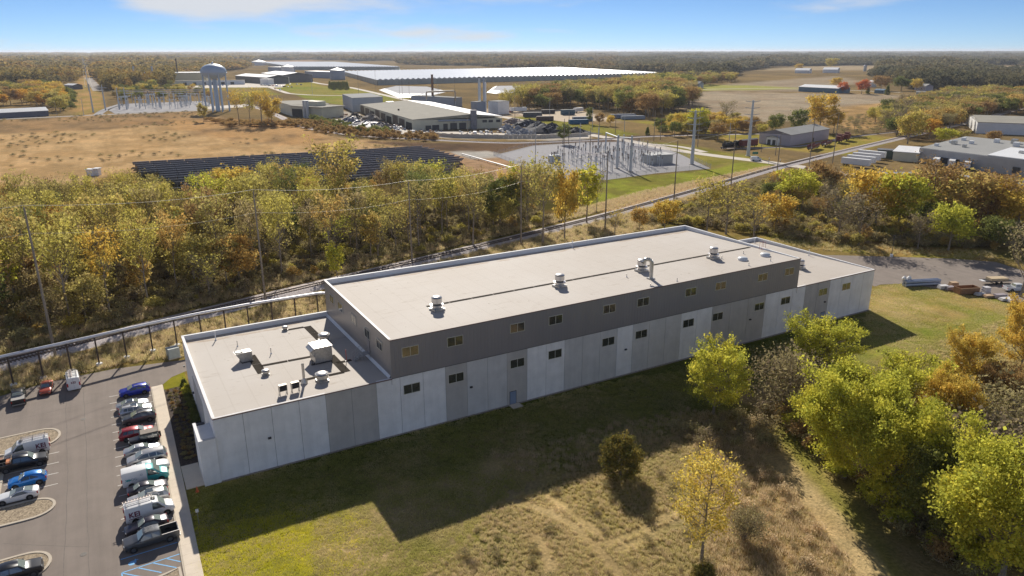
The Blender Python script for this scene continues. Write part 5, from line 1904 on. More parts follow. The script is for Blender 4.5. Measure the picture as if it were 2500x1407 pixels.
# ------------------------------------------------------------------ foreground trees
FT = [
    (1742, 1012, 842, N_spray[0], L_ygreen, 0.72, 'yellow-green tree with bare twig tips in front of the factory wall'),
    (1996, 915, 780, N_spray[1], L_ygreen, 1.05, 'wide yellow-green tree with bare outer twigs before the far wall end'),
    (1918, 1008, 868, N_brush[0], L_brush, .9, 'grey-brown thicket between the two yellow-green trees'),
    (2060, 1165, 892, N_big[0], L_ygreen, 0.82, 'large bright green tree at the middle of the right thicket'),
    (2170, 1235, 960, N_big[1], L_ygreen, 0.78, 'dense darker green tree right of the large bright one'),
    (2280, 1300, 1075, N_big[0], L_green, 0.85, 'shaded green tree low in the right thicket'),
    (2295, 1110, 905, N_big[1], L_gold, 0.62, 'golden leaning tree behind the large bright green tree'),
    (2215, 1050, 872, N_spray[0], L_ygreen, 0.85, 'thin olive tree behind the golden leaning one'),
    (2350, 965, 812, N_spray[1], L_gold, 0.6, 'orange-gold tree at the top of the right thicket'),
    (2430, 1010, 890, N_spray[0], L_rust, 0.7, 'small brownish tree near the right edge of the thicket'),
    (2440, 1110, 960, N_brush[1], L_brush, 1.2, 'bare grey brush at the right edge of the thicket'),
    (2350, 1180, 1020, N_brush[0], L_brush, 1.1, 'brown tangled brush between golden tree and corner tree'),
    (2440, 1430, 1078, N_big[1], L_ygreen, 0.85, 'big yellow-green tree filling the lower right corner'),
    (1712, 1372, 1088, N_sap, L_sap, 0.85, 'slender sparse tree with yellow leaves in the front meadow'),
    (1815, 1320, 1245, N_brush[1], L_brush, 0.8, 'dark bare bush right of the sparse yellow tree'),
    (1515, 1160, 1045, N_cedar, L_cedar, 0.95, 'squat cone-shaped cedar alone at the edge of the shade'),
    (1715, 1440, 1370, N_cedar, L_cedar, .9, 'tip of a small cedar at the bottom edge below the yellow tree'),
    (2490, 905, 735, N_spray[1], L_gold, 0.6, 'golden branches reaching in at the right edge above the thicket'),
]
for s in FT:
    tree_px(*s, name='cedar' if 'cedar' in s[6] else ('bush' if ('brush' in s[6] or 'bush' in s[6] or 'thicket between' in s[6]) else 'tree'), cat='bush' if ('brush' in s[6] or 'bush' in s[6] or 'thicket between' in s[6]) else 'tree')

# ------------------------------------------------------------------ undergrowth, weeds and grass (nobody could count them)
def under(name, poly, spacing, seed, proto, m, s0, s1, px=True):
    pl = [tuple(G(a, b)[:2]) for a, b in poly] if px else poly
    q = scatter(pl, spacing, seed)
    r = np.random.default_rng(seed)
    for rt in (RUTW if 'meadow' in name else ()):
        q = q[~in_poly(q[:, 0], q[:, 1], rt)]
    s = r.uniform(s0, s1, len(q))
    return gn_scatter(name, q, np.stack([s * r.uniform(0.8, 1.3, len(q)), s * r.uniform(0.8, 1.3, len(q)), s], 1), proto, m, seed)


def tuft_mesh(seed, n, h, r_, w, lean=0.35):
    r = np.random.default_rng(seed)
    a = r.uniform(0, 6.28, n)
    d = np.sqrt(r.random(n)) * r_
    bx, by = np.cos(a) * d, np.sin(a) * d
    hh = h * r.uniform(0.5, 1.1, n)
    la = r.uniform(0, 6.28, n)
    tx, ty = bx + np.cos(la) * hh * lean, by + np.sin(la) * hh * lean
    wa = r.uniform(0, 3.14, n)
    wx_, wy_ = np.cos(wa) * w, np.sin(wa) * w
    co = np.empty((n, 3, 3))
    co[:, 0] = np.stack([bx - wx_, by - wy_, np.zeros(n)], 1)
    co[:, 1] = np.stack([bx + wx_, by + wy_, np.zeros(n)], 1)
    co[:, 2] = np.stack([tx, ty, hh], 1)
    me = bpy.data.meshes.new('tuft')
    me.from_pydata(co.reshape(-1, 3).tolist(), [], [(3 * i, 3 * i + 1, 3 * i + 2) for i in range(n)])
    for nm in ('leaf', 'tone'):
        at = me.attributes.new(nm, 'FLOAT', 'FACE')
        at.data.foreach_set('value', r.random(n).astype(np.float32))
    return me


L_straw = leaf_mat('straw', [(0.38, 0.295, 0.18), (0.46, 0.355, 0.22), (0.52, 0.41, 0.26), (0.42, 0.36, 0.19)], 0.5, 0.7, 0.6)
L_weed = leaf_mat('weed', [(0.31, 0.265, 0.12), (0.38, 0.325, 0.15), (0.43, 0.37, 0.18), (0.43, 0.335, 0.20), (0.34, 0.32, 0.11)], 0.55, 0.95, 0.3, 0.12)
L_lawn = leaf_mat('lawn_blade', [(0.30, 0.29, 0.06), (0.36, 0.33, 0.08), (0.44, 0.385, 0.19)], 0.62, 0.7, 0.6)
L_mown = leaf_mat('mown_blade', [(0.44, 0.44, 0.035), (0.50, 0.47, 0.045), (0.54, 0.48, 0.07)], 0.65, 0.7, 0.6)
L_dryl = leaf_mat('dry_lawn', [(0.42, 0.35, 0.18), (0.45, 0.38, 0.20), (0.33, 0.31, 0.09), (0.31, 0.31, 0.08)], 0.6, 0.95, 0.2, 0.09)
L_shade = leaf_mat('shade_blade', [(0.12, 0.15, 0.035), (0.18, 0.20, 0.05), (0.24, 0.23, 0.08)], 0.62, 0.7, 0.6)  # blade colour darkened where the building's shadow lies on the lawn
tf_tall = [tuft_mesh(1, 40, 1.0, 0.55, 0.03), tuft_mesh(2, 52, 0.8, 0.7, 0.035)]
tf_low = [tuft_mesh(3, 170, 0.20, 0.75, 0.028, 0.6), tuft_mesh(4, 150, 0.18, 0.9, 0.03, 0.7)]
for k in range(2):
    under('undergrowth', belt, 5.6, 60 + k, B_bush[k][1], L_brush if k else L_belt, 0.3, 0.85, False)
    under('undergrowth', belt, 5.0, 64 + k, B_dry[k][1], L_brush, 0.4, 1.0, False)
    under('undergrowth', belt, 2.6, 66 + k, tf_tall[k], L_weed if k else L_straw, 0.5, 1.2, False)
rw = [(1560, 545), (1700, 500), (1880, 440), (2050, 450), (2500, 470), (2560, 600), (2420, 612), (2230, 606), (2050, 600), (1860, 575), (1700, 555)]
for k in range(2):
    under('undergrowth', rw, 4.5, 70 + k, B_dry[k][1], L_brush, 0.4, 1.2)
    under('undergrowth', rw, 6.0, 74 + k, B_bush[k][1], L_belt, 0.35, 1.0)
th = [(1890, 1010), (1960, 960), (2080, 1060), (2220, 1010), (2330, 950), (2520, 980), (2560, 1407), (2330, 1407), (2150, 1270), (2000, 1130)]
for k in range(2):
    under('undergrowth', th, 2.6, 80 + k, B_dry[k][1], L_brush, 0.35, 0.9)
    under('undergrowth', th, 3.2, 84 + k, B_bush[k][1], L_ygreen if k else L_rust, 0.3, 0.8)
# scrub along the plant, in the tan field and along roads
under('scrub', [(690, 300), (760, 300), (870, 322), (1000, 332), (1060, 336), (1060, 346), (900, 340), (780, 326), (720, 312)], 6, 90, B_bush[0][1], L_rust, 0.6, 1.2)
under('scrub', [(760, 290), (860, 312), (960, 325), (950, 332), (850, 322), (770, 305)], 7, 91, B_bush[1][1], L_green, 0.7, 1.3)
tq = scatter([tuple(G(a, b)[:2]) for a, b in tan], 9, 92)
tq = tq[fbm(tq[:, 0], tq[:, 1], 45) > .57]
ts = np.random.default_rng(2).uniform(.3, .8, len(tq))
gn_scatter('scrub', tq, np.stack([ts * 1.4, ts * 1.4, ts * .7], 1), B_dry[0][1], L_brush, 92)
under('scrub', [(640, 300), (760, 300), (740, 312), (560, 310), (500, 295)], 6, 93, B_bush[2][1], L_rust, 0.5, 1.2)
under('scrub', [(2000, 308), (2180, 262), (2220, 300), (2140, 330), (2060, 330)], 9, 94, B_dry[1][1], L_brush, 0.5, 1.2)
under('scrub', [(150, 270), (160, 225), (185, 225), (180, 270)], 10, 95, B_bush[0][1], L_green, 0.9, 1.6)


strip = [(-80, 50), (-28, 56.0), (-8, 61.5), (20, 68), (60, 80), (98, 90), (140, 101), (200, 121), (185, 105), (140, 80), (120, 55), (60, 45), (14, 46), (-10, 48.5), (-27, 46), (-80, 44)]
under('dry_weeds', strip, 1.25, 101, tf_tall[0], L_straw, 0.5, 1.2, False)
under('dry_weeds', strip, 1.25, 102, tf_tall[1], L_weed, 0.5, 1.3, False)
under('dry_weeds', strip, 4.2, 103, B_dry[0][1], L_brush, 0.2, 0.5, False)
strip2 = [(-80, 53), (-28, 65.5), (8, 75.8), (60, 89.5), (98, 99), (145, 112), (210, 134), (205, 139), (140, 120), (60, 97), (8, 84), (-30, 74), (-80, 60)]
under('dry_weeds', strip2, 1.5, 104, tf_tall[0], L_straw, 0.6, 1.3, False)
under('dry_weeds', strip2, 1.6, 105, tf_tall[1], L_weed, 0.6, 1.3, False)
mead = [(1200, 1230), (1320, 1190), (1480, 1110), (1640, 1060), (1760, 1030), (1860, 1020), (1960, 1180), (2100, 1340), (2180, 1430), (1000, 1430), (1130, 1330)]
under('meadow_weeds', mead, 0.55, 106, tf_tall[1], L_weed, 0.22, 0.55)
under('meadow_weeds', mead, 0.80, 107, tf_tall[0], L_straw, 0.2, 0.55)
under('meadow_weeds', [(1690, 1090), (1850, 1040), (1960, 1200), (2080, 1350), (2120, 1430), (1740, 1430)], 0.75, 108, tf_tall[0], L_straw, 0.4, 1.0)
under('meadow_weeds', [(1190, 1110), (1330, 1090), (1480, 1040), (1680, 1000), (1800, 1010), (1640, 1090), (1480, 1130), (1300, 1170)], 1.0, 109, tf_tall[0], L_straw, 0.3, 0.9)
under('meadow_scrub', mead, 4.0, 116, B_dry[1][1], L_brush, 0.12, 0.4)
under('meadow_scrub', [(1780, 1040), (1860, 1020), (1960, 1180), (2060, 1330), (1980, 1400), (1800, 1300), (1720, 1120)], 3.0, 117, B_dry[0][1], L_straw, 0.2, 0.55)
under('meadow_scrub', [(1640, 1060), (1760, 1010), (1870, 1010), (1900, 1100), (1760, 1110)], 2.4, 118, B_dry[0][1], L_brush, 0.3, 0.8)
under('lawn_grass', [(480, 1200), (1000, 1060), (1500, 930), (1700, 900), (1680, 1020), (1400, 1110), (1220, 1230), (1100, 1420), (480, 1430)], 0.95, 110, tf_low[0], L_dryl, 0.7, 1.05)
under('lawn_grass', [(480, 1290), (700, 1250), (760, 1300), (760, 1430), (490, 1430)], 0.95, 119, tf_low[0], L_mown, 0.7, 1.0)
under('lawn_grass', [(470, 1240), (640, 1215), (760, 1225), (900, 1270), (860, 1430), (470, 1430)], 1.5, 120, tf_low[1], L_mown, 0.7, 1.0)
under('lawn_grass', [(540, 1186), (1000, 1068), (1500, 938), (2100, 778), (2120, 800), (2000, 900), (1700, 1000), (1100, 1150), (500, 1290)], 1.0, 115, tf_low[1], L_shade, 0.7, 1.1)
under('lawn_grass', [(2110, 765), (2140, 700), (2215, 692), (2480, 745), (2460, 800), (2380, 900), (2200, 905), (2080, 900)], 1.15, 111, tf_low[1], L_dryl, 0.6, 1.1)
under('meadow_weeds', [(2300, 830), (2450, 780), (2560, 800), (2560, 960), (2380, 960), (2280, 870)], 1.0, 112, tf_tall[1], L_weed, 0.3, 0.8)
under('meadow_weeds', [(1840, 590), (1990, 575), (2200, 606), (2420, 614), (2440, 636), (2200, 622), (2000, 612)], 1.3, 113, tf_tall[0], L_weed, 0.4, 1.0)
under('verge_grass', [(1450, 500), (1560, 470), (1880, 405), (1886, 414), (1640, 478), (1500, 520)], 1.3, 114, tf_tall[0], L_straw, 0.6, 1.2)
# ------------------------------------------------------------------ vehicles
def paint(name, col, metal=0.25, rough=0.32):
    k = 'paint_' + name
    if k in _N:
        return _N[k]
    m, nt, p = node_mat(k)
    tc = nt.nodes.new('ShaderNodeTexCoord')
    nz = nt.nodes.new('ShaderNodeTexNoise')
    nz.inputs['Scale'].default_value = 2.5
    nt.links.new(tc.outputs['Object'], nz.inputs['Vector'])
    mx = nt.nodes.new('ShaderNodeMix')
    mx.data_type = 'RGBA'
    mx.inputs['A'].default_value = (*[c * 0.92 for c in col], 1)
    mx.inputs['B'].default_value = (*[min(1, c * 1.06) for c in col], 1)
    nt.links.new(nz.outputs['Fac'], mx.inputs['Factor'])
    nt.links.new(mx.outputs['Result'], p.inputs['Base Color'])
    p.inputs['Metallic'].default_value = metal
    p.inputs['Roughness'].default_value = rough
    p.inputs['Coat Weight'].default_value = 0.5
    p.inputs['Coat Roughness'].default_value = 0.08
    _N[k] = m
    return m


M_tyre = mat('tyre', (0.018, 0.018, 0.018), 0.9, var=0.2)
M_rimm = mat('wheel_rim', (0.16, 0.16, 0.17), 0.35, 0.8, var=0.1)
M_carglass = glassmat('car_glass', (0.05, 0.06, 0.06), 0.05)
M_wsglass = glassmat('windshield_glass', (0.16, 0.19, 0.17), 0.06)  # base colour paled to imitate sky reflected in the sloping glass
M_head = mat('headlamp', (0.75, 0.75, 0.72), 0.15, 0.3, var=0.05)
M_tail = mat('tail_lamp', (0.45, 0.02, 0.015), 0.25, var=0.1)
M_trim = mat('plastic_trim', (0.03, 0.03, 0.032), 0.6, var=0.2)

# stations: x, z_low, z_belt, z_roof, half width, half roof width
CARS = {
    'sedan': dict(st=[(2.38, .32, .58, .62, .60, .52), (2.22, .22, .70, .76, .82, .74), (1.6, .2, .86, .93, .90, .78), (0.95, .2, .92, 1.0, .91, .74), (.12, .2, .94, 1.40, .91, .60), (-.8, .2, .95, 1.42, .91, .60), (-1.62, .2, .97, 1.06, .91, .68), (-2.15, .22, .95, 1.03, .86, .70), (-2.36, .34, .75, .86, .70, .6)],
                  ws=(3, 4), rw=(5, 6), win=[(.80, .10, -.30, -.36), (-.44, -.38, -.78, -1.30)], wheels=(1.42, -1.38, .33)),
    'coupe': dict(st=[(2.42, .30, .55, .60, .62, .52), (2.25, .2, .68, .74, .84, .76), (1.5, .18, .82, .90, .92, .80), (0.75, .18, .88, .97, .93, .74), (-.15, .18, .92, 1.32, .93, .58), (-.85, .18, .96, 1.33, .93, .58), (-1.85, .2, .99, 1.07, .93, .70), (-2.2, .22, .97, 1.05, .88, .72), (-2.4, .36, .78, .92, .74, .6)],
                  ws=(3, 4), rw=(5, 6), win=[(.55, -.15, -.85, -1.35)], wheels=(1.5, -1.4, .35)),
    'suv': dict(st=[(2.28, .38, .82, .87, .66, .58), (2.12, .27, .98, 1.03, .88, .80), (1.5, .24, 1.05, 1.12, .94, .82), (1.08, .24, 1.08, 1.17, .95, .78), (.16, .24, 1.08, 1.62, .95, .66), (-.7, .24, 1.10, 1.68, .95, .66), (-1.78, .24, 1.12, 1.60, .94, .62), (-2.20, .28, 1.10, 1.20, .92, .76), (-2.30, .40, .85, .95, .80, .68)],
                ws=(3, 4), rw=(6, 7), win=[(.90, .18, -.30, -.34), (-.42, -.38, -1.05, -1.15), (-1.22, -1.12, -1.62, -1.72)], wheels=(1.40, -1.38, .36)),
    'minivan': dict(st=[(2.52, .34, .66, .70, .64, .54), (2.36, .24, .82, .90, .88, .78), (1.75, .22, .98, 1.06, .97, .82), (1.45, .22, 1.02, 1.10, .98, .78), (.45, .22, 1.04, 1.66, .98, .68), (-1.0, .22, 1.05, 1.73, .98, .70), (-2.12, .22, 1.06, 1.66, .97, .68), (-2.42, .26, 1.05, 1.14, .94, .80), (-2.54, .40, .80, .88, .84, .7)],
                    ws=(3, 4), rw=(6, 7), win=[(1.18, .42, -.20, -.24), (-.32, -.28, -1.15, -1.2), (-1.28, -1.22, -2.0, -2.1)], wheels=(1.5, -1.5, .36)),
    'hatch': dict(st=[(2.10, .34, .62, .68, .62, .54), (1.96, .24, .80, .86, .82, .74), (1.4, .22, .95, 1.02, .88, .76), (.9, .22, .99, 1.07, .89, .72), (.15, .22, 1.0, 1.52, .89, .60), (-.75, .22, 1.03, 1.56, .89, .60), (-1.55, .24, 1.06, 1.42, .88, .56), (-1.98, .28, 1.0, 1.08, .84, .66), (-2.1, .40, .78, .88, .72, .6)],
                  ws=(3, 4), rw=(6, 7), win=[(.78, .15, -.3, -.34), (-.42, -.38, -1.1, -1.3)], wheels=(1.3, -1.28, .35)),
    'jeep': dict(st=[(1.92, .42, .95, 1.0, .62, .56), (1.85, .42, 1.05, 1.12, .66, .58), (.75, .40, 1.10, 1.17, .80, .66), (.62, .40, 1.11, 1.2, .82, .72), (.45, .40, 1.12, 1.80, .84, .70), (-.8, .40, 1.12, 1.86, .85, .72), (-1.72, .40, 1.12, 1.83, .85, .72), (-1.86, .42, 1.12, 1.75, .85, .72), (-1.9, .5, 1.0, 1.7, .80, .68)],
                 ws=(3, 4), rw=None, win=[(.50, .42, -.35, -.35), (-.45, -.45, -1.65, -1.65)], wheels=(1.25, -1.2, .40)),
    'van': dict(st=[(2.80, .38, .72, .76, .72, .60), (2.66, .26, .98, 1.05, .92, .78), (2.15, .24, 1.16, 1.25, .98, .84), (1.85, .24, 1.20, 1.32, 1.0, .86), (1.02, .24, 1.22, 2.16, 1.0, .84), (.2, .24, 1.22, 2.34, 1.0, .86), (-2.4, .24, 1.22, 2.34, 1.0, .86), (-2.74, .26, 1.22, 2.30, 1.0, .86), (-2.78, .34, 1.22, 2.2, .97, .84)],
                ws=(3, 4), rw=None, win=[(1.62, 1.0, .35, .30)], wheels=(1.85, -1.75, .36)),
    'pickup': dict(st=[(2.92, .42, .82, .88, .74, .62), (2.78, .34, 1.02, 1.08, .96, .84), (1.95, .32, 1.13, 1.20, 1.0, .88), (1.40, .32, 1.16, 1.24, 1.0, .84), (.72, .32, 1.18, 1.84, 1.0, .72), (-.35, .32, 1.20, 1.90, 1.0, .73), (-.95, .32, 1.20, 1.84, 1.0, .72), (-1.06, .32, 1.20, 1.26, 1.0, .9), (-1.08, .32, 1.2, 1.22, 1.0, .9)],
                   ws=(3, 4), rw=(6, 7), win=[(1.28, .70, .0, -.05), (-.13, -.08, -.85, -.9)], wheels=(1.95, -1.85, .40), bed=True),
}


def car_mesh_parts(kind):
    c = CARS[kind]
    st = c['st']
    mb = MB()
    ring = []
    for (x, zl, zb, zr, w, wr) in st:
        hi = zr - zb > 0.2
        sec = [(0, zl), (w * .86, zl), (w * .97, zl + .22 * (zb - zl)), (w, zl + .62 * (zb - zl)), (w * .975, zb), (wr, zr - (.05 if hi else .015)), (wr * .8, zr), (0, zr + .015)]
        ring.append([(x, yy, zz) for yy, zz in sec] + [(x, -yy, zz) for yy, zz in sec[-2:0:-1]])
    k = len(ring[0])
    v = [p for r in ring for p in r]
    f = []
    for i in range(len(ring) - 1):
        for j in range(k):
            f.append((i * k + j, i * k + (j + 1) % k, (i + 1) * k + (j + 1) % k, (i + 1) * k + j))
    f.append(tuple(range(k)))
    f.append(tuple(range(len(ring) * k - 1, (len(ring) - 1) * k - 1, -1)))
    f = [tuple(reversed(q)) for q in f]
    mb.add(v, f)
    return mb


def side_pt(st, x, s, off=0.015):
    """point on the glasshouse side at length x, s = 0 belt .. 1 roof edge."""
    xs = [a[0] for a in st]
    for i in range(len(st) - 1):
        if xs[i] >= x >= xs[i + 1]:
            t = (xs[i] - x) / (xs[i] - xs[i + 1] + 1e-9)
            a, b = st[i], st[i + 1]
            zb = a[2] + (b[2] - a[2]) * t
            zr = a[3] + (b[3] - a[3]) * t - .05
            w = (a[4] + (b[4] - a[4]) * t) * .975
            wr = a[5] + (b[5] - a[5]) * t
            return (x, w + (wr - w) * s + off, zb + (zr - zb) * s)
    return (x, st[0][4], st[0][2])


_car = {}


def car_meshes(kind):
    if kind in _car:
        return _car[kind]
    c = CARS[kind]
    st = c['st']
    d = {}
    d['body'] = car_mesh_parts(kind).mesh('body', paint('white', (.8, .8, .8)), 38)

    def pane(i, j, zoff=0.02, xo=0.015, shr=0.90):
        a, b = st[i], st[j]
        sg = 1 if a[0] > b[0] else -1
        fr = 1 if i < 5 else -1
        lo = (a if a[3] < b[3] else b)
        hi = (b if a[3] < b[3] else a)
        dx = xo * (1 if lo[0] > hi[0] else -1)
        xl_, zl_ = lo[0] + (hi[0] - lo[0]) * .08, lo[3] + (hi[3] - lo[3]) * .08
        xh, zh = lo[0] + (hi[0] - lo[0]) * .92, lo[3] + (hi[3] - lo[3]) * .92
        wl, wh = lo[5] * .93, hi[5] * .86
        q = [(xl_ + dx, -wl, zl_ + zoff), (xl_ + dx, wl, zl_ + zoff), (xh + dx, wh, zh + zoff), (xh + dx, -wh, zh + zoff)]
        if lo[0] < hi[0]:
            q = q[::-1]
        return MB().add(q + [(x - dx * 3, y, z - 0.06) for x, y, z in q], [(0, 1, 2, 3), (4, 7, 6, 5), (0, 4, 5, 1), (1, 5, 6, 2), (2, 6, 7, 3), (3, 7, 4, 0)])
    d['windshield'] = pane(*c['ws']).mesh('windshield', M_wsglass)
    if c['rw']:
        d['rear_window'] = pane(*c['rw']).mesh('rear_window', M_wsglass)
    d['win'] = []
    for (xa, xb, xc, xd) in c['win']:
        for sg in (1, -1):
            q = [side_pt(st, xa, .06), side_pt(st, xb, .86), side_pt(st, xc, .86), side_pt(st, xd, .06)]
            q = [(x, y * sg, z) for x, y, z in q]
            inn = [(x, y - sg * .05, z) for x, y, z in q]
            fs = [(0, 1, 2, 3), (7, 6, 5, 4), (0, 4, 5, 1), (1, 5, 6, 2), (2, 6, 7, 3), (3, 7, 4, 0)]
            d['win'].append(MB().add(q + inn, fs if sg < 0 else [tuple(reversed(g_)) for g_ in fs]).mesh('window', M_carglass))
    r = c['wheels'][2]
    d['tyre'] = MB().lathe((0, 0, 0), [(r * .62, -.11), (r * .95, -.11), (r, -.07), (r, .07), (r * .95, .11), (r * .62, .11)], 18, True).mesh('wheel', M_tyre, 40)
    d['rim'] = MB().lathe((0, 0, 0), [(r * .60, -.118), (r * .25, -.10), (r * .25, .10), (r * .60, .118)], 12).mesh('rim', M_rimm)
    w = st[1][4]
    d['arch'] = MB().lathe((0, 0, 0), [(r * 1.16, -.06), (r * 1.16, .06)], 18).mesh('wheel_arch', M_trim)
    _car[kind] = d
    return d


def car(kind, col, pos, heading, label, name='parked_car', cat='car', group=None, sc=1.0, extra=None, sunroof=False, roof_mat=None, rails=False):
    """vehicle with its parts; heading is the direction the nose points (radians, from +X)."""
    d = car_meshes(kind)
    c = CARS[kind]
    st = c['st']
    t = thing(name, label, cat, (pos[0], pos[1], 0.024), heading, group)
    t.scale = (sc, sc, sc)
    b = inst('body', d['body'], t)
    b.material_slots[0].link = 'OBJECT'
    b.material_slots[0].material = col
    inst('windshield', d['windshield'], t)
    if 'rear_window' in d:
        inst('rear_window', d['rear_window'], t)
    for w in d['win']:
        inst('window', w, t)
    xf, xr_, r = c['wheels']
    hw = st[2][4]
    for x in (xf, xr_):
        for sg in (-1, 1):
            a = inst('wheel_arch', d['arch'], t, (x, sg * (hw - .035), r))
            a.rotation_euler = (math.pi / 2, 0, 0)
            o = inst('wheel', d['tyre'], t, (x, sg * (hw - .075), r))
            o.rotation_euler = (math.pi / 2, 0, 0)
            inst('rim', d['rim'], o)
    n1, n2 = st[1], st[-2]
    for sg in (-1, 1):
        MB().cbox((n1[0] - .02, sg * n1[4] * .74, n1[2] - .13), (.2, .32, .14)).build('headlight', M_head, t)
        zt_ = n2[2] - .30
        if not c.get('bed'):
            MB().cbox((n2[0] - .06, sg * n2[4] * .86, zt_), (.16, .20, .26 if kind != 'van' else .55)).build('taillight', M_tail, t)
        m3 = side_pt(st, st[c['ws'][0]][0] - .25, .12)
        MB().cbox((m3[0], sg * (m3[1] + .10), m3[2]), (.12, .22, .16)).build('mirror', col if kind != 'van' else M_trim, t)
    MB().cbox((st[0][0] - .04, 0, st[0][1] + .02), (.14, st[0][4] * 1.7, .16)).build('bumper', M_trim, t)
    if sunroof:
        x0 = (st[4][0] + st[5][0]) / 2
        MB().cbox((x0 + .05, 0, st[5][3] - .02), (.85, .85, .055)).build('sunroof', M_carglass, t)
    if rails:
        for sg in (-1, 1):
            MB().cbox(((st[4][0] + st[6][0]) / 2, sg * st[5][5] * .86, st[5][3]), (1.7, .05, .07)).build('roof_rail', M_galv, t)
    if c.get('bed'):
        L0, L1 = -1.08, -2.92
        wl = 1.0
        for sg in (-1, 1):
            MB().box(L1, L0, sg * wl if sg < 0 else wl - .12, -wl + .12 if sg < 0 else wl, .45, 1.22).build('bed_side', col, t)
            MB().cbox((L1 + .02, sg * .90, .80), (.1, .16, .32)).build('taillight', M_tail, t)
        MB().box(L1, L1 + .09, -wl + .12, wl - .12, .45, 1.20).build('tailgate', col, t)
        MB().box(L1 + .09, L0, -wl + .12, wl - .12, .40, .62).build('bed_floor', M_trim, t)
        MB().box(L1 - .10, L1 + .02, -.9, .9, .38, .52).build('rear_bumper', M_galv, t)
    if extra:
        extra(t, st)
    return t


def lettering(text, size, m, parent, loc, rot, name='lettering', bold=0.0):
    cu = bpy.data.curves.new('text', 'FONT')
    cu.body = text
    cu.size = size
    cu.align_x = 'CENTER'
    cu.align_y = 'CENTER'
    cu.extrude = 0.006
    cu.offset = bold
    to = bpy.data.objects.new('text', cu)
    me_ = bpy.data.meshes.new_from_object(to)
    bpy.data.objects.remove(to)
    me_.materials.clear()
    me_.materials.append(m)
    o = bpy.data.objects.new(name, me_)
    COL.objects.link(o)
    o.parent = parent
    o.location = loc
    o.rotation_euler = rot
    return o


M_maroon = mat('maroon_lettering', (0.16, 0.015, 0.05), 0.4, var=0.1)
M_teal = paint('teal', (0.05, 0.42, 0.42), 0.1)
M_teallet = mat('teal_lettering', (0.04, 0.36, 0.40), 0.4)
M_ladder = mat('ladder_alu', (0.55, 0.45, 0.40), 0.5, 0.5)
W_ = paint('white', (.80, .80, .80), 0.0)
SILVER = paint('silver', (.50, .51, .53), 0.55)
SILV2 = paint('warm_silver', (.55, .54, .53), 0.45)
GREY = paint('graphite', (.10, .105, .115), 0.5)
BLACK = paint('black', (.018, .018, .022), 0.3)
DARK = paint('dark_plum', (.045, .038, .05), 0.4)
REDP = paint('red', (.36, .025, .035), 0.3)
ORGP = paint('faded_red', (.50, .095, .05), 0.15)
BLUEP = paint('royal_blue', (.012, .035, .42), 0.3)
SKYB = paint('sky_blue', (.015, .20, .62), 0.25)
BEIGE = mat('soft_top', (.30, .26, .22), 0.9, var=0.15)


def van_rack(bars=True, ladder=False, hatch=False):
    def f(t, st):
        z = st[5][3] + .02
        for sg in (-1, 1):
            MB().tube((.6, sg * .62, z + .16), (-2.5, sg * .62, z + .16), .035, n=6).build('roof_rack_rail', M_galv, t)
        for x in (.5, -.95, -2.4):
            mb = MB().tube((x, -.7, z + .2), (x, .7, z + .2), .035, n=6)
            for sg in (-1, 1):
                mb.tube((x, sg * .62, z - .1), (x, sg * .62, z + .2), .03, n=6)
            mb.build('roof_rack_bar', M_dgrey, t)
        if ladder:
            l = MB().tube((.4, .45, z + .28), (-2.9, .45, z + .28), .04, n=6).tube((.4, .05, z + .28), (-2.9, .05, z + .28), .04, n=6).build('ladder', M_ladder, t)
            mb = MB()
            for k in range(10):
                mb.tube((.3 - k * .34, .05, z + .28), (.3 - k * .34, .45, z + .28), .025, n=5)
            mb.build('rungs', M_ladder, l)
        if hatch:
            MB().cbox((.55, 0, z - .06), (.5, .5, .1)).build('roof_vent', M_trim, t)
    return f


def kei(side_sg, x, rear=False):
    def f(t, st):
        van_rack(True, True, True)(t, st)
        for sg in (-1, 1):
            y = sg * 1.02
            lettering('KEI', .92, M_maroon, t, (x, y, 1.35) if True else 0, (math.pi / 2 - .10, 0, 0 if sg < 0 else math.pi), bold=.02)
            MB().box(x - .7, x + .7, y - .012, y + .012, .80, .88).build('stripe', M_maroon, t)
        if rear:
            lettering('KEI', .5, M_maroon, t, (-2.80, 0, 1.5), (math.pi / 2, 0, -math.pi / 2), bold=.01)
            for sg in (-1, 1):
                MB().box(-2.83, -2.79, sg * .45 - .3, sg * .45 + .3, 1.55, 2.0).build('rear_pane', M_carglass, t) if False else None
            MB().box(-2.79, -2.775, -.006, .006, .5, 2.2).build('door_seam', M_trim, t)
    return f


PIR, E_, W0 = 'vehicles parked beside the sidewalk', 0.0, math.pi
car('suv', BLUEP, (-8.15, 34.2), W0 + .03, 'royal blue SUV at the far end of the row beside the sidewalk', 'parked_suv', 'SUV', PIR, rails=True)
car('sedan', SILVER, (-8.75, 29.0), E_ + .02, 'silver sedan with sunroof, first below the empty bay', 'parked_car', 'car', PIR, sunroof=True)
car('suv', SILVER, (-8.4, 26.3), E_, 'silver SUV with sunroof between silver sedan and dark grey SUV', 'parked_suv', 'SUV', PIR, 1.02, sunroof=True, rails=True)
car('suv', GREY, (-8.2, 23.5), W0, 'dark grey SUV above the red crossover', 'parked_suv', 'SUV', PIR, 1.03, rails=True)
car('suv', REDP, (-8.8, 18.3), E_ - .02, 'red crossover beside the boxy soft-top off-roader', 'parked_suv', 'SUV', PIR, 1.02)


def jeep_extra(t, st):
    MB().box(-1.85, .38, -.72, .72, 1.85, 1.90).build('soft_top', BEIGE, t)
    o = inst('spare_wheel', car_meshes('jeep')['tyre'], t, (-2.05, 0, 1.05))
    o.rotation_euler = (0, math.pi / 2, 0)
    for sg in (-1, 1):
        for x in (1.25, -1.2):
            MB().cbox((x, sg * .92, .82), (1.0, .26, .06)).build('fender', M_trim, t)


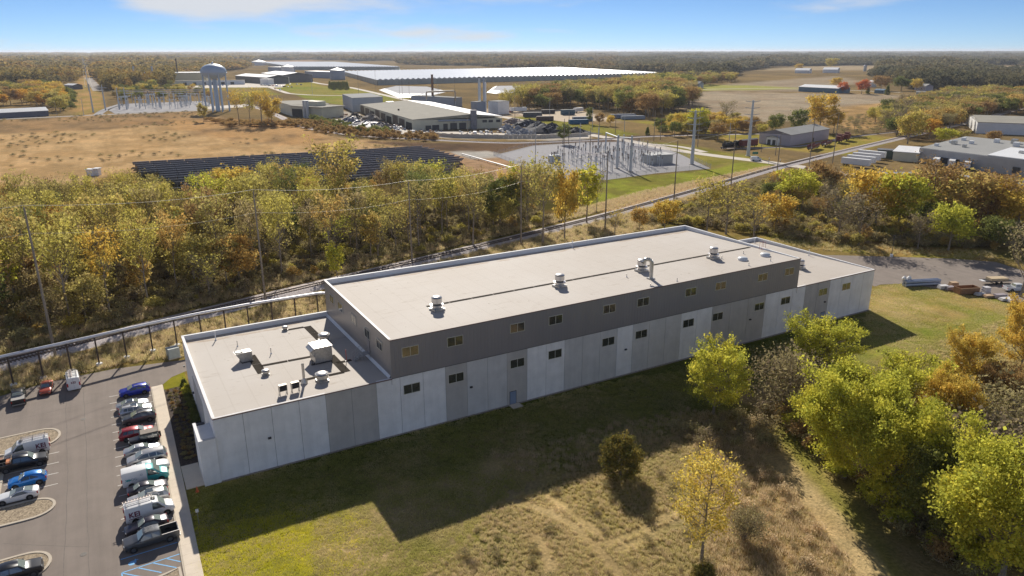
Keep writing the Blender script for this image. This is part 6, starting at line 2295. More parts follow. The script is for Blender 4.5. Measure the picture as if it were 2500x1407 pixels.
car('jeep', BLACK, (-8.0, 15.6), W0, 'boxy black off-roader with beige soft top and rear spare wheel', 'parked_off_roader', 'off-roader', PIR, 1.04, jeep_extra)
car('sedan', SILVER, (-8.45, 12.9), E_, 'silver sedan between the off-roader and the silver minivan', 'parked_car', 'car', PIR)
car('minivan', SILV2, (-8.05, 10.2), W0, 'silver minivan with nose to the aisle above the white car', 'parked_minivan', 'minivan', PIR)
car('sedan', W_, (-7.9, 7.5), E_, 'white car half hidden behind the teal and white van', 'parked_car', 'car', PIR)


def teal_extra(t, st):
    k = 14
    body = [o for o in t.children if o.name.startswith('body')][0]
    me2 = body.data.copy()
    me2.materials.clear()
    me2.materials.append(W_)
    me2.materials.append(M_teal)
    for pl in me2.polygons:
        if pl.center[0] > (.55 if pl.center[2] > 1.6 else .1):
            pl.material_index = 1
    body.data = me2
    for sl in body.material_slots:
        sl.link = 'DATA'
    for sg in (-1, 1):
        y = sg * 1.03
        rot = (math.pi / 2 - .10, 0, 0 if sg < 0 else math.pi)
        for k in range(3):
            lettering('>', .55, M_teallet, t, (-2.25 + .2 * k if sg < 0 else -1.9 - .2 * k, y, 1.25), rot, 'chevron', .02)
        lettering('DG', .5, mat('grey_letter', (.30, .36, .42), .5), t, (-1.35 if sg < 0 else -1.35, y, 1.25), rot)
        lettering('O', .4, mat('grey_letter', (.30, .36, .42), .5), t, (-.45, sg * .985, 1.65), rot, 'emblem')


car('van', W_, (-8.6, 4.9), E_ - .01, 'white cargo van with teal front beside the dark sedan', 'parked_van', 'van', PIR, 0.98, teal_extra)
car('sedan', DARK, (-8.6, 2.1), E_ + .02, 'dark plum sedan just below the teal-fronted van', 'parked_car', 'car', PIR)
car('suv', SILV2, (-8.7, -.7), W0 + .03, 'silver SUV with dark roof glass above the lettered white van', 'parked_suv', 'SUV', PIR, 1.03, sunroof=True, rails=True)
car('van', W_, (-8.75, -3.6), E_ + .05, 'white van lettered KEI with roof rack in the row beside the sidewalk', 'parked_van', 'van', PIR, 0.97, kei(-1, -1.75))
car('sedan', DARK, (-9.3, -6.4), W0 + .04, 'dark plum sedan between the lettered van and grey pickup', 'parked_car', 'car', PIR)


def liner(t, st):
    MB().box(-2.9, -1.1, -.98, -.90, 1.22, 1.26).box(-2.9, -1.1, .90, .98, 1.22, 1.26).build('bed_rail', M_alu, t)
    for k in range(5):
        MB().cbox((.05, -.48 + .24 * k, 1.9), (1.0, .03, .02)).build('roof_rib', M_galv, t)


car('pickup', GREY, (-9.05, -9.4), W0 + .04, 'graphite pickup truck with open bed next to the accessible bay', 'parked_pickup', 'pickup truck', PIR, 1.0, liner)
PIL = 'vehicles parked beside the gravel islands'
car('van', W_, (-22.5, 20.7), W0 + .03, 'white van lettered KEI with a ladder on its roof rack by the upper island', 'parked_van', 'van', PIL, 0.97, kei(-1, -1.75))


def crate_rack(t, st):
    MB().box(-1.75, -1.15, -.6, .6, .62, 1.35).build('orange_crate', mat('orange_crate', (.62, .20, .06), .6), t)
    mb = MB()
    for y in (-.92, .92):
        mb.tube((-1.1, y, 1.62), (-3.4, y, 1.62), .04, n=6)
        for x in (-1.15, -2.0, -2.85):
            mb.tube((x, y, 1.2), (x, y, 1.62), .035, n=6)
    mb.tube((-1.15, -.92, 1.62), (-1.15, .92, 1.62), .04, n=6)
    mb.build('bed_rack', BEIGE, t)


car('pickup', BLACK, (-22.9, 17.2), E_ + .0, 'black work pickup with an orange crate in its bed', 'parked_pickup', 'pickup truck', PIL, 1.02, crate_rack)
car('hatch', SKYB, (-22.1, 11.9), W0 - .02, 'bright blue crossover hatchback between work pickup and white coupe', 'parked_hatchback', 'car', PIL, 1.04)
car('coupe', W_, (-23.1, 8.55), W0 - .02, 'white coupe with sunroof beside the middle gravel island', 'parked_coupe', 'car', PIL, 1.0, sunroof=True)
car('pickup', BLACK, (-22.6, -8.6), E_ + .05, 'glossy black pickup at the bottom left by the lowest island', 'parked_pickup', 'pickup truck', PIL, 1.0)


def tonneau(t, st):
    MB().box(-2.85, -1.1, -.93, .93, 1.22, 1.28).build('bed_cover', mat('tonneau_grey', (.34, .32, .30), .8), t)


PIE = 'vehicles parked along the weedy edge under the pipe'
car('pickup', BLACK, (-24.7, 41.2), math.pi / 2 + .05, 'black pickup with grey bed cover, leftmost under the overhead pipe', 'parked_pickup', 'pickup truck', PIE, 0.98, tonneau)
car('sedan', ORGP, (-20.9, 43.0), -math.pi / 2 - .06, 'faded red sedan between black pickup and white van under the pipe', 'parked_car', 'car', PIE, 0.97)
car('van', W_, (-16.95, 43.3), math.pi / 2 + .05, 'white van lettered KEI on its rear doors, parked nose to the weeds', 'parked_van', 'van', PIE, 1.03, kei(-1, -1.75, True))
# far vehicles
p = G(1845, 393)
car('van', W_, (p[0], p[1]), -.35, 'white van driving on the road toward the rail crossing', 'van', 'van')
# ------------------------------------------------------------------ overhead pipe, poles and wires
M_pole = mat('weathered_timber', (0.30, 0.25, 0.20), 0.9, var=0.25, scale=2, stretch=(1, 1, 0.1))
M_steelp = mat('galvanized_pole', (0.50, 0.53, 0.56), 0.55, 0.3, var=0.08)
M_wire = mat('wire', (0.62, 0.57, 0.46), 0.5, 0.2)
M_pipe = mat('pipe_jacket', (0.70, 0.70, 0.74), 0.35, 0.6, var=0.1, scale=1.5)
M_brownst = mat('brown_steel', (0.075, 0.055, 0.045), 0.6, 0.3, var=0.2)
PY = lambda x: float(np.interp(x, [-80, -25.6, -13, -3.5, 6, 13.6, 40], [36.5, 47.8, 50.3, 52.4, 53.8, 54.4, 54.4]))
HP = 5.45
po = thing('pipe_rack', 'silver overhead pipe carried on thin posts along the track', 'pipe rack', (0, 0, 0))
xs = [-61.5, -57, -52.5, -48, -43.5, -39, -34.5, -30.1, -25.8, -21.5, -17.3, -12.95, -8.45, -4.0, 0.3, 4.9, 9.5, 14.0, 18.7, 23.4, 28.1]
for x in xs:
    y = PY(x)
    MB().box(x - .13, x + .13, y - .13, y + .13, .3, HP - .15).build('post', M_brownst, po)
    MB().box(x - .08, x + .08, y - .55, y + .5, HP - .25, HP - .12).build('bracket', M_brownst, po)
    MB().lathe((x, y, 0), [(.55, 0), (.55, .42), (.48, .5)], 14).build('footing', M_white, po)
pts = [(x, PY(x) + .25, HP + .12) for x in xs] + [(29.2, 54.4, HP + .12), (30.2, 53.6, HP + .12), (30.4, 46, HP + .12), (30.4, 33.0, HP + .12)]
MB().path(pts, .31, 10).build('pipe', M_pipe, po, 50)
MB().path([(x, PY(x) - .4, HP - .05) for x in xs], .06, 6).build('conduit', M_brownst, po)


def catenary(mb, a, b, sag, r, n=8):
    a, b = np.array(a, float), np.array(b, float)
    pts = []
    for i in range(n + 1):
        t = i / n
        p = a + (b - a) * t
        p[2] -= sag * 4 * t * (1 - t)
        pts.append(tuple(p))
    for u, v in zip(pts[:-1], pts[1:]):
        mb.tube(u, v, r, r, 4, False)


pole_px = [((136, 872), 507, 'tall timber utility pole at the left edge beside the track', 0), ((649, 740), 468, 'timber utility pole standing before the middle of the belt', 0),
           ((1006, 640), 445, 'timber utility pole behind the tall roof near its left end', 0), ((1272, 598), 405, 'timber utility pole behind the middle of the tall roof', 1),
           ((1477, 562), 370, 'timber utility pole behind the rear parapet before the verge', 0), ((1645, 492), 345, 'timber utility pole on the verge beside the curving track', 1),
           ((1783, 470), 320, 'timber utility pole right of the verge, beside the track', 0), ((1896, 428), 330, 'timber utility pole at the rail crossing', 1),
           ((1975, 407), 290, 'slender utility pole just past the rail crossing', 0), ((2032, 402), 276, 'timber utility pole beside the white semi trailers', 1)]
tops = []
UP = 'utility poles along the track'
for (b, ty, lb, arm) in pole_px:
    p, h = HT(b[0], b[1], ty)
    t = thing('utility_pole', lb, 'utility pole', (p[0], p[1], 0), 0.3, UP)
    MB().tube((0, 0, -.3), (0, 0, h), .26, .15, 8).build('pole', M_pole, t, 50)
    MB().tube((0, 0, h), (0, 0, h + .5), .05, .03, 6).build('top_pin', M_dgrey, t)
    if arm:
        MB().box(-1.4, 1.4, -.07, .07, h * .80, h * .80 + .14).build('crossarm', M_pole, t)
    for k in range(3):
        MB().tube((0, 0, h * (.82 - .1 * k)), (.45, .25, h * (.83 - .1 * k)), .04, n=5).build('insulator', M_dgrey, t)
    tops.append(np.array([p[0], p[1], h + .4]))
tops = [tops[0] + np.array([-60, -14, 2])] + tops
mb = MB()
for a, b in zip(tops[:-1], tops[1:]):
    catenary(mb, a, b, 1.0, .045)
tag(mb.build('power_line', M_wire), 'pale top wire strung along the timber utility poles', 'power line')
mb = MB()
for a, b in zip(tops[:5], tops[1:6]):
    catenary(mb, a - np.array([0, 0, 5.0]), b - np.array([0, 0, 5.0]), 1.2, .022)
tag(mb.build('power_line', M_wire), 'thin lower wire strung along the timber utility poles', 'power line')


def steel_pole(b, ty, r, label, arms=True, group=None):
    p, h = HT(b[0], b[1], ty)
    t = thing('steel_pole', label, 'power pole', (p[0], p[1], 0), -.5, group)
    MB().tube((0, 0, 0), (0, 0, h), r, r * .5, 12).build('shaft', M_steelp, t, 50)
    MB().lathe((0, 0, 0), [(r * 1.5, 0), (r * 1.5, .3)], 12).build('base_plate', M_conc, t)
    if arms:
        for k in range(4):
            z = h * (.98 - .115 * k)
            MB().tube((0, 0, z - .3), (4.0, 0, z + .2), .2, .12, 6).tube((0, 0, z - .3), (-4.0, 0, z + .2), .2, .12, 6).build('arm', M_steelp, t)
    return np.array([p[0], p[1], h])


SP = 'large steel power poles'
s1 = steel_pole((1689, 402), 270, .95, 'tapered grey steel power pole with arms at the substation corner', True, SP)
s2 = steel_pole((1826, 381), 245, .95, 'tapered grey steel power pole with arms beside the rail museum', True, SP)
mb = MB()
for dz in (0, 3, 6, 9):
    catenary(mb, s1 - np.array([0, 0, dz + .3]), s2 - np.array([0, 0, dz + .3]), .8, .03)
    catenary(mb, s2 - np.array([0, 0, dz + .3]), s2 + np.array([170, 40, 1 - dz]), 2.0, .03)
tag(mb.build('power_line', M_wire), 'bundle of wires between the two big steel poles', 'power line')

# thin poles round the scrap yard and road
thin = [((1307, 422), 300), ((1376, 412), 290), ((1388, 352), 272), ((1415, 365), 300), ((1440, 388), 312), ((1461, 372), 300), ((1342, 290), 238), ((1257, 288), 210), ((1502, 328), 258), ((1446, 318), 262), ((1596, 345), 270), ((1612, 342), 288), ((1524, 322), 275), ((1703, 360), 262), ((1858, 372), 343), ((1780, 345), 300), ((1893, 380), 330),
        ((658, 305), 245), ((763, 232), 195), ((918, 222), 170), ((876, 232), 172), ((976, 242), 188), ((983, 244), 192), ((1000, 250), 200), ((1070, 236), 190), ((1110, 240), 195), ((140, 284), 246), ((205, 282), 240), ((1142, 330), 285)]
for k, (b, ty) in enumerate(thin):
    p, h = HT(b[0], b[1], ty)
    t = thing('utility_pole', 'thin distant utility pole among those round the plants and substation', 'utility pole', (p[0], p[1], 0), 0.4, 'thin distant poles')
    MB().tube((0, 0, 0), (0, 0, h), .22, .14, 6).build('pole', M_pole if k % 3 else M_steelp, t)
    if k % 2:
        MB().box(-1.1, 1.1, -.06, .06, h * .93, h * .93 + .12).build('crossarm', M_pole, t)
# transmission line through the clearing on the left
TL = 'steel poles of the left transmission line'
lp = [((228, 275), 205), ((258, 270), 207), ((292, 268), 215), ((310, 268), 215), ((217, 222), 170), ((213, 196), 155), ((208, 175), 145), ((204, 160), 138), ((201, 150), 133), ((199, 143), 130)]
tp = []
for k, (b, ty) in enumerate(lp):
    p, h = HT(b[0], b[1], ty)
    h = min(h, 34)
    t = thing('steel_pole', 'tall steel pole of the power line running through the wood clearing', 'power pole', (p[0], p[1], 0), 0.0, TL)
    MB().tube((0, 0, 0), (0, 0, h), .75, .4, 8).build('shaft', M_steelp, t)
    MB().box(-4, 4, -.15, .15, h - 3, h - 2.7).build('arm', M_steelp, t)
    tp.append(np.array([p[0], p[1], h]))
mb = MB()
seq = [tp[0]] + tp[4:]
for a, b in zip(seq[:-1], seq[1:]):
    for dx in (-3, 0, 3):
        catenary(mb, a + np.array([dx, 0, -2.9]), b + np.array([dx, 0, -2.9]), 4, .09, 5)
tag(mb.build('power_line', M_wire), 'wires receding along the clearing on the left', 'power line')

# ------------------------------------------------------------------ generic distant buildings
def rect(A, B, depth):
    """footprint with front edge A-B (pixels) and depth metres away from the camera."""
    a, b = np.array(G(*A)[:2]), np.array(G(*B)[:2])
    d = (b - a) / np.linalg.norm(b - a)
    n = np.array([-d[1], d[0]])
    if np.dot(n, (a + b) / 2 - CAM[:2]) < 0:
        n = -n
    return a, b, d, n


def shed(name, label, A, B, depth, h, wall, roof, ridge=0.0, cat='building', axis_along=True, over=0.4, doors=(), windows=(), group=None):
    a, b, d, n = rect(A, B, depth)
    L = np.linalg.norm(b - a)
    t = thing(name, label, cat, (a[0], a[1], 0), math.atan2(d[1], d[0]), group)
    s = 1 if (d[0] * n[1] - d[1] * n[0]) > 0 else -1
    Y = lambda v: v * s
    y0, y1 = sorted((0, Y(depth)))
    MB().box(0, L, y0, y1, 0, h).build('wall', wall, t)
    if ridge <= 0:
        MB().box(-over, L + over, y0 - over, y1 + over, h + .01, h + .3).build('roof', roof, t)
    elif axis_along:
        m_ = (y0 + y1) / 2
        o = over
        for ya, yb in ((y0 - o, m_), (m_, y1 + o)):
            za, zb = (h - .05, h + ridge) if ya < m_ - .01 and yb <= m_ + .01 else (h + ridge, h - .05)
            MB().add([(-o, ya, za), (L + o, ya, za), (L + o, yb, zb), (-o, yb, zb), (-o, ya, za + .25), (L + o, ya, za + .25), (L + o, yb, zb + .25), (-o, yb, zb + .25)],
                     [(0, 3, 2, 1), (4, 5, 6, 7), (0, 1, 5, 4), (1, 2, 6, 5), (2, 3, 7, 6), (3, 0, 4, 7)]).build('roof', roof, t)
        for x in (0.02, L - .02):
            MB().add([(x, y0, h), (x, y1, h), (x, m_, h + ridge)], [(0, 1, 2), (2, 1, 0)]).build('gable', wall, t)
    else:
        o = over
        m_ = L / 2
        for xa, xb, za, zb in ((-o, m_, h - .05, h + ridge), (m_, L + o, h + ridge, h - .05)):
            MB().add([(xa, y0 - o, za), (xb, y0 - o, zb), (xb, y1 + o, zb), (xa, y1 + o, za), (xa, y0 - o, za + .25), (xb, y0 - o, zb + .25), (xb, y1 + o, zb + .25), (xa, y1 + o, za + .25)],
                     [(0, 3, 2, 1), (4, 5, 6, 7), (0, 1, 5, 4), (1, 2, 6, 5), (2, 3, 7, 6), (3, 0, 4, 7)]).build('roof', roof, t)
        for y in (y0 + .02, y1 - .02):
            MB().add([(0, y, h), (L, y, h), (m_, y, h + ridge)], [(0, 1, 2), (2, 1, 0)]).build('gable', wall, t)
    yf = 0
    e = -.05 * s
    for (x0, x1, z0, z1) in doors:
        MB().box(x0 * L, x1 * L, min(yf, yf + e) - .02, max(yf, yf + e) + .02, z0, z1).build('door', M_dgrey, t)
    for (x0, x1, z0, z1) in windows:
        MB().box(x0 * L, x1 * L, min(yf, yf + e) - .02, max(yf, yf + e) + .02, z0, z1).build('window', M_glass, t)
    return t


W_wh = mat('white_siding', (0.80, 0.80, 0.80), 0.6, var=0.06, scale=.3)
W_tan = mat('tan_siding', (0.50, 0.46, 0.34), 0.7, var=0.07, scale=.3)
W_cream = mat('cream_siding', (0.58, 0.56, 0.44), 0.7, var=0.10, scale=.2)
W_blue = mat('blue_grey_siding', (0.30, 0.34, 0.42), 0.6, var=0.08, scale=.2)
W_slate = mat('slate_siding', (0.12, 0.13, 0.18), 0.6, var=0.08, scale=.3)
W_barn = mat('barn_blue', (0.10, 0.19, 0.28), 0.6, var=0.1, scale=.3)
R_white = mat('white_roof', (0.80, 0.80, 0.79), 0.45, var=0.04, scale=.1)
R_grey = mat('grey_roof', (0.33, 0.33, 0.32), 0.95, spec=.1, var=0.08, scale=.1)
R_tan = mat('tan_roof', (0.36, 0.34, 0.29), 0.95, spec=.1, var=0.08, scale=.1)
R_dark = mat('dark_roof', (0.12, 0.12, 0.13), 0.6, var=0.1, scale=.1)
W_lil = mat('lilac_siding', (0.42, 0.39, 0.44), 0.6, var=0.06, scale=.3)

shed('warehouse', 'long low slate warehouse with bright roof at the left edge', (-95, 295), (120, 283.5), 16, 4.6, W_slate, R_white, 2.6, 'warehouse')
shed('garage', 'small white roofed garage by the power line clearing', (158, 218), (180, 219), 14, 6, W_slate, R_white, 2, 'garage')
shed('factory_hall', 'tall tan factory hall left of the water tower', (427, 206), (505, 205), 50, 19, W_tan, R_white, 0, 'factory')
shed('factory_wing', 'long low pale factory wing behind the water tower', (420, 209), (598, 206.5), 14, 7, W_wh, R_tan, 0, 'factory', doors=[(.15 + .13 * k, .2 + .13 * k, 0, 4.5) for k in range(6)])
shed('factory_annex', 'grey process building with ducts at the left plant', (374, 205), (424, 204), 24, 13, W_blue, R_grey, 0, 'factory')
shed('process_block', 'small grey filter house at the left end of the plant', (324, 204), (345, 204), 14, 13, W_blue, R_grey, 0, 'factory')
for px, by, ty, r, lb in [(331, 204, 161, 1.6, 'pale chimney over the filter house'), (376, 204, 161, 1.8, 'grey chimney beside the left factory hall'), (437, 205, 143, 1.3, 'dark slender chimney behind the tan factory hall')]:
    p, h = HT(px, by, ty)
    t = thing('chimney', lb, 'chimney', (p[0], p[1], 0))
    MB().tube((0, 0, 0), (0, 0, h), r, r * .8, 10).build('shaft', M_steelp if 'dark' not in lb else M_brownst, t, 50)
    MB().lathe((0, 0, h), [(r * .9, -.6), (r * .9, 0)], 10).build('rim', M_dgrey, t)
a, b = G(335, 204), G(378, 204)
t = thing('duct', 'fat overhead duct joining the two left plant chimneys', 'duct', (a[0], a[1], 0))
MB().tube((0, 0, 17), (b[0] - a[0], b[1] - a[1], 17), 2.0, n=10).build('pipe', M_steelp, t)
MB().tube(((b[0] - a[0]) / 2, (b[1] - a[1]) / 2, 0), ((b[0] - a[0]) / 2, (b[1] - a[1]) / 2, 15.5), .4, n=6).build('support', M_steelp, t)
shed('open_hall', 'dark open-sided hall with pale gable roof, left of a pair', (576, 200), (652, 206), 40, 11, R_dark, W_wh, 3.5, 'hall')
shed('open_hall', 'dark hall with white end wall, right of a pair', (640, 196), (692, 202), 55, 13, R_dark, W_wh, 4, 'hall')
shed('hall_end', 'pale end bay of the dark open hall', (636, 206.4), (656, 207), 12, 9, W_wh, W_wh, 0, 'hall')
shed('hall_end', 'pale right end bay of the farther dark hall', (668, 203.4), (693, 204), 14, 10, W_wh, W_wh, 0, 'hall')

# ------------------------------------------------------------------ greenhouses
def greenhouse(label, A, B, C, h, spans, name='greenhouse'):
    """A front corner, B along the scalloped front, C along the side (ground pixels)."""
    a, b, c = (np.array(G(*q)[:2]) for q in (A, B, C))
    u, v = b - a, c - a
    t = thing(name, label, 'greenhouse', (a[0], a[1], 0))
    L = np.linalg.norm(u)
    n = spans
    for k, (p, q) in enumerate(((0 * u, u), (0 * v, v))):
        mb = MB()
        m_ = max(4, int(np.linalg.norm(q) / 12))
        mb.add([(p[0], p[1], 0), (q[0], q[1], 0), (q[0], q[1], h), (p[0], p[1], h)], [(0, 1, 2, 3), (3, 2, 1, 0)])
        mb.build('glass_wall', M_ghw, t)
        mb = MB()
        for i in range(m_ + 1):
            s = q * i / m_
            mb.tube((s[0], s[1], 0), (s[0], s[1], h), .25, n=4)
        mb.build('mullions', W_wh, t)
    mb = MB()
    ridge_h = 2.2
    vs = []
    for i in range(2 * n + 1):
        s = u * i / (2 * n)
        z = h + (ridge_h if i % 2 else 0)
        vs += [(s[0], s[1], z), (s[0] + v[0], s[1] + v[1], z)]
    mb.add(vs, [(2 * i, 2 * i + 2, 2 * i + 3, 2 * i + 1) for i in range(2 * n)])
    mb.add([x for i in range(n) for x in (vs[4 * i], vs[4 * i + 2], vs[4 * i + 4])], [(3 * i, 3 * i + 2, 3 * i + 1) for i in range(n)])
    mb.build('roof', M_ghr, t)
    return t


M_ghr = mat('greenhouse_roof', (0.80, 0.81, 0.82), 0.22, var=0.03, scale=.02, spec=0.8)
M_ghw = mat('greenhouse_glass', (0.66, 0.70, 0.66), 0.3, var=0.15, scale=.05)
greenhouse('vast white-roofed greenhouse with scalloped front in the middle distance', (922, 208.6), (1607, 189), (838, 184), 8.5, 64)
greenhouse('farther white-roofed greenhouse behind the round tanks', (716, 171), (976, 171.5), (640, 157), 9, 40)
a = G(640, 157)
for px, py, ty, rp, lb in [(825, 194.5, 171, 17.5, 'big round white tank with cone roof by the greenhouse corner'), (703, 179, 163, 14, 'round white tank in front of the farther greenhouse'), (632, 160, 151, 15.5, 'farthest round white tank left of the greenhouse')]:
    p, h = HT(px, py, ty)
    d_ = np.linalg.norm(p - CAM)
    r = rp / F_PX * d_ * .96
    t = thing('storage_tank', lb, 'tank', (p[0], p[1], 0))
    MB().lathe((0, 0, 0), [(r, 0), (r, h)], 28).build('shell', W_blue if rp > 16 else W_wh, t, 40)
    MB().lathe((0, 0, h), [(r * 1.03, 0), (r * .02, r * .28)], 28).build('roof', R_white, t, 40)
    MB().tube((r * .98, 0, 0), (r * .98, 0, h), .5, n=6).build('ladder', M_galv, t)
shed('boiler_house', 'blue-grey boiler house between the white tanks', (745, 189), (806, 192), 30, 13, W_blue, W_wh, 0, 'building')
shed('boiler_house', 'low blue-grey block behind the middle tank', (655, 177), (690, 178), 40, 14, W_blue, W_wh, 0, 'building')
# lined reservoirs
for lb, pl in [('white lined reservoir mound before the greenhouse', [(925, 220), (970, 238), (1035, 238), (1092, 224), (1050, 214), (960, 212)]), ('pale covered mound half hidden by trees', [(1188, 226), (1212, 229), (1330, 223), (1345, 213), (1260, 212), (1205, 213)])]:
    P_ = [G(a_, b_)[:2] for a_, b_ in pl]
    c = np.mean(P_, axis=0)
    t = thing('reservoir', lb, 'reservoir', (c[0], c[1], 0))
    out = [q - c for q in P_]
    inn = [q * .82 for q in out]
    n_ = len(out)
    MB().add([(q[0], q[1], 0) for q in out] + [(q[0], q[1], 2.6) for q in inn], [(i, (i + 1) % n_, n_ + (i + 1) % n_, n_ + i) for i in range(n_)]).build('lined_bank', mat('liner', (0.42, 0.44, 0.48), 0.5, var=.1, scale=.05), t)
    MB().add([(q[0], q[1], 2.4) for q in inn], [tuple(range(n_))]).build('cover', mat('liner_top', (.46, .46, .47), .95, spec=.1, var=.1, scale=.05), t)

# ------------------------------------------------------------------ water tower
p, h = HT(533, 272, 155)
t = thing('water_tower', 'pale blue elevated water tower with round tank on many legs', 'water tower', (p[0], p[1], 0))
M_wt = mat('pale_blue_paint', (0.40, 0.50, 0.63), 0.5, var=.05, scale=.1)
R0 = 11.6
zc = h - 7.6
prof = [(R0 * math.cos(x), zc + (7.4 if x > 0 else 6.6) * math.sin(x)) for x in np.linspace(-1.45, 1.53, 22)]
MB().lathe((0, 0, 0), prof, 32).build('tank', M_wt, t, 60)
MB().lathe((0, 0, h - .3), [(.8, 0), (.8, 1.6), (.2, 1.8)], 8).build('vent', M_wt, t)
for k in range(8):
    an = k * math.pi / 4 + .2
    MB().tube((math.cos(an) * 11.2, math.sin(an) * 11.2, 0), (math.cos(an) * 10.8, math.sin(an) * 10.8, zc - 1), .62, .55, 8).build('leg', M_wt, t, 50)
MB().tube((0, 0, 0), (0, 0, zc - 6), 2.0, n=14).build('riser', M_wt, t, 50)
MB().lathe((0, 0, 0), [(11.2, zc - 1.1), (12.0, zc - 1.1), (12.0, zc - .6), (11.2, zc - .6)], 32, False).build('walkway', M_steelp, t)

# ------------------------------------------------------------------ recycling plant
shed('plant_tower', 'tall blue-grey box building at the recycling plant', (838, 268), (937, 272), 22, 13.0, W_blue, R_grey, 0, 'building') if False else None
a = np.array(G(862, 274)[:2])
t = thing('plant_tower', 'tall blue-grey box building at the recycling plant', 'building', (a[0], a[1], 0))
b, c = np.array(G(936, 270)[:2]) - a, np.array(G(838, 262)[:2]) - a
h = 12.5
cor = [(0, 0), tuple(b), tuple(b + c), tuple(c)]
MB().prism(cor, 0, h).build('wall', W_blue, t)
MB().prism([tuple(np.array(q) * 1.01 - (b + c) * .005) for q in cor], h + .01, h + .35).build('roof', R_grey, t)
# big low hall: corner at (1008,318), right end (1226,312), left rear (870,270)
a = np.array(G(1008, 319)[:2])
b, c = np.array(G(1226, 313)[:2]) - a, np.array(G(880, 276)[:2]) - a
t = thing('recycling_hall', 'large low-sloped cream industrial hall with numbered bays', 'building', (a[0], a[1], 0))
h0, h1 = 7.2, 10.2
rm = b * .66
MB().prism([(0, 0), tuple(b), tuple(b + c), tuple(c)], 0, h0).build('wall', W_cream, t)
MB().add([(0, 0, h0), (rm[0], rm[1], h1), (b[0], b[1], h0 + 1.2)], [(0, 1, 2), (2, 1, 0)]).build('gable', W_cream, t)
zt = .02
for nm, (q0, z0), (q1, z1), m_ in (('roof', (b * 0, h0), (rm, h1), R_tan), ('roof', (rm, h1), (b, h0 + 1.2), R_white)):
    MB().add([(q0[0], q0[1], z0 + zt), (q1[0], q1[1], z1 + zt), (q1[0] + c[0], q1[1] + c[1], z1 + zt), (q0[0] + c[0], q0[1] + c[1], z0 + zt), (q0[0], q0[1], z0 + .4), (q1[0], q1[1], z1 + .4), (q1[0] + c[0], q1[1] + c[1], z1 + .4), (q0[0] + c[0], q0[1] + c[1], z0 + .4)],
             [(4, 5, 6, 7), (0, 1, 5, 4), (2, 3, 7, 6), (1, 2, 6, 5), (3, 0, 4, 7)]).build(nm, m_, t)
d = b / np.linalg.norm(b)
nn = np.array([d[1], -d[0]])
if nn @ (a - CAM[:2]) > 0:
    nn = -nn
for s0, w, z0, z1, m_ in [(.17, 4, 0, 3.2, M_dgrey), (.25, 5, 0, 3.5, M_dgrey), (.36, 3.2, 0, 4.2, M_dgrey), (.45, 5, 0, 4.6, M_dgrey), (.55, 5, 0, 4.6, M_dgrey), (.80, 3.2, 4.4, 6.2, M_dgrey), (.87, 3.2, 4.4, 6.2, M_dgrey), (.955, 3.2, 4.4, 6.2, M_dgrey)]:
    q = b * s0 + nn * .08
    MB().cbox((q[0], q[1], z0), (w, .3, z1 - z0), math.atan2(d[1], d[0])).build('bay_door' if z0 == 0 else 'louvre', m_, t)
q = b * .67 + nn * 1.6
MB().cbox((q[0], q[1], 0), (4.2, 3.2, 13.5), math.atan2(d[1], d[0])).build('bucket_tower', mat('rusty_blue', (0.22, 0.22, 0.25), .7, var=.35, scale=.6), t)
q0, q1 = b * .28 + nn * 1.2, b * .66 + nn * 1.2
MB().tube((q0[0], q0[1], 6.4), (q1[0], q1[1], 6.4), .55, n=8).build('duct', W_blue, t)
for num, s0 in (('10', .45), ('9', .55)):
    q = b * s0 + nn * .1
    lettering(num, 1.6, M_dgrey, t, (q[0], q[1], 5.6), (math.pi / 2, 0, math.atan2(d[1], d[0])), 'bay_number')
q = b * .16 + c * .45
MB().cbox((q[0], q[1], h0 + 1.4), (1.2, 1.2, 1.4)).build('roof_vent', M_brownst, t)
M_rustpanel = mat('rust_panel', (0.36, 0.30, 0.24), .8, col2=(0.15, 0.12, 0.10), scale=.25)
for k in range(9):
    s0 = c * (k / 9 + .01)
    s1 = c * ((k + 1) / 9 - .01)
    e = np.array([-c[1], c[0]]) / np.linalg.norm(c)
    if e @ b > 0:
        e = -e
    MB().add([(s0[0] + e[0] * .1, s0[1] + e[1] * .1, 0), (s1[0] + e[0] * .1, s1[1] + e[1] * .1, 0), (s1[0] + e[0] * .1, s1[1] + e[1] * .1, 5 + (k % 3)), (s0[0] + e[0] * .1, s0[1] + e[1] * .1, 5 + (k % 3))], [(0, 1, 2, 3), (3, 2, 1, 0)]).build('side_panel', M_rustpanel if k % 3 else M_dgrey, t)
# white lean-to, long low halls behind
shed('lean_to', 'bright white roofed lean-to between plant tower and hall', (880, 270.5), (965, 262), 14, 6.2, W_blue, R_white, 0, 'building') if False else None
shed('plant_shed', 'low blue-grey shed behind the recycling hall roof', (1004, 255), (1108, 262), 12, 9.0, W_blue, R_grey, 0, 'building')
shed('plant_shed', 'bright strip roof shed behind the plant tower', (942, 256), (996, 262), 8, 3.0, W_wh, R_white, 0, 'building')
shed('press_house', 'left gabled press hall with dark opening', (676, 272), (712, 284), 34, 9.2, W_cream, R_tan, 0, 'building', doors=[])
a = np.array(G(712, 285)[:2])
t = thing('press_building', 'open dark front bay of the left press hall with silos', 'building', (a[0], a[1], 0))
b = np.array(G(790, 290)[:2]) - a
n_ = np.array([-b[1], b[0]]) / np.linalg.norm(b)
if n_ @ (a - CAM[:2]) < 0:
    n_ = -n_
MB().prism([(0, 0), tuple(b * .95), tuple(b * .95 + n_ * 26), tuple(n_ * 26)], 0, 8.8).build('wall', W_cream, t)
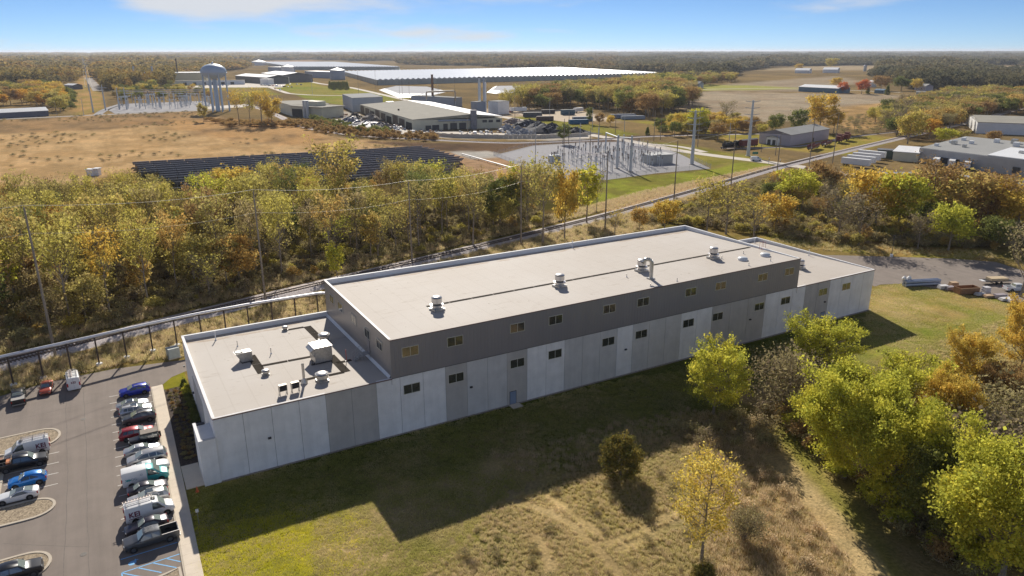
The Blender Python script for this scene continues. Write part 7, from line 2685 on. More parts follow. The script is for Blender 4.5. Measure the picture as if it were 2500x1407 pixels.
MB().prism([tuple(-b * .04 - n_), tuple(b * 1.0 - n_), tuple(b * 1.0 + n_ * 27), tuple(-b * .04 + n_ * 27)], 8.81, 9.3).build('roof', R_tan, t)
MB().prism([tuple(b * .03 - n_ * .1), tuple(b * .36 - n_ * .1), tuple(b * .36 + n_ * .2), tuple(b * .03 + n_ * .2)], 0, 6.8).build('opening', M_black, t)
MB().prism([tuple(b * .2 + n_ * 8), tuple(b * .62 + n_ * 8), tuple(b * .62 + n_ * 18), tuple(b * .2 + n_ * 18)], 9.31, 13).build('monitor', W_cream, t)
for k in range(2):
    q = b * (.50 + .09 * k) - n_ * 2.4
    MB().tube((q[0], q[1], 0), (q[0], q[1], 14.5), 1.35, n=12).build('silo', M_steelp, t, 50)
# chimneys and plant behind the hall
for px, by, ty, r, lb, m_ in [(1171, 275, 188, 1.35, 'thick grey chimney behind the recycling hall', M_steelp), (1182, 272, 187, .9, 'slim dark chimney behind the recycling hall', W_blue), (1186, 278, 197, .8, 'slim pale chimney behind the recycling hall', W_wh), (1057, 256, 182, 1.3, 'rusty brown chimney stack among the trees', mat('rust_stack', (0.20, 0.11, 0.07), .8, var=.3))]:
    p, h = HT(px, by, ty)
    t = thing('chimney', lb, 'chimney', (p[0], p[1], 0))
    MB().tube((0, 0, 0), (0, 0, h), r, r * .9, 10).build('shaft', m_, t, 50)
    MB().lathe((0, 0, h), [(r, -.8), (r, .1)], 10).build('rim', M_dgrey, t)
a, b = G(1042, 262), G(1112, 262)
t = thing('overhead_pipe', 'beige bent overhead pipe above the recycling hall roof', 'pipe', (a[0], a[1], 0))
e = np.array(b) - np.array(a)
MB().path([(0, 0, 8), (0, 0, 14), (e[0] * .03, e[1] * .03, 15), (e[0] * .97, e[1] * .97, 16), (e[0], e[1], 15), (e[0], e[1], 6)], .8, 8).build('pipe', mat('beige_pipe', (.5, .42, .32), .6), t, 50)
MB().tube((0, 0, 0), (0, 0, 8), .5, n=6).tube((e[0], e[1], 0), (e[0], e[1], 6), .5, n=6).build('support', M_steelp, t)
shed('filter_block', 'grey filter block under the thick chimney', (1150, 280), (1164, 281), 12, 11, W_blue, R_grey, 0, 'building')
shed('filter_block', 'pale grey filter block right of the slim chimneys', (1192, 278), (1216, 280), 14, 11, W_wh, R_grey, 0, 'building')


M_ply_ = mat('rust_scrap', (.30, .17, .10), .8, var=.3)
# heaps: scrap and gravel
def heap(px, py, r, h, m_, label, name='scrap_heap', cat='heap', seed=0, sq=1.0, n=14):
    p = G(px, py)
    rr_ = np.random.default_rng(seed)
    t = thing(name, label, cat, (p[0], p[1], 0))
    prof = [(1.0, 0), (.86, .22), (.62, .55), (.34, .85), (.08, 1.0)]
    v, f = [], []
    for i, (a_, b_) in enumerate(prof):
        for k in range(n):
            an = 2 * math.pi * k / n
            w = 1 + .22 * rr_.normal() * (1 if i < 4 else .2)
            v.append((math.cos(an) * r * a_ * w * sq, math.sin(an) * r * a_ * w, h * b_ * (1 + .12 * rr_.normal()) if i else -.1))
    for i in range(len(prof) - 1):
        for k in range(n):
            f.append((i * n + k, i * n + (k + 1) % n, (i + 1) * n + (k + 1) % n, (i + 1) * n + k))
    f.append(tuple(range((len(prof) - 1) * n, len(prof) * n)))
    MB().add(v, f).build('pile', m_, t)
    mb = MB()
    for k in range(40):
        an, d_ = rr_.uniform(0, 6.28), rr_.uniform(.1, 1.0)
        s = rr_.uniform(.5, 1.5)
        mb.cbox((math.cos(an) * r * d_ * sq, math.sin(an) * r * d_, h * max(0, 1 - d_) - .1), (s, s * rr_.uniform(.4, 1.2), s * rr_.uniform(.5, 1)), rr_.uniform(0, 3), rr_.normal() * .3)
    o = mb.build('loose_pieces', m_, t)
    o['kind'] = 'stuff'


M_scrap = mat('scrap_metal', (0.34, 0.33, 0.36), .6, .3, col2=(0.10, 0.10, 0.12), scale=.9, bump=.8, bscale=2)
M_tyrep = mat('tyre_pile', (0.10, 0.10, 0.115), .9, col2=(0.035, 0.035, 0.04), scale=1.2, bump=.9, bscale=2)
M_gravp = mat('gravel_pile', (0.30, 0.31, 0.34), .95, var=.2, scale=.8)
heap(858, 303, 11, 5.5, M_scrap, 'grey scrap heap left of the recycling hall', seed=1)
heap(895, 313, 13, 5, M_scrap, 'bluish scrap heap nearest the spur track', seed=2, sq=1.3)
heap(935, 314, 10, 4.2, mat('mixed_scrap', (0.38, 0.33, 0.30), .7, .2, col2=(0.12, 0.11, 0.12), scale=.8), 'mixed brownish scrap heap below the hall corner', seed=3)
heap(868, 290, 7, 4, M_brownst, 'dark scrap heap beside the press hall', seed=4)
heap(905, 296, 9, 6, mat('earth_pile', (0.30, 0.26, 0.22), .9, var=.3), 'brown earth heap in front of the plant tower', seed=5)
heap(1318, 322, 14, 5.8, M_tyrep, 'large dark shredded tyre heap in the right yard', 'tyre_heap', seed=6, sq=1.3)
heap(1290, 307, 11, 4.4, M_tyrep, 'rear dark shredded tyre heap', 'tyre_heap', seed=7, sq=1.4)
heap(1350, 325, 10, 6, M_tyrep, 'dark tyre heap by the green tree', 'tyre_heap', seed=8)
heap(1400, 328, 10, 4, M_tyrep, 'low dark tyre heap behind the concrete wall', 'tyre_heap', seed=9, sq=1.5)
heap(1264, 322, 5, 3.8, M_gravp, 'grey gravel cone, middle of three', 'gravel_heap', seed=10)
heap(1280, 329, 5, 3.8, M_gravp, 'grey gravel cone, right of three', 'gravel_heap', seed=11)
heap(1238, 318, 6, 3.8, M_gravp, 'grey gravel cone by the hall end', 'gravel_heap', seed=12)
heap(1258, 331, 6, 3.0, M_gravp, 'low gravel pile in front of the cones', 'gravel_heap', seed=13, sq=1.3)
heap(1298, 331, 4, 2.4, M_gravp, 'small gravel cone at the right of the cones', 'gravel_heap', seed=14)
heap(1255, 301, 6, 3.5, mat('bale', (.28, .22, .20), .9, var=.4, scale=.5), 'brown bale stack beside the hall', 'bale_stack', seed=15, sq=1.8)
for px, py, s, c, lb in [(1300, 286, (16, 5, 3.5), (.07, .08, .10), 'dark roll-off container in the gravel lot'), (1330, 295, (14, 4, 3.2), (.12, .07, .06), 'brown roll-off container in the gravel lot'), (1338, 278, (12, 4, 3.2), (.06, .05, .05), 'black container at the back of the gravel lot'), (1386, 281, (12, 5, 4.2), (.06, .12, .16), 'blue-grey shredder in the gravel lot'), (1412, 303, (15, 5, 3), (.02, .13, .28), 'bright blue container at the lot edge'), (1422, 296, (16, 5, 3), (.10, .14, .22), 'slate container stack at the lot edge'), (1545, 292, (20, 4, 2.6), (.30, .36, .45), 'pale blue parked trailer in the rear lot'), (1520, 289, (22, 5, 3), (.14, .17, .25), 'slate trailer row in the rear lot')]:
    p = G(px, py)
    t = thing('container', lb, 'container', (p[0], p[1], 0), -.35)
    MB().cbox((0, 0, .3), s).build('box', mat('cont_%d' % px, c, .6, .1, var=.15), t)
    MB().cbox((0, 0, s[2] + .3), (s[0] * .96, s[1] * .9, .15)).build('lid', mat('contl_%d' % px, tuple(q * .7 for q in c), .7), t)
    for k in (-1, 1):
        MB().cbox((k * s[0] * .35, 0, 0), (.5, s[1] * .9, .3)).build('skid', M_dgrey, t)
rr_ = np.random.default_rng(77)
mb = MB()
for (px, py, r_, n__) in [(870, 300, 12, 60), (905, 312, 18, 110), (945, 316, 14, 80), (1000, 326, 16, 50), (1250, 322, 16, 60), (830, 284, 12, 50), (1330, 316, 24, 60), (1180, 326, 20, 40)]:
    c_ = G(px, py)
    for k in range(n__):
        an, d_ = rr_.uniform(0, 6.28), r_ * math.sqrt(rr_.random())
        s_ = rr_.uniform(.5, 1.9)
        mb.mi = int(rr_.integers(0, 4))
        mb.cbox((c_[0] + math.cos(an) * d_ * 1.5, c_[1] + math.sin(an) * d_, 0), (s_, s_ * rr_.uniform(.4, 1.4), s_ * rr_.uniform(.4, 1.1)), rr_.uniform(0, 3), rr_.normal() * .25)
tag(mb.build('yard_clutter', [M_scrap, W_wh, W_blue, M_ply_]), kind='stuff')
# concrete yard wall
for k, (A, B) in enumerate([((1040, 331), (1110, 336)), ((1110, 336), (1230, 338)), ((1230, 338), (1320, 338)), ((1320, 338), (1435, 333))]):
    a, b = np.array(G(*A)[:2]), np.array(G(*B)[:2])
    t = thing('yard_wall', ['left end of the low concrete yard wall by the spur', 'second stretch of the low concrete yard wall', 'third stretch of the low concrete yard wall', 'right stretch of the low concrete yard wall by the heaps'][k], 'wall', (a[0], a[1], 0), math.atan2(b[1] - a[1], b[0] - a[0]))
    L = np.linalg.norm(b - a)
    n_ = max(2, int(L / 3))
    for j in range(n_):
        MB().box(L * j / n_ + .06, L * (j + 1) / n_ - .06, -.4, .4, 0, 2.4 - .2 * (j % 2)).build('block', M_conc, t)


# trailers
def trailer(px, py, rz, label, L=14.5, h=4.0, col=None, cab=False, group='white semi trailers'):
    p = G(px, py)
    t = thing('semi_trailer', label, 'trailer', (p[0], p[1], 0), rz, group)
    MB().box(-L / 2, L / 2, -1.28, 1.28, 1.15, h).build('box', col or W_wh, t)
    MB().box(-L / 2 - .03, L / 2 + .03, -1.31, 1.31, h + .005, h + .08).build('roof', R_white, t)
    MB().box(-L / 2 + 1, L / 2 - 3, -1.1, 1.1, .95, 1.14).build('chassis', M_dgrey, t)
    for x in (-L / 2 + 1.4, -L / 2 + 2.7):
        for s in (-1, 1):
            o = inst('wheel', car_meshes('pickup')['tyre'], t, (x, s * 1.05, .52), 0, 1.3)
            o.rotation_euler = (math.pi / 2, 0, 0)
    for s in (-.8, .8):
        MB().box(L / 2 - 3.2, L / 2 - 3.0, s - .08, s + .08, 0, 1.0).build('landing_leg', M_dgrey, t)
    return t


for k in range(4):
    trailer(2088 + 13 * k, 407.5 - 6.6 * k, -1.35, ['nearest of the parked white semi trailers by the crossing', 'second of the parked white semi trailers', 'third of the parked white semi trailers', 'farthest of the parked white semi trailers'][k], 13.5)
for k in range(3):
    trailer(2285 + 38 * k, 405 + 4.0 * k, .45, ['white trailer docked nearest the factory corner', 'middle white trailer docked at the factory', 'right white trailer docked at the factory'][k], 12, 3.9)
trailer(1265, 274, -.25, 'long white trailer parked behind the recycling hall', 16, 4.3)
trailer(1412, 275, .35, 'white truck trailer in the dusty gravel lot', 13, 4.2)

# ------------------------------------------------------------------ white factory on the right
a = np.array(G(2239, 396)[:2])
t = thing('white_factory', 'white flat-roofed factory with rooftop units at the right edge', 'factory', (a[0], a[1], 0))
ux, uy = np.array([0.97, 0.24]), np.array([-0.05, -1.0])
LX, LY, h = 74, 64, 7.2
c4 = [(0, 0), tuple(ux * LX), tuple(ux * LX + uy * LY), tuple(uy * LY)]
MB().prism(c4, 0, h).build('wall', W_wh, t)
MB().prism([tuple(np.array(q) * .995 + (ux * LX + uy * LY) * .0025) for q in c4], h + .01, h + .15).build('roof', R_grey, t)
f0, f1 = uy * 36 + ux * 4, uy * LY + ux * 4
MB().prism([tuple(uy * 34 + ux * .1), tuple(uy * 34 + ux * 40), tuple(uy * LY * .999 + ux * 40), tuple(uy * LY * .999 + ux * .1)], h + .155, h + .6).build('roof', R_white, t)
for k in range(13):
    q0, q1 = uy * (k * 4.9 + .05), uy * (k * 4.9 + 4.85)
    MB().add([(q0[0] - .06, q0[1], 0), (q1[0] - .06, q1[1], 0), (q1[0] - .06, q1[1], h - .02), (q0[0] - .06, q0[1], h - .02)], [(0, 1, 2, 3), (3, 2, 1, 0)]).build('wall_panel', W_wh, t)
for s in (14, 20, 26, 48):
    q = uy * s
    MB().cbox((q[0] - .15, q[1], .9), (.3, 3.2, 3)).build('dock_door', M_dgrey, t)
for i, (x, y, s) in enumerate([(30, 8, 2.2), (34, 5, 1.6), (40, 14, 1.8), (22, 16, 1.6), (52, 6, 1.8), (58, 22, 2.2), (62, 30, 2.6), (50, 34, 2.4), (30, 48, 2.8), (20, 44, 1.8), (14, 4, 1.6)]):
    q = ux * x + uy * y
    MB().cbox((q[0], q[1], h + .12), (s * 1.3, s, s * .9), .2).build('rooftop_unit', W_wh if i % 3 else M_galv, t)
shed('factory_annex', 'cream gabled annex left of the white factory', (2178, 392), (2240, 397), 26, 4.6, W_cream, W_wh, 1.6, 'building')
shed('dark_container', 'dark green dumpster box beside the annex', (2140, 386), (2188, 389), 6, 4.2, mat('dgreen', (.035, .06, .05), .6), R_dark, 0, 'container')
shed('far_warehouse', 'beige warehouse with pale roof at the far right edge', (2382, 326), (2560, 333), 60, 7.5, W_wh, R_tan, 2.5, 'warehouse')

# rail museum
shed('museum_shed', 'grey gabled train shed beside the old rail cars', (1928, 357.5), (2022, 340), 20, 6.4, W_lil, R_grey, 2.4, 'shed', doors=[(.55, .6, 0, 2.6)])
shed('museum_lean_to', 'white lean-to front of the train shed', (1870, 352.5), (1900, 355.5), 9, 4.2, W_wh, R_grey, 1.2, 'shed', axis_along=False, doors=[(.1, .35, 0, 3), (.5, .75, 0, 3)])
M_oxide = mat('oxide_red', (0.17, 0.035, 0.03), .7, var=.25, scale=.8)
M_loco = mat('loco_black', (0.025, 0.022, 0.022), .6, .2, var=.3)


def rail_car(px, py, rz, L, h, m_, label, kind='box'):
    p = G(px, py)
    t = thing('rail_car', label, 'rail car', (p[0], p[1], .35), rz, 'old rail cars')
    MB().box(-L / 2, L / 2, -1.4, 1.4, .8, 1.2).build('frame', M_loco, t)
    if kind == 'box':
        MB().box(-L / 2 + .2, L / 2 - .2, -1.45, 1.45, 1.2, h).build('body', m_, t)
        MB().add([(-L / 2, -1.6, h), (L / 2, -1.6, h), (L / 2, 0, h + .45), (-L / 2, 0, h + .45), (L / 2, 1.6, h), (-L / 2, 1.6, h)], [(0, 1, 2, 3), (3, 2, 4, 5)]).build('roof', R_dark, t)
        MB().box(-1.2, 1.2, -1.5, -1.45, 1.3, h - .3).build('door', m_, t)
    elif kind == 'caboose':
        MB().box(-L / 2 + .8, L / 2 - .8, -1.45, 1.45, 1.2, h).build('body', m_, t)
        MB().box(-L / 2, L / 2, -1.6, 1.6, h, h + .2).build('roof', m_, t)
        MB().box(-1.3, 1.3, -1.3, 1.3, h + .2, h + 1.2).build('cupola', m_, t)
    elif kind == 'loco':
        MB().tube((-L / 2 + 1, 0, 2.3), (L / 2 - 3.2, 0, 2.3), 1.15, n=14).build('boiler', m_, t, 50)
        MB().box(L / 2 - 3.2, L / 2 - .3, -1.5, 1.5, 1.2, 4.0).build('cab', m_, t)
        MB().tube((-L / 2 + 2, 0, 3.3), (-L / 2 + 2, 0, 4.5), .35, .45, 10).build('smokestack', m_, t)
        MB().lathe((0, 0, 3.3), [(.5, 0), (.4, .6), (.05, .7)], 10).build('steam_dome', m_, t)
    else:
        MB().box(-L / 2, L / 2, -1.45, 1.45, 1.2, 1.5).build('deck', mat('deck_wood', (.30, .25, .22), .9), t)
        for s in (-1, 1):
            MB().box(-L / 2, L / 2, s * 1.4 - .06, s * 1.4 + .06, 1.5, h).build('side', m_, t)
    for x in (-L / 2 + 1.6, L / 2 - 1.6):
        for s in (-.75, .75):
            for dx in (-.8, .8):
                o = inst('wheel', car_meshes('pickup')['tyre'], t, (x + dx, s, .42), 0, 1.05)
                o.rotation_euler = (math.pi / 2, 0, 0)
    return t


rail_car(1783, 364, .12, 15, 4, M_loco, 'black steam locomotive on the museum siding', 'loco')
rail_car(1826, 361, .12, 15, 4.4, M_oxide, 'red hopper car behind the steam locomotive', 'box')
rail_car(1985, 366, .42, 16, 3.0, M_oxide, 'red gondola car beside the train shed', 'flat')
rail_car(2017, 357, .42, 14, 2.6, M_oxide, 'red flat car behind the gondola', 'flat')
rail_car(2048, 349, .42, 10, 3.8, M_oxide, 'red caboose, left of two', 'caboose')
rail_car(2066, 344, .42, 9, 3.8, M_oxide, 'red caboose, right of two at the end of the train', 'caboose')
# crossing signals, sign
for px, py, lb in [(1876, 402, 'rail crossing signal on the left side of the road'), (1903, 406, 'rail crossing signal on the right side of the road')]:
    p = G(px, py)
    t = thing('crossing_signal', lb, 'crossing signal', (p[0], p[1], 0), .5)
    MB().tube((0, 0, 0), (0, 0, 3.6), .09, n=6).build('post', M_steelp, t)
    for s in (-.7, .7):
        MB().add([(-.7, -.1, 3.0 - s * .6), (.7, -.1, 3.0 + s * .6), (.7, -.1, 3.25 + s * .6), (-.7, -.1, 3.25 - s * .6)], [(0, 1, 2, 3), (3, 2, 1, 0)]).build('crossbuck', W_wh, t)
    for s in (-.5, .5):
        MB().tube((s, -.2, 2.3), (s, .05, 2.3), .22, n=10).build('lamp', M_black, t)
p = G(1843, 384)
t = thing('road_sign', 'green road sign on two posts by the museum lawn', 'sign', (p[0], p[1], 0), -.35)
MB().box(-1.6, 1.6, -.05, .05, 1.6, 2.8).build('panel', mat('sign_green', (.03, .22, .16), .5), t)
for s in (-1.1, 1.1):
    MB().tube((s, .08, 0), (s, .08, 2.7), .05, n=5).build('post', M_steelp, t)

# farms
t = shed('blue_barn', 'long blue pole barn with white roof beside the ploughed field', (1949, 223.5), (2045, 228.5), 26, 6.2, W_barn, R_white, 3.0, 'barn')
shed('farmhouse', 'white farmhouse among the red maples', (2118, 213), (2128, 213.5), 10, 7, W_wh, R_white, 3, 'house', windows=[(.2, .4, 2, 3.5), (.6, .8, 2, 3.5)])
shed('farmhouse', 'grey farmhouse behind the yellow tree', (2232, 220), (2258, 222), 12, 6, W_lil, R_grey, 3, 'house', windows=[(.2, .3, 2, 3.5), (.6, .7, 2, 3.5)])
shed('farm_shed', 'small dark green farm shed beside the spruce', (2134, 228), (2156, 229), 10, 4, W_barn, W_barn, 1.6, 'shed')
shed('farm_shed', 'small blue farm shed right of the grass', (2236, 234), (2258, 234.5), 10, 4, W_barn, R_grey, 1.6, 'shed')
shed('far_barn', 'far white barn left of the tall trees', (1940, 179), (1975, 179.5), 30, 7, W_wh, R_white, 5, 'barn')
shed('far_barn', 'far white barn right of the tall trees', (2008, 178), (2044, 178.5), 30, 8, W_wh, W_wh, 5, 'barn')
p, h = HT(2111, 174.5, 161)
t = thing('silo', 'lone grey farm silo on the far ridge', 'silo', (p[0], p[1], 0))
MB().tube((0, 0, 0), (0, 0, h), 4.2, n=14).build('shaft', M_steelp, t, 50)
MB().lathe((0, 0, h), [(4.3, 0), (3, 2), (.1, 2.8)], 14).build('dome', W_lil, t, 50)
shed('country_house', 'pale blue house by the country road left of the field', (1692, 216), (1706, 216.5), 14, 7, W_blue, R_grey, 3, 'house')
shed('country_house', 'white low house behind the mid-ground trees', (1495, 208), (1550, 206), 16, 6, W_wh, R_white, 2, 'house')
shed('field_cabin', 'white equipment cabinet beside the solar field', (212, 430), (228, 430), 2.5, 2.8, W_wh, R_white, 0, 'cabinet')
shed('field_cabin', 'second white equipment cabinet beside the solar field', (230, 429), (241, 429), 2.5, 3.0, W_wh, R_white, 0, 'cabinet')

# ------------------------------------------------------------------ solar field
M_pv = mat('pv_back', (0.27, 0.29, 0.36), .9, spec=.1, var=.12, scale=.5)
M_pvf = mat('pv_frame', (0.30, 0.31, 0.34), .5, .3)
tab = MB()
tab.add([(0, -1.9, 2.75), (7.6, -1.9, 2.75), (7.6, 1.9, .85), (0, 1.9, .85), (0, -1.9, 2.81), (7.6, -1.9, 2.81), (7.6, 1.9, .91), (0, 1.9, .91)], [(0, 3, 2, 1), (4, 5, 6, 7), (0, 1, 5, 4), (1, 2, 6, 5), (2, 3, 7, 6), (3, 0, 4, 7)])
tab_me = tab.mesh('panel_table', M_pv)
edge_me = MB().box(0, 7.6, -1.98, -1.86, 2.68, 2.90).box(0, 7.6, -.06, .06, 1.66, 1.76).mesh('frame_rail', mat('pv_edge', (.30, .31, .35), .8))
leg_me = MB().tube((1, -.8, 0), (1, -.8, 2.2), .08, n=5).mesh('post', M_pvf)
leg2 = MB().tube((6.6, -.8, 0), (6.6, -.8, 2.2), .08, n=5).mesh('post', M_pvf)
rail_me = MB().tube((0, -.9, 2.15), (7.6, -.9, 2.15), .06, n=5).mesh('purlin', M_pvf)
r0, r1 = np.array(G(270, 411)[:2]), np.array(G(1030, 367)[:2])
ed = [(1030, 367), (1048, 371), (1063, 374.5), (1080, 379), (1097, 385), (1113, 390), (1135, 397), (1128, 403), (1120, 409), (1112, 415), (1103, 421), (1095, 428)]
du = (r1 - r0) / np.linalg.norm(r1 - r0)
for k in range(14):
    y = r1[1] - 1.5 - 7.0 * k
    e = np.interp(y, [G(*q)[1] for q in ed][::-1], [G(*q)[0] for q in ed][::-1])
    x0 = 2 + 1.2 * k
    n_ = int((e - x0) / 7.8)
    t = thing('solar_row', '%s row of dark tilted solar panels counted from the far side of the field' % ('first second third fourth fifth sixth seventh eighth ninth tenth eleventh twelfth thirteenth last'.split()[k]), 'solar panels', (e - n_ * 7.8, y + (n_ * 7.8) * (-du[1] / du[0]), 0), math.atan2(du[1], du[0]), 'solar panel rows')
    for j in range(n_):
        inst('panel_table', tab_me, t, (j * 7.8, 0, 0))
        inst('frame_rail', edge_me, t, (j * 7.8, 0, 0))
        inst('post', leg_me, t, (j * 7.8, 0, 0))
        inst('post', leg2, t, (j * 7.8, 0, 0))
# solar fence rail (pale pipe) beside the field
a, b = np.array(G(1128, 380)), np.array(G(1262, 418))
t = thing('guard_rail', 'pale pipeline running beside the solar field', 'pipeline', (a[0], a[1], 0))
MB().tube((0, 0, .9), (b[0] - a[0], b[1] - a[1], .9), .35, n=8).build('pipe', R_white, t)
for k in range(7):
    q = (b - a) * k / 6
    MB().tube((q[0], q[1], 0), (q[0], q[1], .8), .12, n=5).build('support', M_dgrey, t)

# ------------------------------------------------------------------ substations
M_ins = mat('porcelain', (0.20, 0.16, 0.15), .4, var=.2)
M_bus = mat('bus_tube', (0.78, 0.72, 0.70), .4, .4)


def sub_tower(px, py, ty, r, label, name='substation_column'):
    p, h = HT(px, py, ty)
    t = thing(name, label, 'column', (p[0], p[1], 0))
    MB().tube((0, 0, 0), (0, 0, h), r, r * .6, 8).build('shaft', M_steelp, t, 50)
    MB().lathe((0, 0, 0), [(r * 1.8, 0), (r * 1.8, .4)], 10).build('footing', M_conc, t)
    return np.array([p[0], p[1], h])


SG = 'tall substation columns'
c1 = sub_tower(1478, 374, 324, .55, 'tall steel column at the rear of the main substation gantry')
c2 = sub_tower(1506, 412, 330, .7, 'tall steel column at the middle of the main substation gantry')
c3 = sub_tower(1539, 420, 332, .7, 'tall steel column at the front of the main substation gantry')
c4_ = sub_tower(1460, 372, 312, .4, 'slim steel column left of the main substation gantry')
c5 = sub_tower(1521, 385, 328, .4, 'slim steel column behind the main substation gantry')
t = thing('gantry_beam', 'steel beams joining the tops of the substation columns', 'gantry', tuple(c2))
MB().tube(tuple(c1 - c2), (0, 0, -1), .3, n=6).build('beam', M_steelp, t)
MB().tube((0, 0, -1), tuple(c3 - c2 - np.array([0, 0, 1])), .3, n=6).build('beam', M_steelp, t)
for lb, pts in [('three pale bus tubes sloping left of the substation gantry', [((1393, 365), (1402, 371), (1455, 382)), ((1403, 363), (1412, 370), (1467, 381)), ((1413, 362), (1422, 369), (1481, 380))]), ('four pale bus tubes right of the substation gantry', [((1530, 358), (1595, 369)), ((1540, 357), (1606, 368.5)), ((1550, 357), (1615, 367.5))])]:
    o = None
    t = None
    for pp in pts:
        W3 = [np.array(G(a_, b_, 7.0 if i else 8.5)) for i, (a_, b_) in enumerate(pp)]
        if t is None:
            t = thing('bus_tubes', lb, 'bus bar', (W3[0][0], W3[0][1], 0))
            o = np.array([W3[0][0], W3[0][1], 0])
        MB().path([tuple(q - o) for q in W3], .16, 6).build('tube', M_bus, t)
        for q in (W3[-2], W3[-1]):
            MB().tube(tuple(q - o), (q[0] - o[0], q[1] - o[1], 0), .12, n=5).build('support', M_steelp, t)
proto = None
SB = 'apparatus posts of the main substation'
for k, (x, y) in enumerate(scatter([tuple(G(a_, b_)[:2]) for a_, b_ in [(1340, 392), (1420, 372), (1560, 366), (1600, 384), (1625, 408), (1560, 420), (1470, 425), (1400, 410), (1345, 402)]], 5.2, 77)):
    if k % 9 == 8:
        continue
    if proto is None:
        proto = thing('apparatus_post', 'slim steel post with insulator, one of many in the main substation', 'insulator post', (x, y, 0), 0, SB)
        MB().tube((0, 0, 0), (0, 0, 4.2), .14, n=6).build('post', M_steelp, proto)
        MB().lathe((0, 0, 4.2), [(.12, 0), (.3, .1), (.12, .3), (.3, .5), (.12, .7), (.3, .9), (.1, 1.2)], 8).build('insulator', M_ins, proto)
        MB().tube((-1.3, 0, 4.1), (1.3, 0, 4.1), .08, n=5).build('crossbar', M_steelp, proto)
    else:
        dup(proto, (x, y, 0), random.uniform(0, 3), None, random.uniform(.7, 1.45))
p = G(1352, 397)
t = thing('transformer', 'grey power transformer with radiators in the main substation', 'transformer', (p[0], p[1], 0), .2)
MB().box(-2.6, 2.6, -1.5, 1.5, .4, 3.8).build('tank', M_steelp, t)
for k in range(7):
    MB().box(-2.4 + k * .75, -2.1 + k * .75, -2.5, -1.55, .7, 3.4).build('radiator', M_steelp, t)
for k in range(3):
    MB().lathe((-1.5 + 1.5 * k, 0, 3.8), [(.25, 0), (.4, .3), (.2, .8), (.35, 1.1), (.1, 1.8)], 8).build('bushing', M_ins, t)
MB().box(-3.2, 3.2, -2.8, 2.2, 0, .3).build('pad', M_conc, t)
shed('control_house', 'pale beige control house at the right of the substation', (1585, 402), (1642, 399), 8, 4.3, mat('beige_ctrl', (.46, .46, .44), .7), mat('ctrl_roof', (.42, .42, .41), .6), 0, 'building')
# chain-link fence round the substation
fp = [(1205, 380), (1300, 356), (1420, 348), (1560, 346), (1650, 372), (1735, 412), (1600, 424), (1480, 440), (1400, 440), (1300, 418)]
fw = [np.array(G(*q)[:2]) for q in fp]
t = thing('chain_fence', 'grey chain-link fence round the main substation yard', 'fence', (fw[0][0], fw[0][1], 0))
o = fw[0]


def mesh_fence_mat():
    m, nt, p_ = node_mat('chain_link')
    p_.inputs['Base Color'].default_value = (.42, .42, .43, 1)
    p_.inputs['Roughness'].default_value = .6
    tr = nt.nodes.new('ShaderNodeBsdfTransparent')
    mx = nt.nodes.new('ShaderNodeMixShader')
    mx.inputs[0].default_value = .22
    nz = nt.nodes.new('ShaderNodeTexNoise')
    nz.inputs['Scale'].default_value = 3
    nt.links.new(tr.outputs[0], mx.inputs[1])
    nt.links.new(p_.outputs[0], mx.inputs[2])
    nt.links.new(mx.outputs[0], nt.nodes['Material Output'].inputs['Surface'])
    return m


M_link = mesh_fence_mat()
for i in range(len(fw)):
    a, b = fw[i] - o, fw[(i + 1) % len(fw)] - o
    MB().add([(a[0], a[1], 0), (b[0], b[1], 0), (b[0], b[1], 2.2), (a[0], a[1], 2.2)], [(0, 1, 2, 3)]).build('mesh_panel', M_link, t)
    n_ = max(1, int(np.linalg.norm(b - a) / 6))
    for j in range(n_):
        q = a + (b - a) * j / n_
        MB().tube((q[0], q[1], 0), (q[0], q[1], 2.4), .05, n=4).build('post', M_steelp, t)
# left substation
SL = 'apparatus frames of the left substation'
proto = None
for k, (x, y) in enumerate(scatter([tuple(G(a_, b_)[:2]) for a_, b_ in [(282, 268), (310, 252), (500, 246), (520, 262), (420, 267)]], 15, 78)):
    if proto is None:
        proto = thing('substation_gantry', 'pale steel frame with insulators, one of many in the left substation', 'substation frame', (x, y, 0), 0, SL)
        for s in (-2.4, 2.4):
            MB().tube((s, 0, 0), (s, 0, 9), .28, n=5).build('post', M_steelp, proto)
        MB().box(-4.5, 4.5, -.3, .3, 8.6, 9.1).build('beam', M_steelp, proto)
        for s in (-3, 0, 3):
            MB().tube((s, 0, 9.1), (s, 0, 11.2), .3, .15, 6).build('insulator', M_ins, proto)
    else:
        dup(proto, (x, y, 0), random.choice([0.05, 1.6]), None, random.uniform(.7, 1.25))
mb = MB()
for y0 in (255, 250):
    a, b = G(312, y0), G(505, y0 - 3)
    mb.tube((a[0], a[1], 13), (b[0], b[1], 13), .35, n=5)
tag(mb.build('bus_tubes', M_bus), 'long pale bus bars above the left substation', 'bus bar')

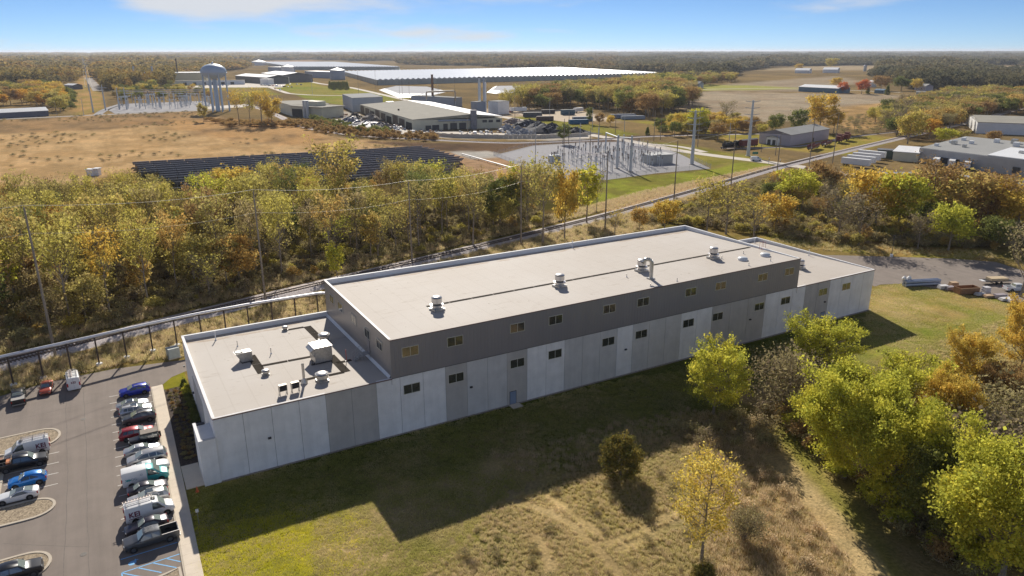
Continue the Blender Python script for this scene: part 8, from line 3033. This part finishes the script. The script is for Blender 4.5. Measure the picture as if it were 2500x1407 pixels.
# ------------------------------------------------------------------ material yard on the right
p = G(2246, 697)
t = thing('pipe_bundle', 'bundle of long blue-grey steel ducts on the yard edge', 'pipe bundle', (p[0], p[1], 0), -1.02 + .66)
M_duct = mat('duct_steel', (.36, .41, .52), .4, .4, var=.1)
for k in range(4):
    MB().tube((-4.6, -.75 + .8 * (k % 2) - .0, .5 + .75 * (k // 2)), (4.6, -.75 + .8 * (k % 2), .5 + .75 * (k // 2)), .38, n=10).build('duct', M_duct, t, 50)
for x in (-3, 3):
    MB().box(x - .1, x + .1, -1.3, .6, 0, .12).build('timber', M_tie, t)
for k, x in enumerate((-4.0, -2.7)):
    p2 = p + np.array([x * .95 - .2, -x * .35 + .35, 0])
    o = tag(MB().lathe((0, 0, 0), [(.35, 0), (.55, .2), (.5, .5), (.2, .75)], 10).build('wrapped_coil', M_white, None, 50, (p2[0], p2[1], 1.6)), ['white wrapped coil on the left end of the ducts', 'white wrapped coil, second on the ducts'][k], 'coil')
    MB().tube((0, 0, .7), (.2, .1, 1.0), .12, n=6).build('tied_end', M_white, o)


def pallet(px, py, rz, s, m_, label, name='pallet_load', z=0):
    p = G(px, py)
    t = thing(name, label, 'pallet', (p[0], p[1], z), rz)
    for k in (-1, 0, 1):
        MB().cbox((0, k * s[1] * .4, 0), (s[0], .12, .12)).build('runner', M_tie, t)
    n_ = max(2, int(s[0] / .5))
    for k in range(n_):
        MB().cbox((-s[0] / 2 + (k + .5) * s[0] / n_, 0, .12), (s[0] / n_ * .8, s[1], .05)).build('plank', mat('pale_plank', (.50, .38, .25), .9, var=.2), t)
    for k in range(3):
        MB().cbox((0, 0, .18 + k * s[2] / 3), (s[0] * (.95 - .08 * k), s[1] * .9, s[2] / 3 * .92)).build('load', m_, t)


M_ply = mat('plywood', (.52, .36, .22), .8, var=.12)
M_wrap = mat('wrapped_white', (.68, .66, .66), .6, var=.2, scale=3)
M_cable = mat('cable_mix', (.34, .30, .32), .7, var=.4, scale=4)
pallet(2302, 706, -.36, (2.6, 1.4, .8), M_wrap, 'pale conduit stack left of the brown bin')
pallet(2318, 708, -.36, (2.6, 1.4, .7), M_cable, 'grey coil stack against the brown bin')
pallet(2327, 700, -.36, (2.2, 1.3, 1.0), M_ply, 'plywood sheet stack behind the brown bin')
p = G(2358, 716)
t = thing('brown_bin', 'brown open-topped steel bin on the yard edge', 'bin', (p[0], p[1], 0), -.36)
M_bin = mat('bin_brown', (.30, .16, .08), .7, var=.15)
for s in (-1, 1):
    MB().box(-2.5, 2.5, s * 1.1 - .06, s * 1.1 + .06, .15, 1.6).build('side', M_bin, t)
    MB().box(s * 2.5 - .06, s * 2.5 + .06, -1.04, 1.04, .15, 1.6).build('end', M_bin, t)
MB().box(-2.44, 2.44, -1.04, 1.04, .1, .5).build('floor', M_bin, t)
MB().box(-2.55, 2.55, -1.2, -1.17, 1.45, 1.62).build('rim', M_ply, t)
pallet(2392, 722, -.36, (2.4, 1.3, .5), M_wrap, 'low stack of white boards right of the brown bin')
pallet(2406, 717, -.36, (1.8, 1.3, 1.5), M_wrap, 'white crate stack right of the brown bin')
pallet(2413, 726, -.36, (2.6, 1.4, .4), M_ply, 'scattered timber stack near the yard edge')
pallet(2440, 727, -.36, (3.2, 1.4, .7), M_cable, 'grey mixed coil pile toward the yard corner')
pallet(2455, 734, -.36, (3.2, 1.4, .5), M_wrap, 'long white wrapped stack at the yard corner')
pallet(2472, 738, -.36, (2.6, 1.4, .5), M_wrap, 'last white wrapped stack by the golden branches')
p = G(2432, 692)
t = thing('flatbed_trailer', 'flatbed trailer loaded with lumber beside the white pickup', 'trailer', (p[0], p[1], 0), -.42)
MB().box(-3.4, 3.2, -1.1, 1.1, .75, .92).build('deck', M_dgrey, t)
MB().box(-2.2, 2.2, -1.0, 1.0, .95, 1.5).build('lumber', mat('lumber', (.56, .44, .28), .9, var=.15, scale=5, stretch=(.2, 6, 3)), t)
MB().box(-4.2, -3.4, -.7, .7, .8, .9).build('ramp', W_wh, t)
for x in (-.7, .5):
    for s in (-1, 1):
        o = inst('wheel', car_meshes('sedan')['tyre'], t, (x, s * 1.0, .36))
        o.rotation_euler = (math.pi / 2, 0, 0)
p = G(2482, 711)
car('pickup', W_, (p[0], p[1]), -.5, 'white pickup truck at the right edge of the rear yard', 'parked_pickup', 'pickup truck')
p, h = HT(2176, 627, 577)
t = thing('lamp_post', 'dark slim lamp post on a pale base at the rear yard', 'lamp post', (p[0], p[1], 0), .4)
MB().tube((0, 0, .6), (0, 0, h), .09, .06, 6).build('pole', M_dgrey, t)
MB().lathe((0, 0, 0), [(.4, 0), (.4, .75)], 10).build('footing', M_white, t)
MB().box(-.15, .75, -.15, .15, h, h + .15).build('lamp_head', M_dgrey, t)
# utility cabinet behind the building's left end
p = G(441, 862)
t = thing('utility_cabinet', 'pale green electrical cabinet at the rear corner of the building', 'cabinet', (-.9, 47.6, 0), .2)
MB().box(-1.1, 1.1, -.9, .9, 0, .15).build('pad', M_conc, t)
MB().box(-1.0, 1.0, -.8, .8, .15, 2.0).build('cabinet', mat('cabinet_green', (.40, .44, .42), .6), t)
MB().box(-.95, -.02, -.84, -.8, .25, 1.9).build('door', mat('cabinet_green', (.40, .44, .42), .6), t)
# cone, sign post by the sidewalk, little light stake
p = G(482, 1201)
t = thing('traffic_cone', 'orange traffic cone in the shade beside the porch', 'cone', (p[0], p[1], 0))
M_cone = mat('cone_orange', (.75, .16, .05), .5, var=.1)
MB().box(-.22, .22, -.22, .22, .0, .05).build('base', M_cone, t)
MB().lathe((0, 0, .05), [(.17, 0), (.04, .72)], 12).build('body', M_cone, t)
p = G(477, 1282)
t = thing('sign_post', 'slim parking sign post on the lawn edge by the sidewalk', 'sign', (p[0] + .4, p[1] - .2, 0))
MB().tube((0, 0, 0), (0, 0, 2.2), .035, n=6).build('post', M_galv, t)
MB().box(-.16, .16, -.02, .02, 1.75, 2.2).build('plate', W_wh, t)

# planting bed shrubs
SHB = 'low shrubs in the planting bed'
bed_m = [L_lawn, L_brush]
k = 0
y = 32.3
while y > 7.2:
    for x in (-3.2, -2.35, -1.5) if y > 12 else (-3.3, -2.7, -2.35):
        if x > -2.2 and y < 11:
            continue
        put_tree((x + random.uniform(-.12, .12), y + random.uniform(-.15, .15), .04), B_bush[k % 3], L_brush if k % 4 else L_rust, random.uniform(.4, .6), 1.15, 'low dry shrub, one of the rows in the mulched planting bed', 'low_shrub', 'shrub', SHB, parts=('stem', 'crown'))
        k += 1
    y -= 1.35
for q, (x, y, h) in enumerate([(-.75, 31.6, 1.0), (-.72, 30.3, 1.0), (-.7, 29.1, 1.0)]):
    put_tree((x, y, .04), B_bush[q], L_ygreen, h, 1.1, ['bright yellow shrub nearest the small conifer by the wall', 'middle bright yellow shrub by the wall', 'bright yellow shrub at the shade edge by the wall'][q], 'shrub', 'shrub', parts=('stem', 'crown'))
for q in range(7):
    put_tree((-.7, 27.6 - q * 1.5, .04), B_bush[q % 3], L_green, 1.0, 1.1, 'dark shrub in the shaded row along the side wall', 'shrub', 'shrub', 'shaded shrubs along the side wall', parts=('stem', 'crown'))
put_tree((-.75, 32.9, .04), T_cone[0], L_green, 2.0, 1.5, 'small dark conifer at the corner of the planting bed', 'conifer', 'tree')

# parked cars at the distant plant (few pixels each)
FC = 'cars parked at the distant plants'
fcols = [W_, BLACK, SILVER, GREY, REDP, SKYB]
for k, (px, py) in enumerate([(400 + 9 * i, 207.5 + .25 * (i % 3)) for i in range(7)] + [(500 + 11 * i, 209.5) for i in range(6)] + [(640 + 9 * i, 209 + .6 * i) for i in range(9)] + [(672, 218), (684, 221), (725, 207), (735, 208), (707, 207), (760, 190), (1243, 275), (1236, 273)]):
    p = G(px, py)
    car('suv' if k % 2 else 'sedan', fcols[(k * 7) % 6], (p[0], p[1]), random.choice([0.1, 1.5, 1.7]), 'small distant car among those parked by the plants', 'parked_car', 'car', FC, 1.15)
# timber debris by the track, stones on the lawn
for q, (px, py, s) in enumerate([(1410, 553, (3.4, 1.4, .9)), (1372, 541, (2.6, 1.2, .8))]):
    p = G(px, py)
    t = thing('timber_pile', ['dark pile of old ties on the near side of the ballast', 'small pile of old ties beyond the track'][q], 'timber pile', (p[0], p[1], 0), .3)
    for k in range(6):
        MB().cbox((random.uniform(-.2, .2), (k % 3 - 1) * .4, .25 * (k // 3)), (s[0], .28, .24), random.uniform(-.08, .08)).build('tie', M_tie, t)
p = G(1452, 1312)
t = thing('straw_clump', 'brown clump of cut straw on the meadow', 'straw clump', (p[0], p[1], 0))
inst('clump', tf_tall[1], t, (0, 0, 0), 0, .7)
inst('clump', tf_tall[0], t, (.3, .2, 0), 1, .6)
for ch in t.children:
    if len(ch.data.materials) == 0:
        ch.data.materials.append(L_rust)

# ------------------------------------------------------------------ haze
hz_ = MB().box(-31000, 41000, -4200, 46000, -1.0, 90).build('haze', None)
hz_.data.materials.clear()
hm = bpy.data.materials.new('haze')
hm.use_nodes = True
hm.node_tree.nodes.clear()
ho = hm.node_tree.nodes.new('ShaderNodeOutputMaterial')
hv = hm.node_tree.nodes.new('ShaderNodeVolumePrincipled')
hv.inputs['Color'].default_value = (.82, .88, 1.0, 1)
hv.inputs['Density'].default_value = 4.5e-5
hv.inputs['Anisotropy'].default_value = 0.3
hm.node_tree.links.new(hv.outputs[0], ho.inputs['Volume'])
hz_.data.materials.append(hm)
tag(hz_, kind='stuff')
